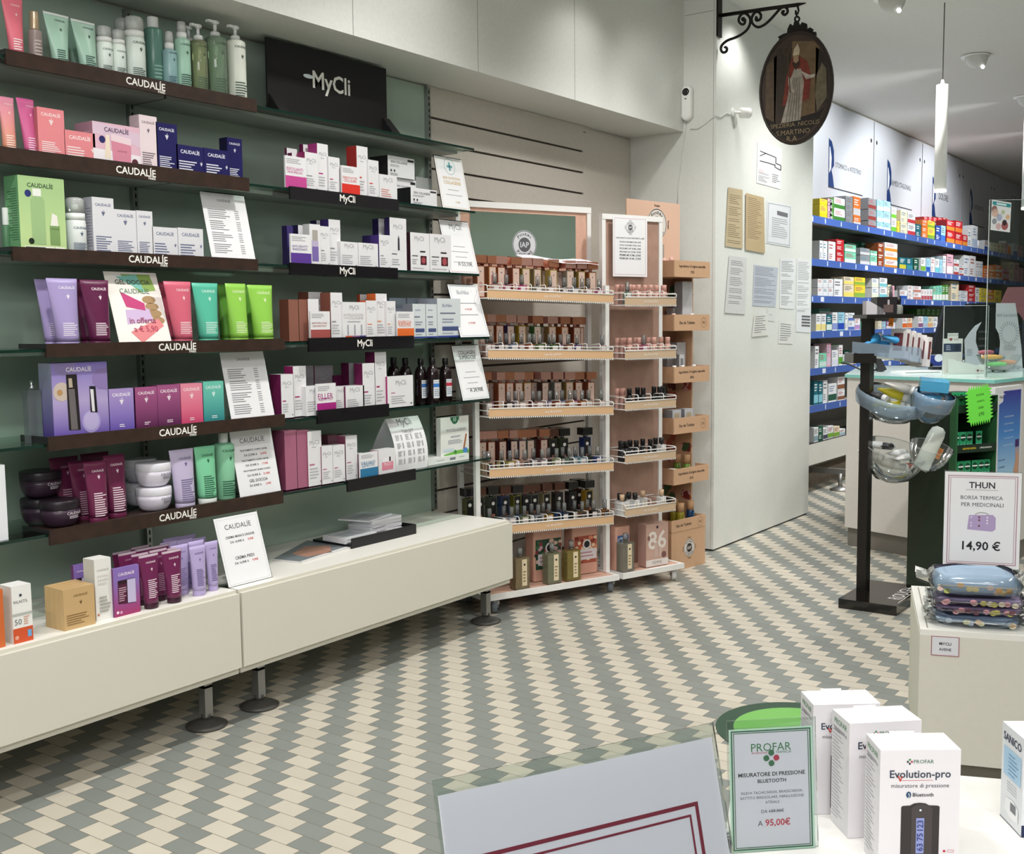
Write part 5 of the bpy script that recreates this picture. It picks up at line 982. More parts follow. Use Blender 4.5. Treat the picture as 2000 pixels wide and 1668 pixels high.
P1 = [1196, 1202, 1210, 1217, 1232, 1240, 1250, 1262.5, 1273.5, 1285, 1300, 1307.5]
ROWS2 = [[('p', u) for u in P1], [('p', u) for u in (1199, 1206, 1213, 1222, 1232.5, 1244, 1251, 1269, 1280, 1294, 1307)], [('p', 1197), ('p', 1204.5), ('p', 1212), ('p', 1219.5), ('k', 1232), ('k', 1248), ('k', 1259), ('k', 1280), ('k', 1291), ('k', 1304.5)],
 [('k', 1206.5), ('k', 1215), ('k', 1226), ('k', 1233.5), ('k', 1245.5), ('k', 1258), ('k', 1273), ('k', 1283), ('wk', 1294.5)], [('ww', 1194.5), ('wk', 1213), ('wk', 1222), ('wk', 1231), ('wk', 1243), ('ww', 1258), ('ww', 1294.5)]]
for i in range(5):
    for n, (k, u) in enumerate(ROWS2[i]):
        b_ = .05 if n % 2 == 0 else .088
        a, _ = T2.la(u, pj(T2.w(.2, b_, TZ2[i]+.03))[1], b_-.012); loc = T2.w(min(max(a, .056), .396), b_, zt2(i)+.0005); lb = f'on the {ROW[i]} tray of the narrow trolley'
        if k == 'p': place('rp', roller('#c79f92', '#d3a396'), loc, T2.th, f'{ORD[n]} pink roller perfume from the left {lb}', 'perfume', 'pink roller perfumes')
        elif k == 'k': place('rk', roller('#1a191b', '#161517'), loc, T2.th, f'black roller perfume, bottle {n+1} from the left {lb}', 'perfume', 'black roller perfumes')
        elif k == 'wk': place('wk', squarebot('#1b1a1a'), loc, T2.th, f'white black-capped perfume, bottle {n+1} from the left {lb}', 'perfume', 'white square perfumes')
        else: place('ww', squarebot('#c3a586'), loc, T2.th, f'white wood-capped perfume, bottle {n+1} from the left {lb}', 'perfume', 'white square perfumes')
a, _ = T2.la(1226, 570, .02); place(('s', '#7fa090', '#dcd3d0'), small('#7fa090', '#dcd3d0'), T2.w(a, .0235, zt2(0)+.0005), T2.th, 'small greenish tester in front of the pink rollers on the top tray', 'perfume tester', None)
a, _ = T2.la(1258, 680, .02); place(('s', '#d8709a', '#dcd3d0'), small('#d8709a', '#dcd3d0'), T2.w(a, .0235, zt2(1)+.0005), T2.th, 'small pink tester in front of the pink rollers on the second tray', 'perfume tester', None)
# bottles and tins on the trolley bases
def flat(liq, lab):
    def f():
        w, d, h = .088, .05, .165; b = MB(); b.box(-w/2, w/2, -d/2, d/2, 0, h, GLASS(liq, body=.22, tint2=liq)); b.box(-w*.43, w*.43, -d*.40, d*.40, .012, h*.93, GLASS(liq, body=.35, tint2=liq)); b.quad(-w*.05, w*.30, h*.1, h*.95, mm('#e0cfae'), y=-d/2-.0006); b.disc(w*.125, h*.78, w*.07, w*.07, mm('#2a2628'), y=-d/2-.001); b.lines(w*.02, w*.24, h*.2, h*.6, 4, mm('#8a7a58'), y=-d/2-.001)
        RR = random.Random(5)
        for k in range(26): b.disc(w*RR.uniform(-.40, .42), h*RR.uniform(.08, .9), w*.07, w*.06, mm(RR.choice(['#a5563f', '#7a8a4a', '#d8c8a8', lab])), y=d/2-.004-.0001*k, n=6)
        o = b.obj('perfume_bottle'); q = MB(); q.lathe([(.012, h), (.012, h+.014), (.006, h+.016), (.006, h+.03)], CSV, 14); q.lathe([(.0135, h+.010), (.0135, h+.052)], GLASS('#f2f4f4', body=.15), 14); q.obj('cap', o); return o
    return f
def base_b(T, u, v, b_, key, fn, label): a, _ = T.la(u, v, b_-.025); place(key, fn, T.w(a, b_, .1055), T.th, label, 'perfume bottle', 'large flat glass perfume bottles')
base_b(T1, 1021, 1110, .05, 'f1', flat('#d9c8a0', '#a5563f'), 'large flat perfume bottle with orange flowers beside the cabinet corner')
base_b(T1, 1083, 1090, .055, 'f2', flat('#cfd0b0', '#5a7a45'), 'large flat perfume bottle with leaves in front of the green tin')
base_b(T1, 1121, 1085, .055, 'f3', flat('#d8c878', '#b5452f'), 'large flat perfume bottle with amber liquid in front of the red tin')
base_b(T2, 1227, 1070, .05, 'f4', flat('#d6d0c0', '#7a7a5a'), 'large flat perfume bottle in front of the blue tin')
def tin(T, u0, u1, v0, b_, col, c2, label, D=.09):
    a0, z1 = T.la(u0, v0, b_); a1, _ = T.la(u1, v0, b_); a0 = max(a0, .04); w = a1-a0; h = z1-.1055; b = MB(); r = .012; pts = []
    for cx, cy, s in ((w/2-r, r, -PI/2), (w/2-r, D-r, 0), (-w/2+r, D-r, PI/2), (-w/2+r, r, PI)): pts += [(cx+r*math.cos(s+k*PI/6), cy+r*math.sin(s+k*PI/6)) for k in range(4)]
    b.prism(pts, 0, h, M('#cf9f8d', .3), 'z'); R_ = random.Random(int(u0)); b.quad(-w/2+r, w/2-r, h*.22, h*.80, mm(col))
    for k in range(60): b.disc(R_.uniform(-w/2+r*1.4, w/2-r*1.4), h*R_.uniform(.27, .76), w*.07*R_.uniform(.6, 1.3), w*.06, mm(R_.choice(c2)), y=-.0004-.00002*k, n=7)
    b.quad(-w*.36, w*.42, h*.30, h*.52, mm('#d8d0d4'), y=-.002); b.lines(-w*.3, w*.3, h*.34, h*.48, 2, mm('#b58a90'), y=-.0022); b.disc(w*.05, h*.62, w*.16, w*.16, mm('#e0dbd8'), y=-.0022); b.disc(w*.05, h*.62, w*.11, w*.11, mm('#232024'), y=-.0024)
    tag(b.obj('gift_tin', loc=T.w((a0+a1)/2, b_, .1055), rot=T.th), label, 'gift tin', 'floral perfume tins')
tin(T1, 1042, 1099, 1036, .125, '#2c4a38', ['#3f6a45', '#c9a0a5', '#d8b8a8', '#1f3a2a', '#8a3a45'], 'pink perfume tin with green leaf pattern on the wide trolley base')
tin(T1, 1118, 1168, 1031, .13, '#a5523f', ['#c0583a', '#d88a6a', '#e3c8a8', '#7a2f2a'], 'pink perfume tin with red blossom pattern on the wide trolley base')
tin(T2, 1186, 1231, 1033, .085, '#4f6aa0', ['#6a86b8', '#2a2f4a', '#b8c8d8', '#8a8f70'], 'pink perfume tin with blue flower pattern on the narrow trolley base')
A, zt_ = T2.la(1262, 1026, .045); B, _ = T2.la(1305, 1018, .045); w = B-A; h = zt_-.1055; b = MB(); b.box(-w/2, w/2, 0, .07, 0, h, {'all': M('#c5a294', .45), 'left': M('#b8958a', .45), 'top': M('#d3b5a8', .45)})
b.quad(-w/2, w/2, 0, h*.16, mm('#e0dbd6')); b.text('FEMME', 0, h*.085, w*.42, mm('#8a7d78'), y=-.0006); b.text('86', 0, h*.62, w*.82, mm('#e6dcd4'), y=-.0006, bold=True); b.quad(-w*.12, w*.02, h*.22, h*.55, mm('#c9b0a4'), y=-.0009); b.quad(w*.1, w*.2, h*.22, h*.45, mm('#cdb6aa'), y=-.0009); b.disc(w*.3, h*.25, w*.11, w*.11, mm('#7a5650'), y=-.0012); b.disc(0, h*.92, w*.05, w*.05, mm('#3f3538'), y=-.0012); b.disc(-w*.38, h*.68, w*.06, w*.08, mm('#8a6a62'), y=-.0012)
tag(b.obj('perfume_set', loc=T2.w((A+B)/2, .045, .1055), rot=T2.th), 'pinkish perfume gift set box with a large white number 86', 'gift box')
# ================================================================ cardboard display stand
CT = TF((5.899, 3.054), -10); KR = M('#cda684', .6, noise=.02); KRI = M('#b98f6f', .65); BKP = M('#a67c60', .65)
t = empty('cardboard_display', CT.w(0, 0, 0), CT.th); W = .342; DD = .235
q = MB(); q.box(0, W, 0, DD, 0, .237, {'all': KR, 'left': KRI}); iap(q, W*.52, .125, .055, -.0006, '#26241f', '#d9d3cc'); q.obj('plinth', t)
q = MB(); q.box(.0, W, DD-.012, DD, .237, 1.82, BKP); q.box(W-.012, W, .10, DD-.012, .237, 1.82, KR); q.box(0, .012, .10, DD-.012, .237, 1.82, KRI); 
RR = random.Random(4)
for zc in (.42, .72, 1.10, 1.66):
    for k in range(16): q.add([(W-.0125-.0002*k, .11+.05*RR.random()+c*.022*math.cos(an), zc+RR.uniform(-.09, .09)*0+.10*(RR.random() if c == 0 else .5)-.05+.03*math.sin(an)) for c, an in [(1, j*PI/3+k) for j in range(6)]], [tuple(range(6))], mm(RR.choice(['#b0503a', '#d8a8a5', '#3f5a35', '#c9b0a0', '#7a3030'])))
    for k in range(9): q.disc(W*.55+RR.uniform(-.02, .13), zc+RR.uniform(-.07, .07), .03, .035, mm(RR.choice(['#a0503f', '#c98f8a', '#41382c', '#3f5a35', '#5a2f2c'])), y=DD-.0125-.0003*k, n=7)
bk = q.obj('back_and_sides', t)
hb = .235; HA = CT.la(1224, 388, hb); HB = CT.la(1332, 399, hb); q = MB(); q.box(HA[0], HB[0]-.02, DD+.001, DD+.008, 1.60, 2.225, {'all': M('#dab59e', .6)}); q.box(.01, .22, DD-.006, DD+.0005, 1.83, 1.97, M('#a59a90', .5)); iap(q, (HA[0]+HB[0])/2+.02, 2.09, .095, DD+.0004, '#26241f', '#d9d3cc'); q.obj('header_card', t)
ZC = [1.81, 1.4925, 1.183, .878, .572, .272]; CN = ['topmost', 'second', 'third', 'fourth', 'fifth', 'lowest']
for i, zc in enumerate(ZC):
    q = MB(); zb_ = zc-.048 if i < 5 else .2385; zt_ = zc+.048 if i < 5 else .31; a0, a1 = (.02 if i < 5 else 0), (.372 if i < 5 else .342)
    q.box(a0, a1, -.002, .004, zb_, zt_, KR); q.box(a0, a0+.006, .004, DD-.014, zb_, zt_, KRI); q.box(a1-.006, a1, .004, DD-.014, zb_, zt_, KR) if i == 5 else q.box(a1-.006, a1, .004, .098, zb_, zt_, KR); q.box(a0+.006, W-.014, .004, DD-.014, zb_, zb_+.006, KRI)
    y = -.0026; m = (a0+a1)/2; INKB = mm('#3b332c')
    if i % 2 == 0: q.text("Ingredients d'origine naturelle", m, (zb_+zt_)/2+.014, .26, INKB, y=y, bold=True); q.text(['92%', '', '80%', '', '81%'][i] if i < 5 else '', m, (zb_+zt_)/2-.018, .035, INKB, y=y, bold=True)
    else: q.text('Eau de Toilette', m-.05, (zb_+zt_)/2, .15, INKB, y=y, bold=True); q.ring(m+.115, (zb_+zt_)/2, .026, .03, .0015, INKB, y=y); q.text('0%', m+.115, (zb_+zt_)/2, .026, INKB, y=y-.0002)
    q.obj('tray', t)
tag(t, 'peach cardboard perfume display standing beside the pillar', 'display stand')
def cz(i): return (ZC[i]-.0418 if i < 5 else .2447)
def cput(i, u, b_, key, fn, label, cat, group='stock in the peach cardboard display', v=None):
    a, _ = CT.la(u, pj(CT.w(.2, b_, ZC[i]+.06))[1], b_-.015); place(key, fn, CT.w(min(max(a, .068), .27), b_, cz(i)+.0005), CT.th, label, cat, group)
def gbox(w, h, d, col, lab=None, name='perfume_box'):
    def f():
        b = MB(); b.box(-w/2, w/2, -d/2, d/2, 0, h, {'all': M(col, .45, noise=.06, nscale=60), 'left': M('#8f8f92', .5)})
        if lab: b.quad(-w*.28, w*.28, h*.45, h*.85, mm(lab), y=-d/2-.0005)
        return b.obj(name)
    return f
def mini(liq, cap, lab='#e3e0da', h=.06, w=.04):
    def f():
        b = MB(); b.box(-w/2, w/2, -w*.35, w*.35, 0, h, glassy(liq)); b.quad(-w*.1, w*.42, h*.1, h*.9, mm(lab), y=-w*.35-.0005); o = b.obj('perfume_bottle'); q = MB(); q.lathe([(.008, h), (.012, h+.003), (.012, h+.036)], M(cap, .4), 14); q.obj('cap', o); return o
    return f
def woodcap(c, blot):
    def f():
        r, h = .024, .10; b = MB(); b.lathe([(r*.95, 0), (r, .003), (r, h-.01), (r*.8, h)], M(c, .2), 20); b.cf = lambda x, zz: -math.sqrt(max(0, r*r-x*x))-.0006; RR = random.Random(2)
        for k in range(10): b.disc(RR.uniform(-.016, .016), RR.uniform(.012, .085), .006, .012, mm(RR.choice(blot)), y=-.0003-.00005*k, n=6)
        o = b.obj('body_mist'); q = MB(); q.lathe([(r*.9, h-.002), (r*.92, h+.05), (r*.85, h+.052)], M('#c49a72', .6), 18); q.obj('wooden_cap', o); return o
    return f
cput(0, 1300, .15, 'cb0', mini('#d9c9a8', '#d8a8a0', h=.075), 'cream bottle with pink cap, rear one on the topmost cardboard tray', 'perfume bottle'); cput(0, 1301, .06, 'cb1', mini('#e0cfae', '#d8a8a0', h=.075), 'cream bottle with pink cap, front one on the topmost cardboard tray', 'perfume bottle')
cput(1, 1318, .17, 'gb0', gbox(.06, .13, .05, '#a5a5a8'), 'grey marbled box behind the yellow bottle on the second cardboard tray', 'box'); cput(1, 1339, .12, 'gb1', gbox(.10, .29, .06, '#c9c9cc'), 'tall grey marbled box on the second cardboard tray', 'box'); cput(1, 1318, .04, 'mb1', mini('#a8b04a', '#e0b8ac'), 'yellow-green perfume bottle with pink cap on the second cardboard tray', 'perfume bottle'); cput(1, 1355, .04, 'mb2', mini('#2a2a30', '#eceae8'), 'dark perfume bottle with white cap on the second cardboard tray', 'perfume bottle')
cput(2, 1307, .17, 'gb2', gbox(.07, .14, .05, '#a9a9ac'), 'grey marbled box at the left of the third cardboard tray', 'box'); cput(2, 1348, .16, 'gb3', gbox(.09, .23, .05, '#c6c6c9'), 'tall grey marbled box on the third cardboard tray', 'box'); cput(2, 1329, .085, 'gb4', gbox(.05, .16, .05, '#d3d3d6', '#8a8a8e'), 'slim white box with grey window on the third cardboard tray', 'box')
cput(2, 1321, .04, 'mb3', mini('#b8953f', '#e6e4e0'), 'amber perfume bottle with white cap, leftmost on the third cardboard tray', 'perfume bottle'); cput(2, 1337, .04, 'mb2', mini('#2a2a30', '#eceae8'), 'dark perfume bottle with white cap between the amber ones', 'perfume bottle'); cput(2, 1361, .04, 'mb4', mini('#d8782a', '#e6e4e0'), 'orange perfume bottle with white cap on the third cardboard tray', 'perfume bottle')
cput(3, 1309, .17, 'gb5', gbox(.05, .10, .05, '#8f8f93'), 'grey box in the back row of the fourth cardboard tray', 'box'); cput(3, 1318, .06, 'gb6', gbox(.085, .135, .06, '#bfc0c6', '#b8a88a'), 'pale box with beige label, left one on the fourth cardboard tray', 'box'); cput(3, 1341.5, .06, 'gb6', None, 'pale box with beige label, right one on the fourth cardboard tray', 'box'); cput(3, 1320, .175, 'wk', squarebot('#1b1a1a'), 'white black-capped perfume behind the pale boxes', 'perfume bottle'); cput(3, 1339, .175, 'ww', squarebot('#c3a586'), 'white wood-capped perfume behind the pale boxes', 'perfume bottle')
cput(4, 1315, .05, 'gb7', gbox(.055, .085, .045, '#e0e0de', '#cdbfa0'), 'small white box with gold label on the fifth cardboard tray', 'box'); GM = woodcap('#6a8a35', ['#3a5a25', '#d8d8b0', '#a8b84a']); cput(4, 1327, .15, 'wc1', GM, 'green wood-capped mist, rear one on the fifth cardboard tray', 'body mist'); cput(4, 1345, .08, 'wc1', GM, 'green wood-capped mist, front one on the fifth cardboard tray', 'body mist')
YM = woodcap('#8a8025', ['#2a2a1a', '#c8b83a', '#e3e0b8']); cput(5, 1320, .10, 'wc2', YM, 'yellow and black wood-capped mist, left one in the lowest cardboard tray', 'body mist'); cput(5, 1333, .05, 'wc2', YM, 'yellow and black wood-capped mist, right one in the lowest cardboard tray', 'body mist'); cput(5, 1352, .06, 'wc3', woodcap('#1f3a5a', ['#2a6a9a', '#142a3f', '#6aa0b8']), 'dark blue wood-capped mist in the lowest cardboard tray', 'body mist'); cput(5, 1322, .18, 'wc4', woodcap('#4a2a2a', ['#7a3030']), 'dark wood-capped mist at the back of the lowest cardboard tray', 'body mist')
# shelf across the shop that the mirrored header reflects
b = MB(); b.box(4.2, 8.2, -2.32, -2.3, .3, 2.9, GP); struct(b.obj('trim_4'))
for z in (1.62, 1.98):
    b = MB(); b.box(4.3, 8.1, -2.29, -2.0, z-.012, z, GLS); b.box(4.3, 8.1, -2.0, -1.997, z-.012, z, GED); tag(b.obj('glass_shelf'), 'glass shelf across the shop, reflected in the trolley mirror, ' + ('lower' if z < 1.8 else 'upper'), 'glass shelf')
def pb(c):
    def f():
        b = MB(); b.lathe([(.05, 0), (.052, .01), (.05, .13), (.02, .15), (.02, .16)], M(c, .35), 16); b.cf = lambda x, zz: -.0515; o = b.obj('bottle'); q = MB(); pump(q, .16, .018, WHITE, .03); q.obj('pump_head', o); return o
    return f
cs = ['#e3e8ea', '#7fb8d8', '#e8e6dc', '#b8a878', '#d8d8c8', '#9ab85a', '#e6ece6', '#cfe3d2', '#e9ecec', '#4a8a4a']
for j, z in enumerate((1.62, 1.98)):
    for k in range(10): place(('pb', cs[(k*3+j) % 10]), pb(cs[(k*3+j) % 10]), (4.8+k*.30, -2.12, z+.0005), PI, f'{ORD[k]} pump bottle on the {"lower" if j == 0 else "upper"} glass shelf across the shop', 'bottle', 'bottles on the shelf across the shop')
# ================================================================ on the pillar
XS = 6.62; ms = M('#17150f', .5, .3)
p = onx(1408, 30, XS); t = empty('sign_bracket', (XS, YP, p.z)); q = MB(); pl = lambda u, v: (0, onx(u, v, XS).y-YP, onx(u, v, XS).z-p.z)
q.box(-.03, .03, -.012, 0, -.13, .13, ms); q.tube([(0, -.01, 0), pl(1500, 17), pl(1560, 9)], .012, ms, 8); q.tube([pl(1558, 9), pl(1574, 6)], [.012, .003], ms, 8); q.obj('bar', t)
q = MB(); sp = lambda c, r0, r1, a0, a1, n=16: [(c[0]+(r0+(r1-r0)*i/n)*math.cos(math.radians(a0+(a1-a0)*i/n)), c[1]-(r0+(r1-r0)*i/n)*math.sin(math.radians(a0+(a1-a0)*i/n))) for i in range(n+1)]
c1 = sp((1449, 38), 2.5, 9, 200, 560-180-30, 14)+[(1460, 28), (1466, 36), (1465, 46), (1460, 56), (1450, 65), (1438, 72), (1424, 77), (1414, 82), (1408, 90), (1409, 99), (1414, 101), (1418, 97), (1416, 93)]
c1 = [(1452, 37), (1449, 35.5), (1447, 38), (1449, 43), (1455, 42), (1457, 36), (1453, 28), (1447, 26)][::-1]+[]
a_ = [(1452, 38), (1453, 36), (1450, 36), (1451, 40), (1455, 38), (1454, 46), (1448, 47), (1443, 41), (1445, 32), (1452, 26), (1459, 28), (1465, 36), (1465, 46), (1460, 57), (1450, 66), (1437, 73), (1421, 79), (1411, 87), (1408, 95), (1411, 102), (1418, 101), (1420, 95), (1417, 92), (1415, 94)]
b_ = [(1476, 33), (1478, 36), (1476, 38), (1479, 40), (1485, 37), (1486, 29), (1480, 23), (1473, 26), (1468, 36), (1470, 46), (1480, 53), (1492, 49), (1503, 40), (1514, 28), (1523, 18), (1531, 13), (1537, 17), (1538, 24), (1533, 29), (1528, 26), (1529, 22), (1532, 23)]
for pts in (a_, b_):
    P3 = [Vector(pl(*x)) for x in pts]; sm = []
    for i in range(len(P3)-1):
        p0, p1, p2, p3 = P3[max(i-1, 0)], P3[i], P3[i+1], P3[min(i+2, len(P3)-1)]
        for k in range(4): s_ = k/4; sm.append(.5*((2*p1)+(-p0+p2)*s_+(2*p0-5*p1+4*p2-p3)*s_*s_+(-p0+3*p1-3*p2+p3)*s_**3))
    q.tube(sm+[P3[-1]], .0085, ms, 7)
q.obj('scrollwork', t); tag(t, 'black wrought iron bracket with scrolls on the pillar', 'bracket')
c = onx(1555.5, 170, XS); ry = (onx(1483, 185, XS).y-onx(1628, 165, XS).y)/2; cyy = (onx(1483, 185, XS).y+onx(1628, 165, XS).y)/2; zt = onx(1553, 60, XS).z; zb = onx(1547, 284, XS).z; rz = (zt-zb)/2; cz_ = (zt+zb)/2
t = empty('hanging_sign', (XS, cyy, cz_), -PI/2)      # local x runs along the sign, front faces the shop
b = MB(); WDM = M('#3f332c', .5, noise=.25, nscale=12); n = 48
el = lambda k, f=1., y=0: [(ry*f*math.cos(2*PI*i/n), y, rz*f*math.sin(2*PI*i/n)) for i in range(n)]
b.loft([el(0, .99, .018), el(0, 1, .0), el(0, .985, -.012), el(0, .95, -.014), el(0, .93, -.004)], M('#2b211b', .4), True, True, False); b.obj('oval_frame', t)
b = MB(); P = lambda u, v: ((u-1555.5)/72.5*ry, (170-v)/112*rz+0)      # painted scene laid out on the panel
b.add(el(0, .935, -.003), [tuple(range(n))], WDM)
def pp(pts, col, d): b.poly([P(*x) for x in pts], M(col, .55, noise=.22, nscale=30), y=-.003-.0004*d)
pp([(1497, 120), (1518, 100), (1516, 236), (1496, 220)], '#5c4c3c', 1); pp([(1512, 98), (1545, 82), (1545, 238), (1514, 234)], '#3a3029', 1); pp([(1548, 78), (1590, 84), (1600, 96), (1594, 226), (1546, 232)], '#6e5a40', 1); pp([(1594, 96), (1610, 110), (1618, 150), (1617, 200), (1594, 222)], '#2a2420', 1)
pp([(1596, 150), (1606, 128), (1614, 140), (1616, 196), (1598, 220), (1594, 190)], '#6f6753', 2); pp([(1492, 218), (1520, 236), (1600, 222), (1612, 214), (1598, 244), (1570, 268), (1540, 270), (1512, 254)], '#1f1a16', 3)
pp([(1537, 148), (1548, 110), (1562, 108), (1578, 122), (1586, 150), (1582, 194), (1566, 200), (1556, 150), (1544, 200), (1530, 202)], '#7a3428', 4); pp([(1553, 132), (1566, 134), (1572, 160), (1566, 234), (1528, 236), (1540, 190), (1546, 150)], '#a39b90', 5)
for k in range(5): pp([(1551+3*k, 150), (1552.5+3*k, 150), (1540+6*k, 234), (1536+6*k, 234)], '#7d766c', 6)
pp([(1550, 110), (1562, 110), (1564, 124), (1556, 136), (1549, 124)], '#3f2c24', 6); pp([(1551, 104), (1561, 104), (1561, 118), (1556, 122), (1551, 118)], '#a3876a', 7); pp([(1550, 106), (1552, 94), (1559, 84), (1563, 96), (1562, 106)], '#c9bba0', 8)
pp([(1566, 138), (1582, 148), (1594, 148), (1592, 154), (1576, 156)], '#b8b0a5', 7); pp([(1541, 146), (1547, 150), (1551, 172), (1555, 178), (1549, 178), (1542, 164)], '#b5ab9e', 7); b.tube([(*P(1536, 90)[:1], -.007, P(1536, 90)[1]), (P(1540, 104)[0], -.007, P(1540, 104)[1]), (P(1546, 178)[0], -.007, P(1546, 178)[1])], .003, M('#5a4a36', .5), 5); b.ring(P(1537, 96)[0], P(1537, 96)[1], .02, .024, .004, M('#5a4a36', .5), y=-.0065)
GD = M('#8f7d5c', .5)
for s, u, v, w in (('SPEZIERIA. NICOLIS', 1555, 243, 96), ('S.MARTINO', 1552, 258, 66), ('R.A', 1550, 271, 20)): x, z = P(u, v-2); b.text(s, x, z, w/72.5*ry, GD, y=-.0065)
b.obj('painted_panel', t)
b = MB(); CR = [(1519, 82), (1522, 76), (1519, 72), (1530, 66), (1537, 64), (1538, 56), (1543, 46), (1549, 50), (1551, 42), (1559, 42), (1562, 50), (1566, 43), (1575, 46), (1576, 54), (1574, 58), (1582, 53), (1588, 57), (1586, 62), (1593, 62), (1594, 69), (1585, 69), (1572, 62), (1552, 60), (1536, 67), (1526, 77)]
cp = [(-(onx(u, v, XS).y-cyy), onx(u, v, XS).z-cz_) for u, v in CR]; b.prism(cp, .0, .014, ms); b.obj('leaf_crest', t)
b = MB(); hk = lambda u, v: (-(onx(u, v, XS).y-cyy), .007, onx(u, v, XS).z-cz_)
b.tube([hk(1556+4.5*math.cos(k*PI/6), 37+5*math.sin(k*PI/6)) for k in range(13)], .006, ms, 7); b.tube([hk(1557, 12), hk(1559, 20), hk(1557, 27), hk(1553, 27), hk(1553, 20), hk(1555.5, 32)], .006, ms, 7); b.obj('hook', t)
tag(t, 'dark oval shop sign painted with a standing bishop in a red cloak', 'hanging sign')
# devices
pz = onx(1341, 205, XP-.03); t = empty('wall_camera', (XP, pz.y, pz.z), -PI/2)
h0 = onx(1341, 167, XP-.03).z-pz.z; h1 = onx(1341, 236, XP-.03).z-pz.z; r = .036; b = MB(); n = 24; ring = lambda f, y: [(r*f*math.cos(a), y, (h0-r if math.sin(a) > 0 else h1+r)+r*f*math.sin(a)) for a in [2*PI*(i+.5)/n for i in range(n)]]
XW = Matrix.Rotation(0, 4, 'Z'); b.loft([ring(1, 0), ring(1, -.03), ring(.9, -.042), ring(.6, -.046)], WHITE); b.obj('housing', t); b = MB(); b.loft([[(.026*math.cos(2*PI*i/20), -.044, h0-.042+.026*math.sin(2*PI*i/20)) for i in range(20)], [(.018*math.cos(2*PI*i/20), -.052, h0-.042+.018*math.sin(2*PI*i/20)) for i in range(20)]], M('#0a0a0c', .08, spec=.7), True, False, True); b.quad(-.007, .007, h0-.088, h0-.082, BLACK, y=-.0465); b.obj('lens', t)
tag(t, 'white capsule-shaped wall camera with black lens at the end of the bulkhead', 'security camera')
cw = lambda u, v, X=XP-.004: tuple(onx(u, v, X))
b = MB(); b.tube([cw(1340, 238), cw(1338, 262), cw(1334, 290), cw(1330, 330), cw(1325, 365), cw(1323, 402)], .003, M('#d8d8d4', .5), 6); tag(b.obj('power_cable'), 'thin white cable hanging from the capsule camera', 'cable')
p = ony(1431, 220, YP); t = empty('small_camera', p); b = MB(); b.lathe([(.028, 0), (.026, .01)], WHITE, 18); b.obj('mount', t, rot=(PI/2, 0, 0)); b = MB(); b.x = Matrix.Translation((.06, -.06, .0)) @ Matrix.Rotation(.9, 4, 'Z') @ Matrix.Rotation(PI/2, 4, 'X') @ Matrix.Scale(1, 4); b.lathe([(.02, -.035), (.033, -.03), (.034, .028), (.03, .034)], WHITE, 20); b.lathe([(.029, .034), (.028, .036)], BLACK, 20); b.x = None; b.tube([(0, -.012, 0), (.045, -.05, 0)], .009, WHITE, 8); b.obj('body', t); tag(t, 'small white round camera on the pillar beside the oval sign', 'security camera')
cy = lambda u, v: tuple(ony(u, v, YP-.004))
b = MB(); b.tube([cy(1428, 224), cy(1418, 221), cy(1408, 229), cy(1397, 226)]+[tuple(onx(u, v, XP-.004)) for u, v in ((1392, 230), (1375, 244), (1362, 252), (1348, 252))], .0028, M('#d8d8d4', .5), 6); tag(b.obj('power_cable'), 'thin white cable running from the small round camera', 'cable')
def sheet(q4, label, col, draw=None, off=.003, curl=0.):
    P = [ony(u, v, YP) for u, v in q4]; c = sum(P, Vector())/4; o_ = Vector((c.x, YP-off, c.z)); b = MB(); L_ = [(p.x-c.x, p.z-c.z) for p in P]
    b.prism(L_, 0, .0012, mm(col))
    def at(s, t): A = Vector(L_[0]).lerp(Vector(L_[1]), s); B = Vector(L_[3]).lerp(Vector(L_[2]), s); r_ = A.lerp(B, t); return (r_.x, r_.y)
    b.at = at
    if draw: draw(b, at)
    tag(b.obj('notice', loc=o_), label, 'notice', 'papers on the pillar'); return b
def rows(n, x0=.1, x1=.85, t0=.12, t1=.92, col='#9b9ba0', seed=0, th=.3):
    def f(b, at):
        R_ = random.Random(seed); m = mm(col)
        for i in range(n):
            t = t0+(t1-t0)*i/n; w = x1-(x1-x0)*.5*R_.random()**2; h = (t1-t0)/n*th
            if R_.random() < .12: continue
            b.poly([at(x0, t), at(w, t), at(w, t+h), at(x0, t+h)], m, y=-.0004)
    return f
def plan(b, at):
    m = mm('#4a4a50')
    def ln(s0, t0, s1, t1, w=.012): b.poly([at(s0, t0-w), at(s1, t1-w), at(s1, t1+w), at(s0, t0+w)], m, y=-.0005) if abs(s1-s0) > .02 else b.poly([at(s0-w*1.5, t0), at(s0+w*1.5, t0), at(s1+w*1.5, t1), at(s1-w*1.5, t1)], m, y=-.0005)
    for l in ((.1, .2, .75, .26), (.75, .26, .75, .40), (.75, .40, 1-.03, .42), (.97, .42, .97, .54), (.97, .54, .72, .50), (.72, .50, .72, .43), (.72, .45, .4, .44), (.4, .44, .1, .44), (.1, .32, .34, .22)): ln(*l)
    rows(9, .06, .5, .72, .95, '#7a7a80', 3)(b, at); rows(3, .06, .4, .66, .72, '#c05a5a', 2)(b, at); rows(6, .62, .95, .68, .95, '#5a5a60', 5)(b, at)
sheet(((1479, 278), (1527, 290), (1524, 370), (1477, 357)), 'white evacuation plan with a floor outline below the oval sign', '#e6e7ea', plan)
sheet(((1421, 366), (1449, 371), (1449, 486), (1415, 481)), 'beige aged certificate, left one of the two side by side', '#c3b393', rows(26, .1, .9, .08, .95, '#8d7f68', 4), .006)
sheet(((1455, 377), (1490, 386), (1492, 495), (1454, 488)), 'beige aged certificate, right one of the two side by side', '#c0ac88', rows(22, .1, .85, .06, .8, '#95836a', 6), .008)
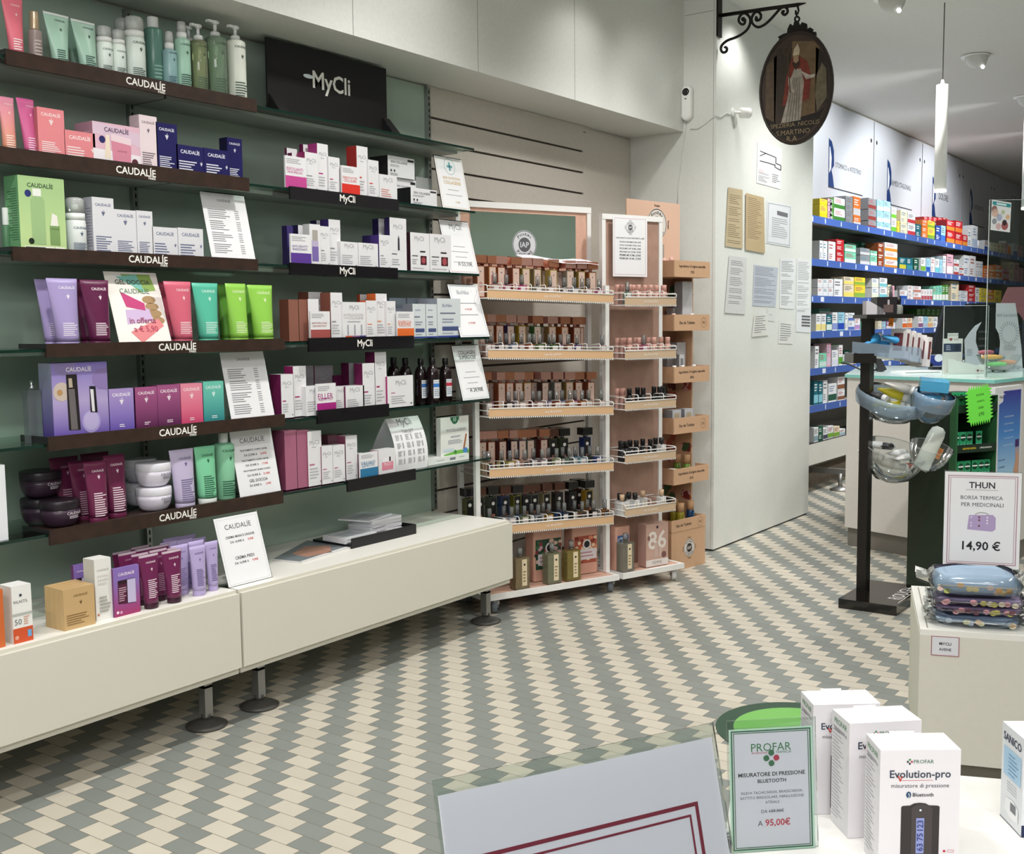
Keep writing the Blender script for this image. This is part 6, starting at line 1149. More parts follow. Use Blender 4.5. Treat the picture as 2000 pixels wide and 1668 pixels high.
sheet(((1498, 393), (1545, 402), (1543, 483), (1496, 475)), 'framed white licence with bold heading right of the beige certificates', '#e3e6ea', lambda b, at: (b.poly([at(.4, .18), at(.85, .2), at(.85, .3), at(.4, .28)], mm('#77777d'), y=-.0006), rows(10, .2, .85, .36, .85, '#9a9ba3', 8)(b, at), [b.poly([at(*a), at(*c), at(*d), at(*e)], mm('#a9b0b8'), y=-.0005) for a, c, d, e in (((.04, .03), (.96, .03), (.96, .045), (.04, .045)), ((.04, .955), (.96, .955), (.96, .97), (.04, .97)), ((.04, .03), (.06, .03), (.06, .97), (.04, .97)), ((.94, .03), (.96, .03), (.96, .97), (.94, .97)))]))
sheet(((1423, 499), (1457, 504), (1454, 614), (1414, 611)), 'crumpled white letter, leftmost of the lower papers', '#d5d5d5', rows(24, .12, .8, .08, .85, '#8d8d92', 9), .006)
sheet(((1472, 517), (1519, 523), (1514, 600), (1469, 597)), 'grey printed form in a clear pocket', '#c2c8d2', rows(24, .05, .95, .04, .94, '#8a90a0', 10))
sheet(((1523, 504), (1553, 505), (1550, 604), (1522, 602)), 'tall white price table, left one of the two adjoining', '#e8eaec', rows(28, .08, .9, .06, .95, '#8a8a90', 11))
sheet(((1556, 505), (1583, 508), (1580, 603), (1554, 603)), 'tall white price table, right one of the two adjoining', '#e8eaec', rows(26, .08, .9, .06, .95, '#a0a0a6', 12))
sheet(((1555, 603), (1583, 604), (1582, 650), (1554, 648)), 'white notice with four dark bars below the price tables', '#e3e5e8', lambda b, at: [b.poly([at(.36, .28+.13*k), at(.96, .28+.13*k), at(.96, .36+.13*k), at(.36, .36+.13*k)], mm('#6a6a70'), y=-.0006) for k in range(4)]+[rows(3, .05, .6, .06, .2, '#8a8a90', 3)(b, at)])
sheet(((1472, 614), (1497, 612), (1500, 655), (1467, 658)), 'torn white note with ragged lower edge', '#e2e2dc', rows(8, .1, .85, .1, .9, '#8a8a90', 14), .006)
sheet(((1498, 602), (1514, 604), (1512, 628), (1497, 626)), 'small faint white slip above the torn note', '#dcdedc', rows(3, .2, .8, .3, .8, '#b5b5ba', 15))
sheet(((1521, 626), (1550, 630), (1547, 672), (1519, 671)), 'white handwritten note with rounded corners, lowest on the right', '#e5e5e2', rows(8, .1, .85, .12, .92, '#7f7f85', 16))
# ================================================================ medicines on the blue-fronted shelves
NAMES = [('white', '#e6e8ea'), ('yellow', '#e8d23a'), ('pink', '#dba8b8'), ('green', '#4f8a3a'), ('orange', '#e07a35'), ('red', '#c02a30'), ('light blue', '#9accdf'), ('mint', '#7fceb0'), ('dark green', '#1f5a45'), ('grey', '#8c8f93'), ('teal', '#1f6a78'), ('blue', '#2a4a9a'), ('brown', '#8f4422'), ('cream', '#e3d6b8'), ('purple', '#6f4a78')]
NC = dict(NAMES); CNT = {}
def med(i, u0, u1, vt, c, vb=None, band=None, dy=0., shape='box'):
    Y = 3.435+dy; X0, X1 = ony(u0, vt, Y).x, ony(u1, vt, Y).x; xc = (X0+X1)/2; zf = BZ[i] if i < 6 else .449; z = zf+.0006 if vb is None else zat(vb, xc, Y)
    if vb is not None and z < zf+.02: z = zf+.0006
    H = zat(vt, xc, Y)-z; W = (X1-X0)*.97; col = NC[c]; k = (i, c); CNT[k] = CNT.get(k, -1)+1
    b = MB(); D = .12
    if shape == 'bottle': b.lathe([(W*.5, 0), (W*.5, H*.6), (W*.2, H*.72), (W*.2, H*.78)], M(col, .35), 16, 0, W*.5); b.lathe([(W*.24, H*.78), (W*.22, H)], mm(band or '#e8e8e8'), 12, 0, W*.5)
    else:
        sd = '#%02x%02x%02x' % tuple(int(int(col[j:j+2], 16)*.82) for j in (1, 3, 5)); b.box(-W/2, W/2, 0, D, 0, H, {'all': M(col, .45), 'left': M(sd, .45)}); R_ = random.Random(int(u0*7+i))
        dk = c in ('white', 'cream', 'yellow', 'light blue', 'mint', 'pink', 'grey'); tc = mm(R_.choice(['#8a9ab5', '#b06a6a', '#6a8a9a', '#77777d']) if dk else '#e3e3e3')
        if band: b.quad(-W/2, W/2, H*.08, H*.42, mm(band)); b.lines(-W*.4, W*.3, H*.55, H*.9, 3, tc, y=-.0006)
        else: b.lines(-W*.4, W*.35, H*.6, H*.9, 2, tc, y=-.0006); b.lines(-W*.4, W*.2, H*.12, H*.42, 3, tc, y=-.0006)
    sh = (BN[i]+' medicine shelf') if i < 6 else 'low white cabinet'; n = CNT[k]
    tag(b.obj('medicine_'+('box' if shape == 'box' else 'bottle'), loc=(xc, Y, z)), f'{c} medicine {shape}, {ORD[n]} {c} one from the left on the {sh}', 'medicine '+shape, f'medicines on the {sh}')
def stack(i, u0, u1, vs, c, band=None, dy=0.):
    for j, v in enumerate(vs): med(i, u0, u1, v, c, vs[j+1]-.6 if j+1 < len(vs) else None, band, dy)
stack(0, 1601, 1616, (389, 400), 'yellow', '#e0c020'); med(0, 1617, 1625, 388, 'pink'); stack(0, 1629, 1650.5, (387, 410), 'white', '#3f7f35', 0); stack(0, 1621, 1629, (387, 411), 'green')
stack(0, 1652, 1666, (384, 414), 'grey'); stack(0, 1667, 1681, (385, 424), 'orange', '#c9c9cc'); stack(0, 1682, 1694, (404, 425), 'orange', '#e8e8e8', .13); stack(0, 1696, 1711.5, (388, 410, 432), 'grey', '#8a3a35')
stack(0, 1713, 1725, (391, 413, 435), 'light blue', '#dfeaf0'); stack(0, 1725.5, 1739.5, (393, 415, 437), 'light blue', '#dfeaf0'); stack(0, 1741, 1751, (406, 428), 'white', '#6ab03a'); med(0, 1752, 1757, 432, 'yellow'); stack(0, 1759, 1772, (412, 437), 'cream'); stack(0, 1773, 1788, (417, 438), 'white', '#c0404a'); med(0, 1789, 1799, 438, 'teal')
stack(0, 1801, 1812, (430, 443), 'orange'); stack(0, 1812.5, 1826, (432, 446), 'yellow', '#7aa03a'); med(0, 1828, 1838, 441, 'blue'); med(0, 1838.5, 1847, 441, 'light blue', None, '#3a6ac0')
for k in range(5): med(0, 1804+k*9.3, 1813+k*9.3, 424+k*.5, 'red', 433, None, .14)
stack(0, 1849, 1865, (431, 452), 'red', '#e08a35'); stack(0, 1866, 1880, (432, 456), 'red', '#e07a35'); med(0, 1880.5, 1890, 459, 'red', None, '#e08a35'); med(0, 1891, 1898, 449, 'white'); med(0, 1900, 1910, 441, 'white', None, '#b8c8e0'); med(0, 1910.5, 1916, 459, 'white', None, '#3a4a9a', 0, 'bottle'); med(0, 1923, 1933, 470, 'white', None, '#2a55a8')
for k in range(4): med(0, 1935+k*6.7, 1941.2+k*6.7, 474+k*.8, 'cream')
med(0, 1963, 1969, 475, 'pink'); med(0, 1971, 1978, 470, 'orange', None, '#e8e8e8', 0, 'bottle'); med(0, 1980, 1987, 476, 'white', None, '#3a6ac0'); med(0, 1989, 1998, 480, 'pink')
med(1, 1601, 1607.5, 470, 'white'); med(1, 1608, 1616, 471, 'white'); med(1, 1618, 1632, 472, 'white'); stack(1, 1633.5, 1648.5, (468, 491), 'red'); stack(1, 1650, 1672, (478, 493), 'mint', '#e3e8e0'); stack(1, 1652, 1676, (474, 490), 'dark green', None, .14); stack(1, 1680, 1699, (485, 499), 'grey', '#c9c9cc'); med(1, 1682, 1699, 473.5, 'dark green', 490, None, .14)
stack(1, 1700, 1713, (490, 500), 'mint', '#eef0ec'); stack(1, 1703, 1714, (475, 493), 'brown', None, .14); stack(1, 1715, 1726.5, (475, 494), 'brown'); stack(1, 1728, 1753, (475, 493, 509), 'white', '#e08a35'); med(1, 1757, 1770, 503, 'teal', None, '#c8c03a'); med(1, 1771, 1783, 504, 'teal', None, '#3a8a9a'); med(1, 1785, 1795, 505, 'dark green'); med(1, 1799, 1808, 504, 'white', None, '#7ab03a'); med(1, 1809.5, 1817.5, 506, 'light blue', None, '#2a5ab0'); med(1, 1818.5, 1826, 503, 'white'); med(1, 1827, 1834.5, 506, 'white', None, '#6ac0c8'); med(1, 1835, 1841, 507, 'light blue'); med(1, 1842, 1848, 500, 'white'); med(1, 1849.5, 1862, 497, 'pink', None, '#e6e2e2'); stack(1, 1863, 1873, (507, 521), 'white', '#b04a4a'); stack(1, 1874, 1882, (518, 528), 'white', '#b04a4a'); med(1, 1883, 1894, 499, 'white'); med(1, 1894.5, 1906, 500, 'white')
for k in range(4): med(1, 1907+k*3.2, 1910+k*3.2, 510+k*.3, 'white')
stack(1, 1921, 1930.5, (525, 535), 'orange'); stack(1, 1932, 1943, (519, 532), 'orange', '#e3c8a8'); stack(1, 1944, 1957, (518, 533), 'orange', '#d8d0c8'); stack(1, 1959, 1971, (524, 536), 'pink', '#c05a50'); med(1, 1973, 1981, 512, 'cream'); med(1, 1983, 1990, 513, 'pink'); stack(1, 1992, 1999, (523, 534), 'pink')
for k in range(3): stack(2, 1597+k*10.3, 1607+k*10.3, (545, 562), 'white', '#dcdfe3')
med(2, 1629, 1646, 545, 'white'); stack(2, 1648, 1668, (541, 556), 'cream', '#e8d870'); stack(2, 1669, 1690, (542, 558), 'yellow', '#8ab04a'); stack(2, 1703, 1716, (544, 562), 'white', '#d8e0c8'); stack(2, 1718, 1733, (543, 562), 'white', '#7ac0c8'); med(2, 1734, 1741, 556, 'cream'); med(2, 1742, 1747, 558, 'pink'); med(2, 1756, 1772, 567, 'white', None, '#2a55a8'); stack(2, 1773, 1783, (558, 575), 'white'); stack(2, 1784, 1799, (559, 572), 'white', '#c07a6a')
for k in range(4): med(2, 1800+k*5.5, 1805+k*5.5, 565, 'white', None, '#b0505a')
for k in range(5): med(2, 1823+k*6, 1828.5+k*6, 559-k*.6, 'mint' if k < 3 else 'green', None, '#e3e8e0')
med(2, 1858, 1873, 549, 'cream'); stack(2, 1874, 1890, (568, 578), 'white'); stack(2, 1891, 1905, (556, 572), 'red'); med(2, 1906, 1913, 562, 'white'); stack(2, 1915, 1928, (563, 575), 'yellow'); stack(2, 1929, 1942, (566, 577), 'orange', '#e8c03a'); med(2, 1943, 1956, 567, 'yellow')
for k in range(2): med(3, 1594+k*10, 1603.5+k*10, 613, 'white', None, '#e8d88a')
med(3, 1600, 1622, 603, 'mint', 612, '#e8ecea', .13); med(3, 1614.5, 1625, 615, 'teal', None, '#d8e8e0'); med(3, 1626, 1636, 610, 'white', None, '#8a9ad0'); med(3, 1637, 1649.5, 610, 'light blue', None, '#2a4ab0'); med(3, 1651, 1656, 611, 'white'); stack(3, 1657, 1669, (611, 628), 'white', '#5a70b8'); med(3, 1670, 1680, 620, 'white', None, '#b08ac0'); med(3, 1684, 1694, 628, 'mint'); med(3, 1715, 1722, 627, 'cream'); med(3, 1723, 1730, 628, 'light blue'); med(3, 1731, 1740, 627, 'purple', None, '#d8d0d8'); med(3, 1741, 1748, 630, 'white'); med(3, 1763, 1772, 617, 'white', None, '#d8682a'); med(3, 1773, 1782, 616, 'cream', None, '#d87a4a')
for k in range(5): med(3, 1791+k*9.5, 1799.5+k*9.5, 603, 'green', 616, None, .13)
for k in range(4): med(3, 1794+k*9.5, 1803+k*9.5, 618+k*.3, ('white', 'light blue', 'cream', 'white')[k], None, ('#8a5a80', '#b0b8c8', '#d8a878', None)[k])
med(4, 1592, 1599.5, 676, 'white'); med(4, 1600.5, 1614.5, 690, 'mint', None, '#c8e0d8'); med(4, 1601, 1612, 671, 'purple', None, '#b8a0b8', .13); med(4, 1615, 1623, 671, 'pink', None, '#d8c0d0'); med(4, 1625, 1637, 684, 'white', None, '#d8dce8'); med(4, 1626, 1637, 672, 'green', None, None, .13); med(4, 1638.5, 1646, 674, 'white', None, '#5aa03a'); med(4, 1647, 1659, 693, 'white', None, '#3a7a4a'); med(4, 1648, 1660, 684, 'dark green', None, None, .13)
for k in range(3): med(4, 1663+k*9, 1671.5+k*9, 705, ('white', 'light blue', 'white')[k], None, ('#d8b89a', '#3a6ab0', '#8ab0c8')[k])
for k in range(4): med(4, 1716+k*14, 1728+k*14, 690+k, ('white', 'cream', 'pink', 'white')[k])
med(5, 1590, 1598.5, 744, 'teal', None, '#8ac8d8'); med(5, 1599.5, 1607, 745, 'teal', None, '#8ac8d8'); med(5, 1608, 1616, 743, 'white'); med(5, 1618, 1634, 749, 'white', None, '#2a5a45'); stack(5, 1636, 1650, (736, 762), 'white', '#8a5a40')
for u, v, c_, bd in ((1590, 835, 'white', '#8aa8b0'), (1599, 833, 'dark green', None), (1608, 836, 'white', '#4a4a60'), (1617, 832, 'white', '#7ab03a'), (1629, 833, 'cream', '#7ab03a'), (1640, 838, 'white', '#a8c8d8')): med(6, u, u+(8.5 if u < 1617 else 11), v, c_, None, bd)
# ================================================================ sales counter
A_, B_, C_, D_, E_ = (7.241, 2.472), (6.895, 1.482), (8.1, 1.26), (9.0, 2.0), (8.6, 2.82)
CH_ = 1.142; t = empty('sales_counter', (7.4, 1.9, 0)); off = lambda P, z0, z1, m, s=1.: None
cen = (7.75, 2.0); sc = lambda s: [((x-cen[0])*s+cen[0]-7.4, (y-cen[1])*s+cen[1]-1.9) for x, y in (A_, B_, C_, D_, E_)]
CB = M('#d3cfc9', .4, noise=.015)
MB().prism(sc(.985), .125, 1.120, CB, 'z').obj('body', t); MB().prism(sc(.95), 0, .125, M('#77726b', .4), 'z').obj('plinth', t)
b = MB(); b.prism(sc(1.01), 1.1205, CH_, {0: 1} and M('#d7ecea', .12), 'z'); b.obj('glass_top', t)
b = MB(); P0 = Vector(sc(1.0115)[0]); P1 = Vector(sc(1.0115)[1]); P2 = Vector(sc(1.0115)[2])
for a, c in ((P0, P1), (P1, P2)): b.add([(a.x, a.y, 1.122), (c.x, c.y, 1.122), (c.x, c.y, 1.141), (a.x, a.y, 1.141)], [(0, 1, 2, 3)], M('#7fc4bb', .2))
b.obj('glass_edge', t); tag(t, 'pale grey angled sales counter with a glass top', 'counter')
ct = lambda u, v: onz(u, v, CH_)
def upright(u0, u1, v0, v1, p, n): return [onpl(u, v, p, n) for u, v in ((u0, v0), (u1, v0), (u1, v1), (u0, v1))]
NF = Vector((-FW.x, -FW.y, 0)).normalized()          # faces the customers' side
RX_ = Vector((-NF.y, NF.x, 0)); TH = math.atan2(RX_.y, RX_.x)
TH = TH if RX_.dot(RT) > 0 else TH+PI; RX_ = RX_ if RX_.dot(RT) > 0 else -RX_
class FP:
    """a frame facing the customers: origin at a spot on a surface, x to the right, y away, z up"""
    def __init__(s, p): s.p = Vector(p)
    def l(s, u, v, d=0.): q = onpl(u, v, s.p-NF*d, NF)-s.p; return q.dot(RX_), q.z
def fbox(name, u0, u1, vt, p, d, m, label, cat, dec=None, z=CH_, **k):
    f = FP(p); x0, _ = f.l(u0, vt); x1, zt = f.l(u1, vt); W = x1-x0; H = zt; xc = (x0+x1)/2; b = MB(); b.box(-W/2, W/2, 0, d, .0005, H, m if isinstance(m, dict) else mm(m))
    if dec: dec(b, W, H)
    loc = s_ = Vector(p)+RX_*xc; tag(b.obj(name, loc=(loc.x, loc.y, p[2]), rot=TH), label, cat, **k)
# monitor seen from behind
p = ct(1860, 723); f = FP(p+Vector((.12, .06, 0))); t = empty('monitor', f.p, TH); L = lambda u, v, d=0: f.l(u, v, d)
a, c, d_, e = L(1846, 597), L(1903, 604), L(1900, 690), L(1820, 692)
b = MB(); b.add([(a[0], 0, a[1]), (c[0], .0, c[1]), (d_[0], 0, d_[1]), (e[0], 0, e[1]), (a[0], .05, a[1]), (c[0], .05, c[1]), (d_[0], .05, d_[1]), (e[0], .05, e[1])], [(0, 3, 2, 1), (4, 5, 6, 7), (0, 1, 5, 4), (1, 2, 6, 5), (2, 3, 7, 6), (3, 0, 4, 7)], M('#1b1b1d', .3)); b.obj('housing', t)
b = MB(); b.box(d_[0]-.16, d_[0]-.10, .01, .05, .0, e[1]+.05, M('#1b1b1d', .3)); b.box(d_[0]-.24, d_[0]-.02, -.05, .12, 0, .012, M('#1b1b1d', .3)); b.obj('stand', t); tag(t, 'black computer monitor seen from behind on the counter', 'monitor')
p = ct(1925, 722); fbox('card_terminal', 1898, 1946, 592, p+Vector((.2, .06, 0)), .12, M('#161618', .25), 'tall black till unit between the monitor and the white nail card', 'till', lambda b, W, H: [b.quad(-W*.2, W*.2, H*.55-.05*k, H*.58-.05*k, mm('#3a3a40')) for k in range(5)])
# things on the counter top
p = ct(1795, 727); b = MB(); b.box(-.16, .16, -.09, .09, .0005, .006, M('#e9e9e6', .5)); b.box(-.14, .1, -.1, .07, .0061, .009, M('#dfe0e0', .5)); tag(b.obj('paper_pad', loc=p, rot=TH+.1), 'white writing pad on the counter under the mouse', 'paper')
p = ct(1722, 726); t = empty('barcode_scanner', p, TH); b = MB(); b.x = Matrix.Rotation(-.5, 4, 'Y'); b.box(-.02, .03, -.03, .03, .002, .13, M('#2a2a2c', .3)); b.box(-.035, .05, -.035, .035, .13, .19, M('#1d1d1f', .3)); b.obj('body', t); b = MB(); b.tube([(.0, .03, .01), (-.12, .06, .01), (-.2, .08, .05), (-.25, .1, .06)], .006, BLACK, 6); b.obj('cord', t); tag(t, 'black handheld barcode scanner standing on the counter', 'scanner')
p = ct(1812, 720); b = MB(); b.loft([[(.062*s*math.cos(2*PI*i/20), .036*s*math.sin(2*PI*i/20), z) for i in range(20)] for s, z in ((1, .0005), (1.03, .012), (.92, .026), (.6, .036), (.2, .039))], M('#141416', .15, spec=.6)); tag(b.obj('mouse', loc=p+Vector((.02, .03, .009)), rot=TH), 'glossy black computer mouse on the white pad', 'mouse')
p = ct(1852, 722); b = MB(); b.box(-.09, .08, -.03, .05, .0005, .02, M('#202028', .3)); tag(b.obj('keyboard', loc=p+Vector((.03, .04, 0)), rot=TH), 'dark keyboard beside the mouse on the counter', 'keyboard')
p = ct(1843, 716); fbox('box', 1815, 1852, 694, p+Vector((.12, .06, 0)), .06, M('#2b3a86', .45), 'blue box with a white round mark on the counter', 'box', lambda b, W, H: b.disc(0, H*.75, W*.22, W*.2, mm('#dfe3ea')))
# counter display with small tubes
p = ct(1888, 731); f = FP(p); t = empty('counter_display', p, TH); x0 = f.l(1852, 730)[0]; x1 = f.l(1925, 730)[0]; xb = f.l(1891, 730)[0]; z1 = f.l(1853, 662)[1]; zt2_ = f.l(1862, 651)[1]; zf_ = f.l(1912, 713)[1]; CW = M('#dcdad6', .5)
b = MB(); b.box(x0, xb, .10, .106, 0, z1, CW); b.box(x0+.03, xb-.03, .10, .106, z1, zt2_, CW); b.quad(x0+.003, xb-.008, z1*.62, z1*.86, mm('#2a3350'), y=.0995); b.disc(xb-.035, z1*.74, .018, .02, mm('#1c2238'), y=.099); b.text('CONTACTA', (x0+xb)/2, zt2_-.014, .075, mm('#6a6a70'), y=.099); b.text('I ♥ OO', (x0+xb)/2, z1-.006, .07, mm('#8a3a45'), y=.099); b.lines(x0+.02, xb-.07, z1*.66, z1*.82, 3, mm('#aab0c4'), y=.099); b.obj('back_card', t)
b = MB(); b.prism([(x0, 0), (x1, 0), (x1, zf_), (x1-.07, zf_), (x0, z1*.45)], 0, .004, CW); b.prism([(x1-.004, 0), (x1, 0), (x1, zf_), (x1-.004, zf_)], .004, .10, CW); b.box(x0, x1-.004, .004, .10, 0, .004, CW); b.text('I ♥ OO', x1-.04, .022, .055, mm('#8a3a45'), y=-.0006); b.obj('tray', t); tag(t, 'white counter display box for small tubes with a navy band', 'counter display')
for k in range(3):
    b = MB(); b.lathe([(.009, 0), (.009, .05), (.007, .052), (.007, .085)], M('#a9acb0', .25, .5), 12); lp = Vector(p)+RX_*(xb-.055+.022*k)-NF*.05; tag(b.obj('tube', loc=(lp.x, lp.y, CH_+.0048)), f'small silver tube, {ORD[k]} from the left in the white counter display', 'tube', 'small tubes in the counter display')
# bowl with spectacle cases
p = ct(1950, 727); b = MB(); gl_ = GLASS('#eef3f3', body=.06); b.lathe([(.045, .012), (.09, .035), (.12, .075), (.14, .115)], gl_, 28, cap0=True, cap1=False); b.lathe([(.04, .0005), (.045, .012)], gl_, 20); bo = b.obj('glass_bowl', loc=p); tag(bo, 'clear bowl of coloured cases at the corner of the counter', 'bowl')
for k, (c_, dx, dy, dz, nm) in enumerate((('#6fc06a', -.03, -.02, .04, 'green spectacle case at the bottom of the clear bowl'), ('#e0a040', -.05, -.01, .085, 'orange spectacle case on top in the clear bowl'), ('#c88a6a', .05, .0, .05, 'tan spectacle case at the right in the clear bowl'), ('#8a9ab0', .0, .04, .08, 'grey spectacle case at the back of the clear bowl'), ('#c06a80', -.06, .06, .115, 'pink spectacle case sticking up from the clear bowl'))):
    b = MB(); b.loft([[(.07*s*math.cos(2*PI*i/16), .022*s*math.cos(0)*math.sin(2*PI*i/16), z) for i in range(16)] for s, z in ((.3, 0), (.9, .006), (1, .015), (.9, .026), (.3, .032))], M(c_, .3)); lp = p+RX_*dx-NF*dy; tag(b.obj('spectacle_case', loc=(lp.x, lp.y, CH_+dz), rot=TH+(.5*k-1)*.4), nm, 'spectacle case')
# white shaped card with lettering
p = ct(1968, 729); f = FP(p+Vector((.22, .07, 0))); pts = [f.l(u, v) for u, v in ((1952, 729), (1998, 729), (1995, 680), (1988, 622), (1983, 592), (1946, 592), (1945, 640), (1951, 652), (1954, 668), (1951, 700))]
b = MB(); b.prism(pts, 0, .004, M('#cfd0d8', .5)); c = f.l(1971, 651)
for k in range(24): a = 2*PI*k/24; b.poly([(c[0]+.045*math.cos(a-.05), c[1]+.055*math.sin(a-.05)), (c[0]+.045*math.cos(a+.05), c[1]+.055*math.sin(a+.05)), (c[0]+.068*math.cos(a+.03), c[1]+.082*math.sin(a+.03)), (c[0]+.068*math.cos(a-.03), c[1]+.082*math.sin(a-.03))], mm('#9b9ca4'), y=-.0005)
x, z = f.l(1966, 616); b.text('Nail Lacquer', x, z, .15, mm('#85868e'), y=-.0006); x, z = f.l(1980, 718); b.text('ROUGJ+', x, z, .11, mm('#6f7078'), y=-.0006); x, z = f.l(1972, 680); b.lines(x-.04, x+.05, z-.015, z+.02, 4, mm('#a5a6ae'), y=-.0006)
b.box(pts[0][0], pts[1][0], .004, .12, 0, .004, M('#cfd0d8', .5)); tag(b.obj('display_card', loc=f.p, rot=TH), 'tall white waisted card with a sunburst on the counter', 'display card')
b = MB(); f2 = FP(ct(1897, 727)+Vector((.16, .1, 0))); pts = [f2.l(u, v) for u, v in ((1886, 722), (1920, 722), (1913, 690), (1906, 668), (1907, 648), (1917, 629), (1905, 636), (1893, 650), (1884, 664))]; b.prism(pts, 0, .004, M('#b9bcc4', .45)); b.box(pts[0][0], pts[1][0], .004, .06, 0, .004, M('#b9bcc4', .45)); x, z = f2.l(1897, 690); b.lines(x-.03, x+.02, z-.02, z+.03, 5, mm('#8a8d98')); tag(b.obj('display_card', loc=f2.p, rot=TH), 'silver crescent-shaped card behind the small tube display', 'display card')
b = MB(); f3 = FP(ct(1975, 722)+Vector((.5, .15, 0))); pts = [f3.l(u, v) for u, v in ((1955, 592), (1969, 561), (2010, 560), (2010, 640), (1990, 612))]; b.prism([(x, z) for x, z in pts], 0, .006, M('#8a5a62', .4)); x, z = pts[2]; b.box(x-.02, x, .006, .05, 0.0005, z-.02, BLACK); tag(b.obj('display_card', loc=f3.p, rot=TH), 'dusky pink slanted card at the right edge behind the white card', 'display card')
# clear hygiene screens
EG = GLASS('#dfe9e6', body=.55, refl=1.3)
def screen(u0, u1, vt, p, label, extra=None):
    f = FP(p); t = empty('hygiene_screen', p, TH); x0, zt = f.l(u0, vt); x1 = f.l(u1, vt)[0]; b = MB(); b.box(x0, x1, 0, .005, .0005, zt, GLASS('#f1f6f4', refl=.9)); b.obj('clear_sheet', t); b = MB()
    for a, c, z0, z1 in ((x0-.003, x0, 0.0005, zt), (x0-.003, x1, zt, zt+.003), (x1, x1+.003, .0005, zt)): b.box(a, c, -.001, .006, z0, z1, EG)
    b.obj('polished_edge', t); tag(t, label, 'clear screen'); return f, t
sf, st = screen(1934, 2090, 391, ct(1944, 737)+Vector((.03, 0, 0)), 'tall clear hygiene screen at the corner of the counter')
screen(1845, 1931, 598, ct(1850, 737), 'low clear hygiene screen in front of the monitor')
q = [sf.l(u, v) for u, v in ((1937, 390), (1975, 396), (1972, 454), (1934, 449))]; b = MB(); b.prism(q, -.0025, -.0010, M('#dfe2e2', .5)); 
def pq(s, t): A = Vector(q[0]).lerp(Vector(q[1]), s); B2 = Vector(q[3]).lerp(Vector(q[2]), s); r_ = A.lerp(B2, t); return (r_.x, r_.y)
PY = -.0029
b.poly([pq(.05, .04), pq(.97, .05), pq(.97, .17), pq(.05, .16)], mm('#2f8f94'), y=PY); b.poly([pq(.25, .07), pq(.75, .075), pq(.75, .14), pq(.25, .135)], mm('#cfe6e6'), y=PY-.0003)
for s, tt, c_, r_ in ((.15, .3, '#8a6a62', .022), (.2, .42, '#d8b8a8', .026), (.6, .36, '#b8c0a0', .014), (.85, .5, '#d8b48a', .016), (.42, .55, '#a9b0c8', .022), (.72, .8, '#a05a5a', .026), (.7, .7, '#3a3a40', .018), (.18, .7, '#8f959c', .018), (.4, .85, '#d0b0b0', .02)): x, z = pq(s, tt); b.disc(x, z, r_*.8, r_, mm(c_), y=PY, n=10)
o = b.obj('poster', loc=sf.p, rot=TH); tag(o, 'small teal-headed poster taped to the tall clear screen', 'poster')
# ================================================================ dark green floor display
G0 = Vector((6.339, 1.796, 0)); d1 = Vector((math.cos(math.radians(-120)), math.sin(math.radians(-120)), 0)); G1_ = G0+d1*.30; d2 = Vector((math.cos(math.radians(-30)), math.sin(math.radians(-30)), 0))
thg = math.radians(-30); t = empty('floor_display', G1_, thg)      # local x along the front, y back
DG = M('#1d2e22', .35); DG2 = M('#2c5a38', .35); gh = 1.085; Wg = .335
b = MB(); b.box(0, .006, 0, .30, 0, gh, DG); b.box(-.0005, 0, -.02, .0, .35, gh-.02, DG2); b.obj('left_panel', t); b = MB(); b.box(Wg-.006, Wg, .0, .30, 0, gh, DG2); b.obj('right_panel', t); b = MB(); b.box(.006, Wg-.006, .294, .30, 0, gh, DG); b.obj('back_panel', t)
b = MB(); b.box(-.012, .0, -.045, .0, .32, gh-.01, DG2); b.obj('side_flap', t)
gl_loc = lambda u, v, y=0: ((onpl(u, v, G1_+Vector((-d2.y, d2.x, 0))*y, Vector((-d2.y, d2.x, 0)))-G1_).dot(d2), onpl(u, v, G1_+Vector((-d2.y, d2.x, 0))*y, Vector((-d2.y, d2.x, 0))).z)
ZG = [gl_loc(1890, v)[1] for v in (790, 868, 925)]; 
for i, zz in enumerate(ZG):
    b = MB(); b.box(.006, Wg-.006, 0, .29, zz-.045, zz-.040, DG); b.box(.006, Wg-.006, -.004, 0, zz-.045, zz+.0, DG)
    if i == 1: b.text('AZIONE RAPIDA', .13, zz-.022, .10, mm('#e0c030'), y=-.0046, bold=True); b.text('e PROLUNGATA', .25, zz-.022, .09, mm('#e6e6e0'), y=-.0046, bold=True)
    b.obj('shelf', t)
b = MB(); b.box(.006, Wg-.006, .0, .29, gh-.01, gh, DG); b.obj('top', t); tag(t, 'dark green floor display of small green packets in front of the counter', 'floor display')
def pk():
    b = MB(); w, h = .046, .105; b.box(-w/2, w/2, 0, .09, 0, h, {'all': M('#12281c', .35), 'front': M('#2f9d68', .35)}); b.poly([(-w/2, 0), (w/2, 0), (w/2, h*.32), (w*.25, h*.38), (0, h*.32), (-w*.25, h*.38), (-w/2, h*.32)], mm('#8fd8d0'), y=-.0004); b.disc(0, h*.70, w*.42, h*.19, mm('#14402c'), y=-.0005); b.quad(-w*.40, w*.40, h*.67, h*.74, mm('#e6efe8'), y=-.0008); return b.obj('packet')
_pk = None
def ppk(i, k, x, y, lb):
    global _pk
    lp = G1_+d2*x+Vector((-d2.y, d2.x, 0))*y; z = ZG[i]-.0395
    if _pk is None: o = _pk = pk(); o.location = (lp.x, lp.y, z); o.rotation_euler = (0, 0, thg)
    else: o = copytree(_pk, (lp.x, lp.y, z), thg)
    tag(o, lb, 'packet', 'green packets on the floor display')
SN = ['upper', 'middle', 'lower']
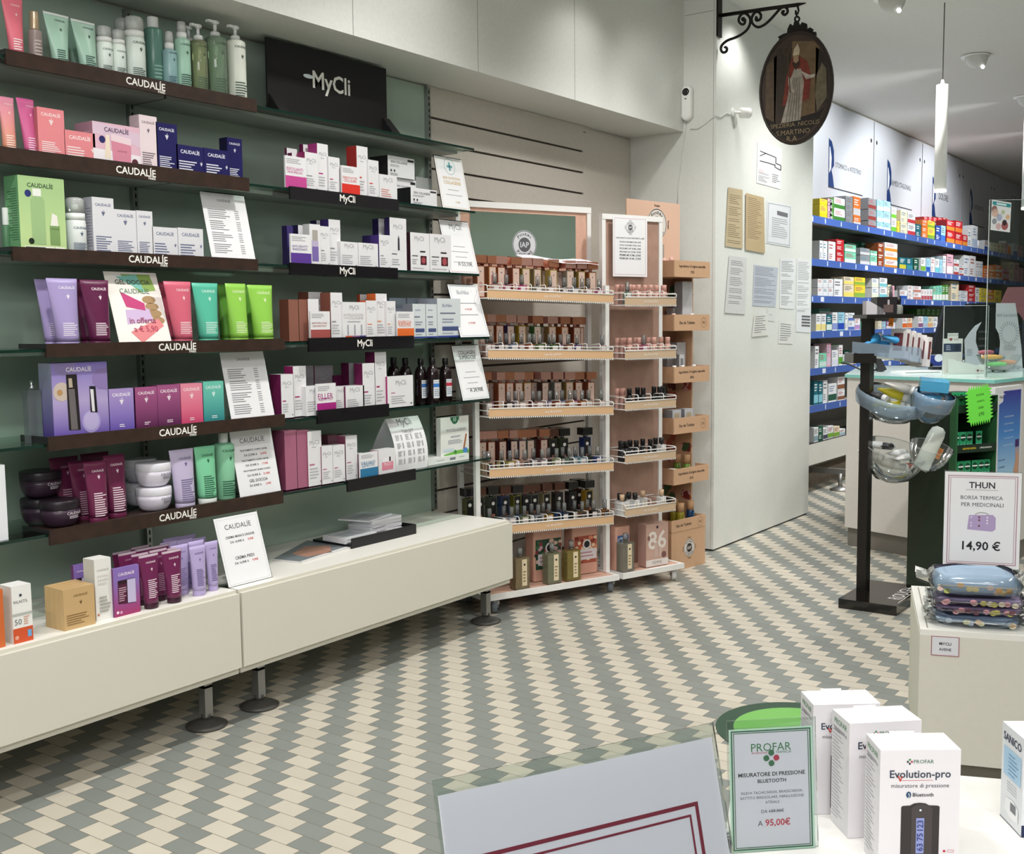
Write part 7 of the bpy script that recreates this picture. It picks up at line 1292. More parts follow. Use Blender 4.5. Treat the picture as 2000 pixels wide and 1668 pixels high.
for i, xs in enumerate(((.05, .098, .146), (.07, .118, .166, .235), (.06, .108, .156, .21, .258, .306))):
    for k, x in enumerate(xs): ppk(i, k, min(x, .300), .03, f'green wave-printed packet, {ORD[k]} from the left on the {SN[i]} display shelf')
def star(cx, cz, rx, rz, n, f=.86): return [(cx+rx*(1 if k % 2 else f)*math.cos(PI*k/n)*(1.0), cz+rz*(1 if k % 2 else f)*math.sin(PI*k/n)) for k in range(2*n)]
def rstar(w, h, n=9, sp=.16):
    """a rectangle with spiky edges"""
    pts = []
    for side in range(4):
        for k in range(n):
            s = k/n; s2 = (k+.5)/n; o1 = 0; o2 = sp*min(w, h)
            c = [(-w/2+w*s, -h/2), (w/2, -h/2+h*s), (w/2-w*s, h/2), (-w/2, h/2-h*s)][side]; d = [(-w/2+w*s2, -h/2-o2), (w/2+o2, -h/2+h*s2), (w/2-w*s2, h/2+o2), (-w/2-o2, h/2-h*s2)][side]; pts += [c, d]
    return pts
x, z = gl_loc(1913, 791, -.03); b = MB(); b.x = Matrix.Rotation(-.12, 4, 'Y'); b.prism(rstar(.15, .17), 0, .0015, M('#6fdc4a', .5))
for k, s in enumerate(('BUONA', 'OFFERTA', 'UNA', '£90')): b.text(s, .01, .055-.035*k, .055 if k < 2 else .04, mm('#24401c'), y=-.0006)
lp = G1_+d2*x+Vector((-d2.y, d2.x, 0))*(-.03); so = b.obj('price_star', loc=(lp.x, lp.y, z), rot=thg); b = MB(); b.box(.02, .19, .002, .004, .05, .054, M('#c9cdd0', .3)); b.box(.0, .02, .002, .026, .0, .06, M('#c9cdd0', .3)); b.obj('clip_arm', so); tag(so, 'bright green spiky price star clipped to the floor display', 'price tag')
# poster panel on the counter's right face
dBC = (Vector((C_[0], C_[1], 0))-Vector((B_[0], B_[1], 0))).normalized(); nBC = Vector((dBC.y, -dBC.x, 0)); pB = Vector((B_[0], B_[1], 0))+nBC*.055; thb = math.atan2(dBC.y, dBC.x)
bl = lambda u, v: ((onpl(u, v, pB, nBC)-pB).dot(dBC), onpl(u, v, pB, nBC).z)
x0, z1 = bl(1940, 757); x1 = bl(1994, 757)[0]; z0 = bl(1950, 985)[1]; t = empty('advert_board', (pB.x, pB.y, 0), thb); b = MB(); b.box(x0, x1, -.012, .012, 0, z1, M('#d8d8d8', .4)); b.obj('panel', t)
b = MB(); a0, zt_ = bl(1948, 765); a1 = bl(1990, 765)[0]; zz0 = bl(1950, 935)[1]; PG = GRAD('#a9cfe8', '#3a3a8f', zz0, zt_, '#4a86c8'); b.prism([(a0, zz0), (a1, zz0), (a1, zt_), (a0+.06, zt_), (a0+.055, zt_-.06), (a0, zt_-.075)], -.0135, -.0122, PG)
b.text('Mylan', a0+.03, zt_-.035, .05, mm('#3a3a40'), y=-.0128)
for k, s in enumerate(('medicinali equivalenti', 'di origine, validi e approvati', "dall'autorità competente", 'a volte prescrizioni in qualità', 'propria tutta nostra')): b.text(s, (a0+a1)/2-.012, zt_-.15-.042*k, .13, mm('#dbe6f2'), y=-.0141)
for k, s in enumerate(('Scegli in qualità', 'e sicurezza', 'dei farmaci', 'equivalenti Mylan.')): b.text(s, a0+.055, zt_-.40-.04*k, .085, mm('#20365a'), y=-.0141)
b.poly([(a1-.06, zz0), (a1-.004, zz0+.0), (a1-.004, zz0+.09), (a1-.012, zz0+.17), (a1-.025, zz0+.18), (a1-.03, zz0+.11), (a1-.045, zz0+.17), (a1-.058, zz0+.165), (a1-.055, zz0+.09), (a1-.085, zz0+.03)], mm('#c99a7f'), y=-.0142); b.prism([(a1-.065, zz0+.17), (a1-.012, zz0+.17), (a1-.012, zz0+.215), (a1-.065, zz0+.215)], -.0143, -.0136, mm('#4a2f6a')); b.obj('printed_poster', t); tag(t, 'white panel with a blue poster of a hand holding a blister pack', 'poster panel')
# ================================================================ black bowl stand
SO = Vector((5.63, 1.64, 0)); t = empty('bowl_stand', (5.89, 1.79, 0)); BKG = M('#16120f', .12, spec=.6); lx = lambda X: X-5.89; ly = lambda Y: Y-1.79
b = MB(); b.box(lx(5.63), lx(6.14), ly(1.64), ly(1.94), 0, .05, BKG)
vs, fs, h = glyphs('ROUGJ+'); W_ = M('#d8d8d6', .4); w = .30
b.add([(.03+x*w, -.105+y*w*1.15, .0504) for x, y in vs], fs, W_); b.add([(lx(5.70), -.138, .0504), (lx(6.0), -.138, .0504), (lx(6.0), -.134, .0504), (lx(5.70), -.134, .0504)], [(0, 1, 2, 3)], W_); b.obj('base', t)
px, py = lx(5.885), ly(1.895); b = MB(); b.box(px-.035, px+.035, py-.025, py+.025, .05, 1.52, M('#1a1613', .3)); b.obj('pole', t)
PS = Vector((5.885, 1.895, 0)); sf2 = FP(PS); X = lambda u, v: sf2.l(u, v)
xa, za = X(1679, 622); xb_, _ = X(1768, 625); R3 = Matrix.Rotation(TH, 4, 'Z'); off_ = Matrix.Translation((px, py, 0)) @ R3
b = MB(); b.x = off_; b.box(xa, xb_, -.12, .12, 1.505, 1.525, M('#141110', .3)); b.obj('top_shelf', t)
b = MB(); b.x = off_; xs0, zs0 = X(1658, 690); b.box(xs0, xs0+.12, -.08, .08, zs0-.05, zs0-.0, BKG); b.obj('tray_bracket', t)
MZ = lambda u, v, d=0: (Vector(PS)+RX_*sf2.l(u, v, d)[0]-NF*d, sf2.l(u, v, d)[1])
# translucent corner tray
TG = GLASS('#b9cbda', body=.38, rough=.15, tint2='#a9bccd'); xl, zl = sf2.l(1660, 667, .02); xm, zm = sf2.l(1745, 676, .2); xr, zr = sf2.l(1819, 690, -.05); zlb = sf2.l(1658, 688, .02)[1]; zmb = sf2.l(1745, 703, .2)[1]; zrb = sf2.l(1815, 712, -.05)[1]
b = MB(); b.x = off_; yl, ym, yr, yk = -.02, -.20, .05, .20; th_ = .0
P4 = [(xl, yl), (xm, ym), (xr, yr), (xm-.12, yk)]; zt4 = [zl, zm, zr, zr+.02]; zb4 = [zlb, zmb, zrb, zrb+.03]
for i in range(4): j = (i+1) % 4; b.add([(*P4[i], zb4[i]), (*P4[j], zb4[j]), (*P4[j], zt4[j]), (*P4[i], zt4[i])], [(0, 1, 2, 3)], TG)
b.add([(*P4[i], zb4[i]) for i in range(4)], [(0, 1, 2, 3)], TG); b.obj('corner_tray', t)
def bowl(u0, u1, vrim, vbot, d, label, collar, name='display_bowl', tilt=.28):
    x0, _ = sf2.l(u0, vrim, d); x1, zr_ = sf2.l(u1, vrim, d); r = (x1-x0)/2; zb_ = sf2.l((u0+u1)/2, vbot, d)[1]; H = (zr_-zb_); xc = (x0+x1)/2; c3 = Vector((px, py, 0))+RX_*xc-NF*d
    g = GLASS('#b3c6d6', body=.42, rough=.12, tint2='#a3b8ca') if collar else GLASS('#edf1f0', body=.05, refl=1.3); gb = GLASS('#e6edf0', body=.08, refl=1.2); b = MB(); RB = Matrix.Translation((c3.x, c3.y, zb_)) @ R3 @ Matrix.Rotation(tilt, 4, 'X') @ Matrix.Rotation(.16, 4, 'Y'); b.x = RB
    b.lathe([(r*.05, 0), (r*.35, H*.05), (r*.66, H*.24), (r*.88, H*.55), (r*.97, H*.85), (r, H*1.0)], gb if collar else g, 36, cap0=True, cap1=False)
    if collar: b.lathe([(r*.985, H*.62), (r*1.06, H*1.02), (r*1.03, H*1.22), (r*1.0, H*1.22)], g, 36, cap0=False, cap1=False)
    else: b.lathe([(r, H), (r*1.01, H*1.015), (r*1.0, H*1.03)], GLASS('#d0d6d6', body=.4), 36, cap0=False, cap1=False)
    b.obj(name, t); return c3+Vector((5.89, 1.79, 0)), r, zb_, H
BW1 = bowl(1664, 1795, 775, 822, .05, '', True, 'upper_bowl'); BW2 = bowl(1772, 1848, 775, 826, -.10, '', True, 'upper_bowl')
BW3 = bowl(1672, 1797, 872, 938, .05, '', False, 'lower_bowl'); BW4 = bowl(1765, 1848, 868, 918, -.10, '', False, 'lower_bowl')
b = MB()
for (c3, r, zb_, H) in (BW1, BW3): lp = c3-Vector((5.89, 1.79, 0)); b.tube([(px, py, zb_+H*.55), (lp.x*.5+px*.5, lp.y*.5+py*.5, zb_+H*.12), (lp.x, lp.y, zb_-.004)], .008, BKG, 8)
b.obj('bowl_arm', t); tag(t, 'black display stand with a tray and clear bowls on a square pole', 'display stand')
def lying(c3, u, v, L, r, col, capc, label, rz, ry=-.25, d=.0, flatn=.55, cat='tube'):
    pt, zz = MZ(u, v, d); o = empty('cosmetic_tube', (pt.x, pt.y, zz), rz); o.rotation_euler = (0, ry, rz); b = MB(); n = 18
    b.loft([[(L*s, r*a*math.cos(2*PI*i/n), r*c*math.sin(2*PI*i/n)) for i in range(n)] for s, a, c in ((-.5, 1.1, .06), (-.4, 1.05, .35), (-.1, 1, .8), (.3, .95, .95))], mm(col)); b.obj('body', o); b = MB(); b.loft([[(L*s, r*a*math.cos(2*PI*i/n), r*a*math.sin(2*PI*i/n)) for i in range(n)] for s, a in ((.3, .8), (.31, .85), (.5, .82))], mm(capc)); b.obj('cap', o); tag(o, label, cat, 'tubes lying in the stand')
def wrapbox(u, v, w, d_, h, rz, col, label, d=0., tilt=(0, 0), art=None, cat='packet'):
    pt, zz = MZ(u, v, d); b = MB(); b.box(-w/2, w/2, -d_/2, d_/2, -h/2, h/2, mm(col))
    if art: art(b, w, d_, h)
    tag(b.obj('packet', loc=(pt.x, pt.y, zz), rot=(tilt[0], tilt[1], rz)), label, cat)
lying(0, 1704, 664, .12, .028, '#3f9ad0', '#e4e8ea', 'short blue and white tube at the left of the corner tray', TH+.5, -.3, .0)
lying(0, 1731, 672, .17, .024, '#3a9ad8', '#e8eaea', 'blue tube with white cap, front one in the corner tray', TH-.1, .30, .06)
lying(0, 1752, 665, .17, .024, '#4aa5dc', '#e8eaea', 'blue tube with white cap, rear one in the corner tray', TH-.1, .30, -.02)
for k in range(5):
    u0 = 1757+k*10.5; pt, zz = MZ(u0, 674+k*4, -.03+.02*(k % 2)); b = MB(); w, d_, h = .030, .10, .155; 
    b.box(-w/2, w/2, -d_/2, d_/2, -h*.45, h*.55, {'all': M('#d8d4d2', .45), 'top': M('#e3e0de', .45)})
    b.add([(-w/2-.0004, -d_*.3, -h*.2), (-w/2-.0004, d_*.3, -h*.2), (-w/2-.0004, d_*.3, h*.4), (-w/2-.0004, -d_*.3, h*.4)], [(0, 1, 2, 3)], mm('#6a3a40')); b.quad(-w*.3, w*.3, -h*.2, h*.4, mm('#6a3a40'), y=-d_/2-.0004)
    tag(b.obj('carton', loc=(pt.x, pt.y, zz), rot=(0, .12, TH+.55)), f'white slim carton with dark window, {ORD[k]} in the corner tray row', 'box', 'white cartons in the corner tray')
lying(0, 1745, 768, .17, .03, '#e0d23a', '#e8e8e4', 'yellow tube with white cap lying on top in the left upper bowl', TH-.35, .3, .02); lying(0, 1758, 756, .17, .026, '#dcd8d0', '#e8e8e4', 'white tube lying behind the yellow one in the left upper bowl', TH-.3, .28, -.04)
lying(0, 1719, 787, .13, .026, '#d8cc3a', '#d8d8d2', 'pale yellow tube at the left inside the upper bowl', TH+.6, -.2, .03); lying(0, 1747, 791, .12, .024, '#e3d838', '#e3e3da', 'yellow tube at the bottom inside the upper bowl', TH-.6, -.15, .05); lying(0, 1712, 772, .12, .022, '#3a3a3c', '#d8d8d8', 'dark and white tube at the left rim of the upper bowl', TH-.8, .3, -.02)
BLP = GLASS('#7fc8e8', body=.7, rough=.15, tint2='#5ab4dc')
wrapbox(1824, 752, .14, .10, .055, TH-.25, BLP, 'light blue plastic case resting on the right upper bowl', -.1, (.15, .1)); wrapbox(1810, 780, .12, .08, .05, TH+.3, BLP, 'light blue plastic case deeper in the right upper bowl', -.09, (.2, 0))
lying(0, 1706, 868, .15, .022, '#e3e3e0', '#2a2a2c', 'white tube with black stripe on top in the left lower bowl', TH-.3, .12, .03); lying(0, 1700, 888, .14, .03, '#dcd8d2', '#cfcbc4', 'white tube with barcode at the left in the lower bowl', TH-.5, .3, .08); lying(0, 1729, 902, .15, .034, '#d6d0c8', '#dcdad4', 'wide white tube at the bottom of the left lower bowl', TH-.35, .2, .08); lying(0, 1752, 885, .13, .022, '#e6e6e3', '#e3e3e0', 'white tube at the right in the left lower bowl', TH+.5, .0, .05); lying(0, 1768, 893, .13, .022, '#e3e3e0', '#e8e8e6', 'white tube near the red sticker in the lower bowl', TH+.3, -.1, .03); lying(0, 1735, 872, .12, .02, '#2e2e30', '#dededc', 'black and white tube across the middle of the lower bowl', TH+.9, .1, .0); lying(0, 1757, 912, .09, .022, '#d8d6d0', '#e6e6e2', 'small white-capped tube at the front of the lower bowl', TH+.2, .1, .06)
pt, zz = MZ(1816, 877, -.10); b = MB(); n = 18; b.loft([[(.045*s*math.cos(2*PI*i/n), .022*s*math.sin(2*PI*i/n), z) for i in range(n)] for s, z in ((.8, -.12), (1, -.10), (1, .08), (.85, .11), (.4, .125))], GLASS('#dfe3dc', body=.8, tint2='#d3d8d0')); tag(b.obj('flask', loc=(pt.x, pt.y, zz), rot=(0, .42, TH)), 'large white wrapped flask leaning out of the right lower bowl', 'bottle')
def ptag(u, v, w, h, rz, d, label, col='#f08a22', star_=True):
    pt, zz = MZ(u, v, d); b = MB(); b.prism(rstar(w*.82, h*.82, 6, .10) if star_ else [(w/2*math.cos(2*PI*i/26), h/2*math.sin(2*PI*i/26)) for i in range(26)], 0, .0012, M(col, .5)); b.lines(-w*.3, w*.25, -h*.3, h*.3, 4, mm('#8a3a10'), y=-.0004, fill=.3); tag(b.obj('price_tag', loc=(pt.x, pt.y, zz), rot=(0, rz, TH)), label, 'price tag', 'fluorescent price tags on the stand')
ptag(1741, 627, .028, .066, .12, .13, 'orange spiky price tag hanging from the top board'); ptag(1766, 689, .038, .06, .35, .136, 'orange spiky price tag on the corner tray near the blue tubes'); ptag(1794, 690, .028, .066, -.1, .045, 'orange spiky price tag in the middle of the corner tray'); ptag(1813, 692, .026, .066, .3, -.015, 'orange spiky price tag at the right end of the corner tray'); ptag(1802, 784, .042, .075, -.2, .15, 'orange spiky price tag between the two upper bowls'); ptag(1835, 786, .042, .07, .3, .06, 'orange spiky price tag at the right of the right upper bowl'); ptag(1834, 886, .032, .07, .45, .05, 'orange spiky price tag on the right lower bowl'); ptag(1776, 913, .068, .045, .35, .22, 'red oval price sticker on the left lower bowl', '#e8401c', False)
pt, zz = MZ(1703, 619, 0); b = MB(); b.prism([(-.05, 0), (.05, 0), (.045, .025), (-.035, .07), (-.05, .07)], -.06, .0, M('#b9b6ba', .45)); tag(b.obj('counter_card', loc=(pt.x, pt.y, 1.5255), rot=TH), 'grey wedge-shaped card holder on the top board', 'card holder')
pt, zz = MZ(1728, 617, -.02); b = MB(); b.box(-.055, .05, -.04, .06, 0, .09, M('#1c1a1c', .35)); b.quad(-.02, .03, .01, .05, mm('#5a4a48'), y=-.0405); b.quad(.0, .01, .05, .075, mm('#a8a4a4'), y=-.0405); tag(b.obj('display_box', loc=(pt.x, pt.y, 1.5255), rot=TH), 'black open display box on the top board of the stand', 'display box')
pt, zz = MZ(1754, 618, .0); b = MB(); b.lathe([(.022, 0), (.024, .003), (.024, .042), (.012, .05)], GLASS('#dfe3dc', body=.25), 18); o = b.obj('dropper_bottle', loc=(pt.x, pt.y, 1.5255)); b = MB(); b.lathe([(.013, .05), (.014, .088), (.006, .092), (.004, .135)], BLACK, 14); b.obj('dropper_cap', o); tag(o, 'small clear dropper bottle with black cap on the top board', 'bottle')
pt, zz = MZ(1739, 617, .02); b = MB(); b.lathe([(.009, 0), (.009, .10), (.006, .15)], M('#3a3a3e', .3), 12); tag(b.obj('slim_tester', loc=(pt.x, pt.y-.0, 1.5255)), 'slim dark tester pen beside the dropper bottle', 'tester')
# ================================================================ round floor mat
b = MB(); cc = (3.83, 1.46); el2 = lambda r: [(r*math.cos(2*PI*i/48), r*math.sin(2*PI*i/48)) for i in range(48)]
b.prism(el2(.30), .0003, .003, M('#2c4a38', .5), 'z'); b.add([(x, y, .0034) for x, y in el2(.235)], [tuple(range(48))], M('#76b85a', .5)); b.add([(-.02, .02, .0038), (.10, .0, .0038), (.04, -.10, .0038), (.03, -.03, .0038)], [(0, 1, 2, 3)], M('#e6eae2', .5))
vs, fs, h = glyphs('AIUTO', True); b.add([(-.14+.16*y*1.3, -.02-.16*x*1.2, .0038) for x, y in vs], fs, M('#e6eae2', .5)); tag(b.obj('floor_sticker', loc=(cc[0], cc[1], 0)), 'round green floor sticker with a white arrow behind the foreground cartons', 'floor sticker')
# ================================================================ white pedestal
ZP = .60; F0 = Vector((3.268, .884, 0)); df = Vector((.316, -.949, 0)).normalized(); dd_ = Vector((.949, .316, 0)).normalized(); thp = math.atan2(df.y, df.x); t = empty('pedestal', F0, thp)
PC = M('#dad7cc', .45, noise=.015); b = MB(); zpl = (onpl(1880, 1494, F0, dd_)).z; wp, dp = .62, .56; b.box(0, wp, 0, dp, zpl, ZP-.016, PC); b.obj('body', t); b = MB(); b.box(.02, wp-.02, .02, dp-.02, 0, zpl, M('#6b675a', .5)); b.obj('plinth', t)
b = MB(); b.box(0.001, wp, .001, dp, ZP-.016, ZP, M('#ecebe4', .4)); b.add([(.02, .02, ZP+.0003), (.024, .02, ZP+.0003), (.024, dp-.02, ZP+.0003), (.02, dp-.02, ZP+.0003)], [(0, 1, 2, 3)], M('#9a978c', .6)); b.obj('top', t)
tag(t, 'white box pedestal carrying the wrapped bags and the price sheet', 'pedestal')
pl2 = lambda u, v, y=0: ((onpl(u, v, F0+dd_*y, dd_)-F0).dot(df), onpl(u, v, F0+dd_*y, dd_).z)
xa, za = pl2(1819, 1241); xb2, zb2 = pl2(1873, 1283); w, h = xb2-xa, za-zb2; b = MB(); b.box(0, w, -.001, 0, 0, h, M('#dcdde2', .55)); b.border(0, w, 0, h, .0022, mm('#a5606c'), y=-.0013); b.text('MYCLI', w*.5, h*.62, w*.42, mm('#2f2f33'), y=-.0013, bold=True); b.text('AVENE', w*.5, h*.33, w*.44, mm('#2f2f33'), y=-.0013, bold=True); lp = F0+df*xa-dd_*.0006; tag(b.obj('label_card', loc=(lp.x, lp.y, zb2), rot=thp), 'small red-bordered label stuck on the pedestal front', 'label')
# price sheet behind the bags
sy = .30; (xa, za), (xb2, zb2) = pl2(1846, 921, sy), pl2(1990, 1113, sy); w, h = xb2-xa, za-ZP; b = MB(); t2_ = empty('price_sign', F0+df*xa+dd_*sy+Vector((0, 0, ZP+.0005)), thp)
hs = za-zb2; b.box(0, w, 0, .002, h-hs, h, PAPER); yo = -.0004; MAU = mm('#b58a98')
b.border(w*.045, w*.955, h-hs*.965, h-hs*.035, .0026, MAU, y=yo); b.border(w*.075, w*.925, h-hs*.945, h-hs*.055, .0015, MAU, y=yo)
b.text('THUN', w*.49, h-hs*.135, w*.34, mm('#2a2a2e'), y=yo, bold=True); b.quad(w*.28, w*.70, h-hs*.186, h-hs*.182, mm('#8a8a8e'), yo); b.text('BORSA TERMICA', w*.49, h-hs*.265, w*.55, mm('#4a4a50'), y=yo); b.text('PER MEDICINALI', w*.5, h-hs*.338, w*.55, mm('#4a4a50'), y=yo)
b.poly([(w*.31, h-hs*.60), (w*.64, h-hs*.615), (w*.68, h-hs*.59), (w*.68, h-hs*.47), (w*.64, h-hs*.44), (w*.33, h-hs*.45)], mm('#b5a0c8'), y=yo); b.ring(w*.5, h-hs*.445, w*.09, hs*.03, .003, mm('#a5a5aa'), y=yo+.0001)
for k in range(9): b.disc(w*(.36+.035*(k*3 % 9)), h-hs*(.47+.03*(k % 4)), w*.014, w*.014, mm(['#d8cde3', '#7a4a55', '#e3dcea'][k % 3]), y=yo-.0004)
b.text('14,90 €', w*.5, h-hs*.775, w*.5, mm('#1f1f22'), y=yo, bold=True); b.obj('printed_sheet', t2_)
q = MB(); q.box(-.002, w+.002, .0025, .0045, 0, h+.004, GLASS('#f0f6f4')); q.box(0, w, .0045, .08, 0, .003, GLASS('#f0f6f4')); q.obj('acrylic_stand', t2_); tag(t2_, 'upright price sheet with a lilac bag picture on the pedestal', 'sign')
# wrapped thermal bags
FILM = GLASS('#f4f6f6', refl=1.8, rough=.12)
def bag(u0, u1, v0, v1, y, col, spots, label, film, lift=0., dp_=.17, squash=1.):
    (xa, zt_), (xb2, zb_) = pl2(u0, v0, y), pl2(u1, v1, y); W = xb2-xa; H = zt_-zb_; R_ = random.Random(int(v0)); b = MB(); n = 30
    rings = []
    for s, f in ((0, .82), (.12, .97), (.35, 1.02), (.65, 1.02), (.88, .96), (1, .80)): rings.append([(W/2*f*(abs(math.cos(a))**.4*(1 if math.cos(a) > 0 else -1)), dp_/2*f*(abs(math.sin(a))**.5*(1 if math.sin(a) > 0 else -1)), H*s+.004*math.sin(3*a+s*4)) for a in [2*PI*i/n for i in range(n)]])
    b.loft(rings, M(col, .6)); 
    for k in range(10):
        x = W*R_.uniform(-.44, .44); z_ = H*R_.uniform(.2, .8); b.disc(x, z_, .010, .008, mm(R_.choice(spots)), y=-dp_/2*1.05-.0002*k, n=8)
    lp = F0+df*((xa+xb2)/2)+dd_*(y+dp_/2); o = b.obj('thermal_bag', loc=(lp.x, lp.y, zb_), rot=thp)
    q = MB(); q.box(-W*.47, W*.47, -dp_/2*1.075, -dp_/2*1.06, H*.48, H*.54, M('#d8d0c0', .5)); q.obj('zip', o)
    q = MB(); rr = [[(x*1.06+.004*R_.uniform(-1, 1), yy*1.10+.005*R_.uniform(-1, 1), z_*1.02+.001+.004*R_.uniform(-1, 1)) for x, yy, z_ in [(W/2*f*(abs(math.cos(a))**.4*(1 if math.cos(a) > 0 else -1)), dp_/2*f*(abs(math.sin(a))**.5*(1 if math.sin(a) > 0 else -1)), H*s) for a in [2*PI*i/n for i in range(n)]]] for s, f in ((.02, .95), (.15, 1.03), (.5, 1.1), (.85, 1.03), (1.01, .9))]
    q.loft(rr, FILM, True, False, False)
    for s, l_ in ((-1, film[0]), (1, film[1])):
        m_ = 7; vs = []
        for i in range(m_): tt = i/(m_-1); vs += [(s*W*.52, (tt-.5)*dp_*.9, H*(.3+.4*(i % 2))), (s*(W*.52+l_), (tt-.5)*dp_*.7+.01*R_.uniform(-1, 1), H*.5+.012*(1 if i % 2 else -1)+lift)]
        q.add(vs, [(2*i, 2*i+2, 2*i+3, 2*i+1) for i in range(m_-1)], FILM)
    q.obj('plastic_wrap', o); tag(o, label, 'bag', 'wrapped thermal bags on the pedestal'); return o
z0b = 1226
bag(1829, 1992, 1204, 1227.5, .05, '#8fa5bd', ['#d8d8b0', '#e3c8a8', '#b8c8d8'], 'pale blue wrapped bag at the bottom of the pile', (.03, .02)); bag(1832, 1997, 1187, 1203.5, .055, '#a998b8', ['#c8c06a', '#d8a0a8', '#7a4a55'], 'lilac wrapped bag, lower of the two lilac ones', (.03, .02)); bag(1829, 2002, 1170, 1186.5, .055, '#b3a2c2', ['#c8c06a', '#d8a0a8', '#e3d8c0'], 'lilac wrapped bag, upper of the two lilac ones', (.02, .02)); bag(1827, 1990, 1123, 1169, .055, '#9db4cc', ['#e0b070', '#b8c070', '#e3c8c0', '#e8d8a0'], 'pale blue plump wrapped bag on top of the pile', (.045, .02), .015)
# ================================================================ foreground table
ZT = .76; e1 = Vector((.36, -.93, 0)).normalized(); e2 = Vector((.93, .36, 0)).normalized(); Pb = onz(1879, 1515, ZT); Pl = onz(1421, 1600, ZT); u_ = (Pl-Pb).dot(e1)
bk_ = Pb+e1*u_; t = empty('display_table', (bk_.x, bk_.y, 0), math.atan2(e1.y, e1.x)); wt = .95; dt = 1.15
b = MB(); b.box(0, wt, -dt, 0, ZT-.04, ZT, M('#efeeea', .25, spec=.5)); b.obj('top', t); b = MB(); b.box(.03, wt-.03, -dt+.03, -.03, .08, ZT-.04, M('#dddbd4', .5)); b.obj('body', t); b = MB(); b.box(.06, wt-.06, -dt+.06, -.06, 0, .08, M('#77746c', .5)); b.obj('plinth', t); tag(t, 'glossy white display table in the foreground', 'table')
def sgn2(x, y, yaw, lean, W, asp, label, draw, sheet_lean=0):
    L = W*asp; o = empty('price_sign', (x, y, ZT+.0005), yaw); R = Matrix.Rotation(-lean, 4, 'X'); q = MB(); q.x = R; q.box(-W/2-.002, W/2+.006, .0012, .0035, .0, L+.012, GLASS('#f0f5f3', refl=1.5)); q.box(-W/2, W/2, -.0035, -.0025, 0, L+.003, GLASS('#f8fafa', refl=.6)); q.x = None; q.box(-W/2, W/2, 0, .06, 0, .0025, GLASS('#f0f5f3')); q.obj('acrylic_stand', o); b = MB(); b.x = R; b.box(-W/2, W/2, -.0008, 0, .001, L, M('#dcdbe3', .5)); draw(b, W, L); b.obj('printed_sheet', o); tag(o, label, 'sign'); return o
def profar(b, W, L):
    y = -.0011; G = mm('#2f7a4a'); G2_ = mm('#2f6a44'); R2 = mm('#b5304a')
    b.border(-W*.5, W*.5, 0, L, W*.022, mm('#bfe0cb'), y=y+.0002); b.border(-W*.478, W*.478, L*.012, L*.988, W*.016, G2_, y=y); b.border(-W*.45, W*.45, L*.03, L*.97, W*.009, G2_, y=y)
    b.text('PROFAR', 0, L*.845, W*.48, G, y=y); b.text('PROFESSIONE', -W*.14, L*.80, W*.19, R2, y=y); b.text('FARMACIA', W*.15, L*.80, W*.18, G, y=y); r = W*.032
    for dx, dz, c in ((0, 1, G2_), (-1, 0, G2_), (1, 0, R2), (0, -1, G2_)): b.poly([(dx*W*.06+r*math.cos(a)*1.15*(1.05 if k % 2 else .98), L*.755+dz*W*.06+r*math.sin(a)*1.15*(1.05 if k % 2 else .98)) for k, a in enumerate([PI/8+PI/4*j for j in range(8)])], c, y=y-.0001)
    for s, z, w_, bo, c in (('MISURATORE DI PRESSIONE', .625, .80, True, '#2c2c30'), ('BLUETOOTH', .57, .34, True, '#2c2c30'), ('RILEVA TACHICARDIA, BRADICARDIA,', .475, .74, False, '#5a5a62'), ('BATTITO IRREGOLARE, FIBRILLAZIONE', .435, .76, False, '#5a5a62'), ('ATRIALE', .395, .17, False, '#5a5a62'), ('DA 109,90€', .32, .27, False, '#4a4a50')): b.text(s, 0, L*z, W*w_, mm(c), y=y, bold=bo)
    b.quad(-W*.05, W*.135, L*.318, L*.322, mm('#4a4a50'), y-.0002); b.text('A', -W*.15, L*.225, W*.06, mm('#4a4a50'), y=y); b.text('95,00€', W*.06, L*.225, W*.30, mm('#c02f45'), y=y, bold=True)
sgn2(1.429, .579, -.833, .101, .121, 1.414, 'green-bordered acrylic price sign beside the white cartons in the foreground', profar)
def plain(b, W, L):
    c = mm('#7d2238'); b.border(-W*.405, W*.405, L*.10, L*.865, W*.013, c, y=-.0011); b.border(-W*.372, W*.372, L*.12, L*.84, W*.0075, c, y=-.0011); b.text('A', W*.21, L*.56, W*.09, mm('#2a2a30'), y=-.0011, bold=True)
sgn2(.731, .395, -.486, .278, .268, 1.414, 'large acrylic sign with a dark red double border at the bottom of the view', plain)
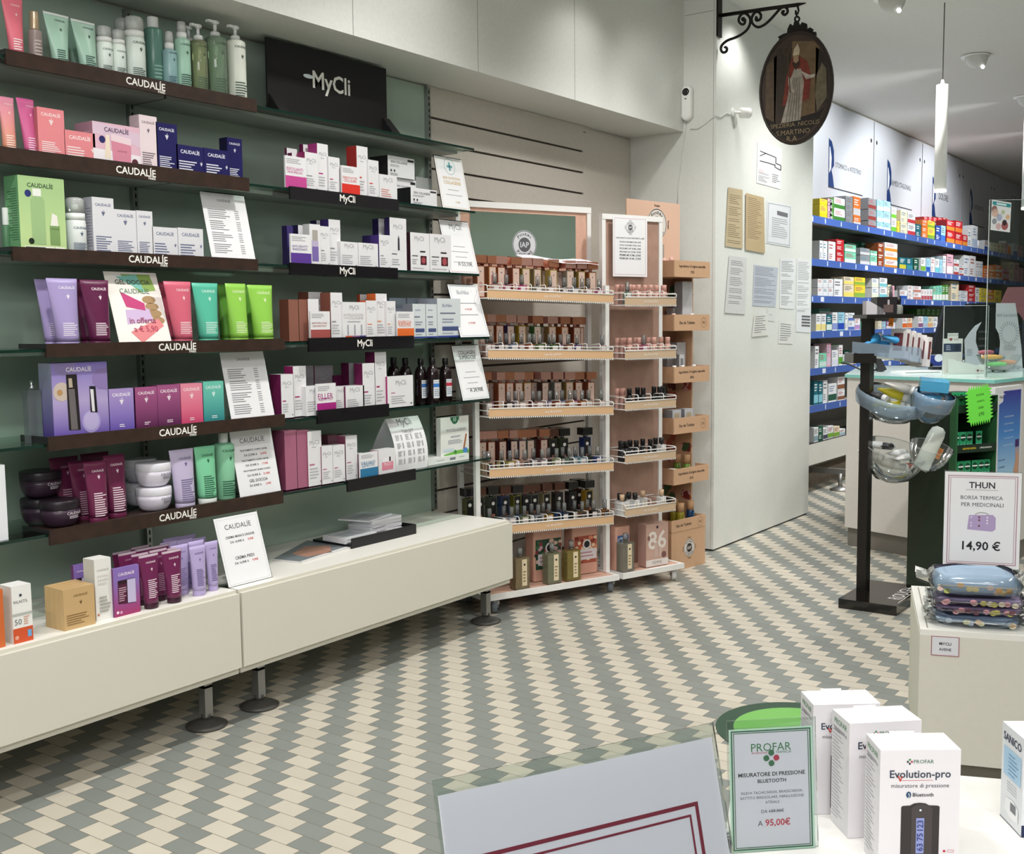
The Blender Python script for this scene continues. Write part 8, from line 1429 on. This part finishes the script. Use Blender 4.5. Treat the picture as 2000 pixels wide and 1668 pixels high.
def evo(corner, yaw, W, D, H, label):
    o = Vector(corner); b = MB(); PW = M('#e6e3e6', .4); b.box(0, W, 0, D, 0, H, {'all': PW, 'top': M('#f4f4f4', .35), 'left': M('#dedcdf', .4)}); y = -.0004
    q = W*.014; cxp = W*.365; zp = H*.905
    for dx, dz, c in ((0, 1, '#3a8a4a'), (-1, 0, '#2a2a2e'), (1, 0, '#b5304a'), (0, -1, '#2a2a2e')): b.disc(cxp+dx*q*1.8, zp+dz*q*1.8, q, q, mm(c), y=y, n=8)
    b.text('PROFAR', W*.54, zp, W*.25, mm('#2f6a44'), y=y); b.text('Evolution-pro', W*.5, H*.795, W*.76, mm('#3a4252'), y=y, bold=True); b.poly([(W*.215, H*.79), (W*.235, H*.79), (W*.25, H*.76), (W*.265, H*.79), (W*.28, H*.79), (W*.255, H*.745), (W*.245, H*.745)], mm('#c0392b'), y=y-.0004); b.quad(W*.25, W*.66, H*.752, H*.755, mm('#c0392b'), y-.0003); b.text('misuratore di pressione', W*.5, H*.705, W*.72, mm('#3a3a42'), y=y); b.disc(W*.36, H*.635, W*.032, W*.042, mm('#24486a'), y=y); b.poly([(W*.352, H*.615), (W*.374, H*.628), (W*.352, H*.642), (W*.362, H*.655), (W*.362, H*.61)], mm('#e6e6ea'), y=y-.0004); b.text('Bluetooth', W*.54, H*.635, W*.26, mm('#2c2c32'), y=y, bold=True)
    b.poly([(W*.27, H*.06), (W*.75, H*.06), (W*.75, H*.535), (W*.73, H*.545), (W*.62, H*.548), (W*.57, H*.565), (W*.50, H*.57), (W*.43, H*.565), (W*.38, H*.548), (W*.29, H*.545), (W*.27, H*.535)], mm('#312c2c'), y=y); b.poly([(W*.40, H*.06), (W*.66, H*.06), (W*.66, H*.53), (W*.58, H*.56), (W*.48, H*.56), (W*.40, H*.53)], mm('#433c3c'), y=y-.0003); b.disc(W*.51, H*.51, W*.014, W*.014, mm('#dfe8f5'), y=y-.0006)
    b.poly([(W*.46, H*.155), (W*.56, H*.155), (W*.56, H*.445), (W*.46, H*.445)], mm('#8f9ad0'), y=y-.0006)
    for s, zc in (('123', .385), ('75', .29), ('63', .205)):
        vs, fs, h = glyphs(s, True); w_ = H*(.085 if s == '123' else .062); b.add([(W*.51-w_*yv*1.0, y-.0009, H*zc+w_*xv) for xv, yv in vs], fs, mm('#39407a'))
    b.text('PROFAR', W*.51, H*.11, W*.13, mm('#d8d4d4'), y=y-.0006); b.disc(W*.82, H*.17, W*.018, W*.016, mm('#c02f45'), y=y); b.border(W*.86, W*.94, H*.16, H*.18, W*.004, mm('#c02f45'), y=y); b.lines(W*.79, W*.92, H*.08, H*.14, 3, mm('#9a9aa2'), y=y)
    for i in range(26):                                   # print on the left side
        zz = H*(.08+.82*i/26); l = D*(.35+.35*((i*5) % 7)/7); b.add([(-.0004, D*.95, zz), (-.0004, D*.95-l, zz), (-.0004, D*.95-l, zz+H*.006), (-.0004, D*.95, zz+H*.006)], [(0, 1, 2, 3)], mm('#9a97a2'))
    for i, (s, c) in enumerate((('PROFAR', '#4a8a5a'), ('Evolution-Pro', '#55555f'))):
        vs, fs, h = glyphs(s); w_ = D*.7; b.add([(-.0004, D*.5-w_*x_, H*(.93-.07*i)+w_*z_) for x_, z_ in vs], fs, mm(c))
    o2 = b.obj('monitor_carton', loc=o, rot=yaw)
    q = MB(); q.box(W*.3, W*.62, D, D+.0008, H-.004, H+.003, M('#e9e8ea', .5)); q.obj('tuck_flap', o2); tag(o2, label, 'box', 'white blood pressure monitor cartons')
yw = math.radians(-52)
evo((1.522, .505, ZT+.0005), math.radians(-48), .107, .062, .169, 'white blood pressure monitor carton in the middle of the three')
A3 = onz(1720, 1465.5, ZT+.1695); evo((A3.x, A3.y, ZT+.0005), math.radians(-54.6), .107, .061, .169, 'white blood pressure monitor carton nearest the viewer')
A3 = onz(1589, 1377, ZT+.1695); evo((A3.x, A3.y, ZT+.0005), math.radians(-52.4), .101, .063, .169, 'white blood pressure monitor carton at the back of the three')
# thermometer carton cut by the right edge
S0 = onz(1994, 1636, ZT); S1 = onz(1953, 1592, ZT); dv = (S1-S0); Ls = dv.length; ths = math.atan2(dv.y, dv.x)-PI/2; H = .1445; b = MB(); SW = M('#dfe3e6', .4); Wd = .09
b.box(0, Wd, 0, Ls, 0, H, {'all': SW, 'top': M('#eef0f2', .35), 'front': M('#dfe3e6', .4)}); g = lambda s, z: (-.0005, Ls*(1-s), H*z)
def sp4(s0, s1, z0, z1, c, dx=0): b.add([(-.0005-dx, Ls*(1-s0), H*z0), (-.0005-dx, Ls*(1-s1), H*z0), (-.0005-dx, Ls*(1-s1), H*z1), (-.0005-dx, Ls*(1-s0), H*z1)], [(0, 1, 2, 3)], mm(c))
sp4(.12, .92, .48, .78, '#a9cde6'); 
for k in range(6): sp4(.35, .35+.5*(.6+.4*((k*3) % 5)/5), .52+.04*k, .53+.04*k, '#5a86b0', .0004)
for k in range(4): sp4(.3, .75, .34+.03*k, .345+.03*k, '#8a9098')
b.add([(-.0008, Ls*(1-s), H*z) for s, z in ((.2, .13), (.28, .26), (.6, .28), (.85, .24), (.85, .10), (.5, .08))], [tuple(range(6))], mm('#eceef0')); sp4(.5, .75, .16, .25, '#6a6f74', .0006); sp4(0, 1, 0, .008, '#2a3550'); b.quad(0, Wd, 0, H*.12, mm('#1f2a50'), -.0005)
vs, fs, h = glyphs('SANICO', True); w_ = Ls*.82; b.add([(-.0006, Ls*.5-w_*x_, H*.88+w_*z_) for x_, z_ in vs], fs, mm('#23304e')); tag(b.obj('thermometer_carton', loc=(S0.x, S0.y, ZT+.0005), rot=ths), 'white and blue carton cut by the right edge of the foreground table', 'box')
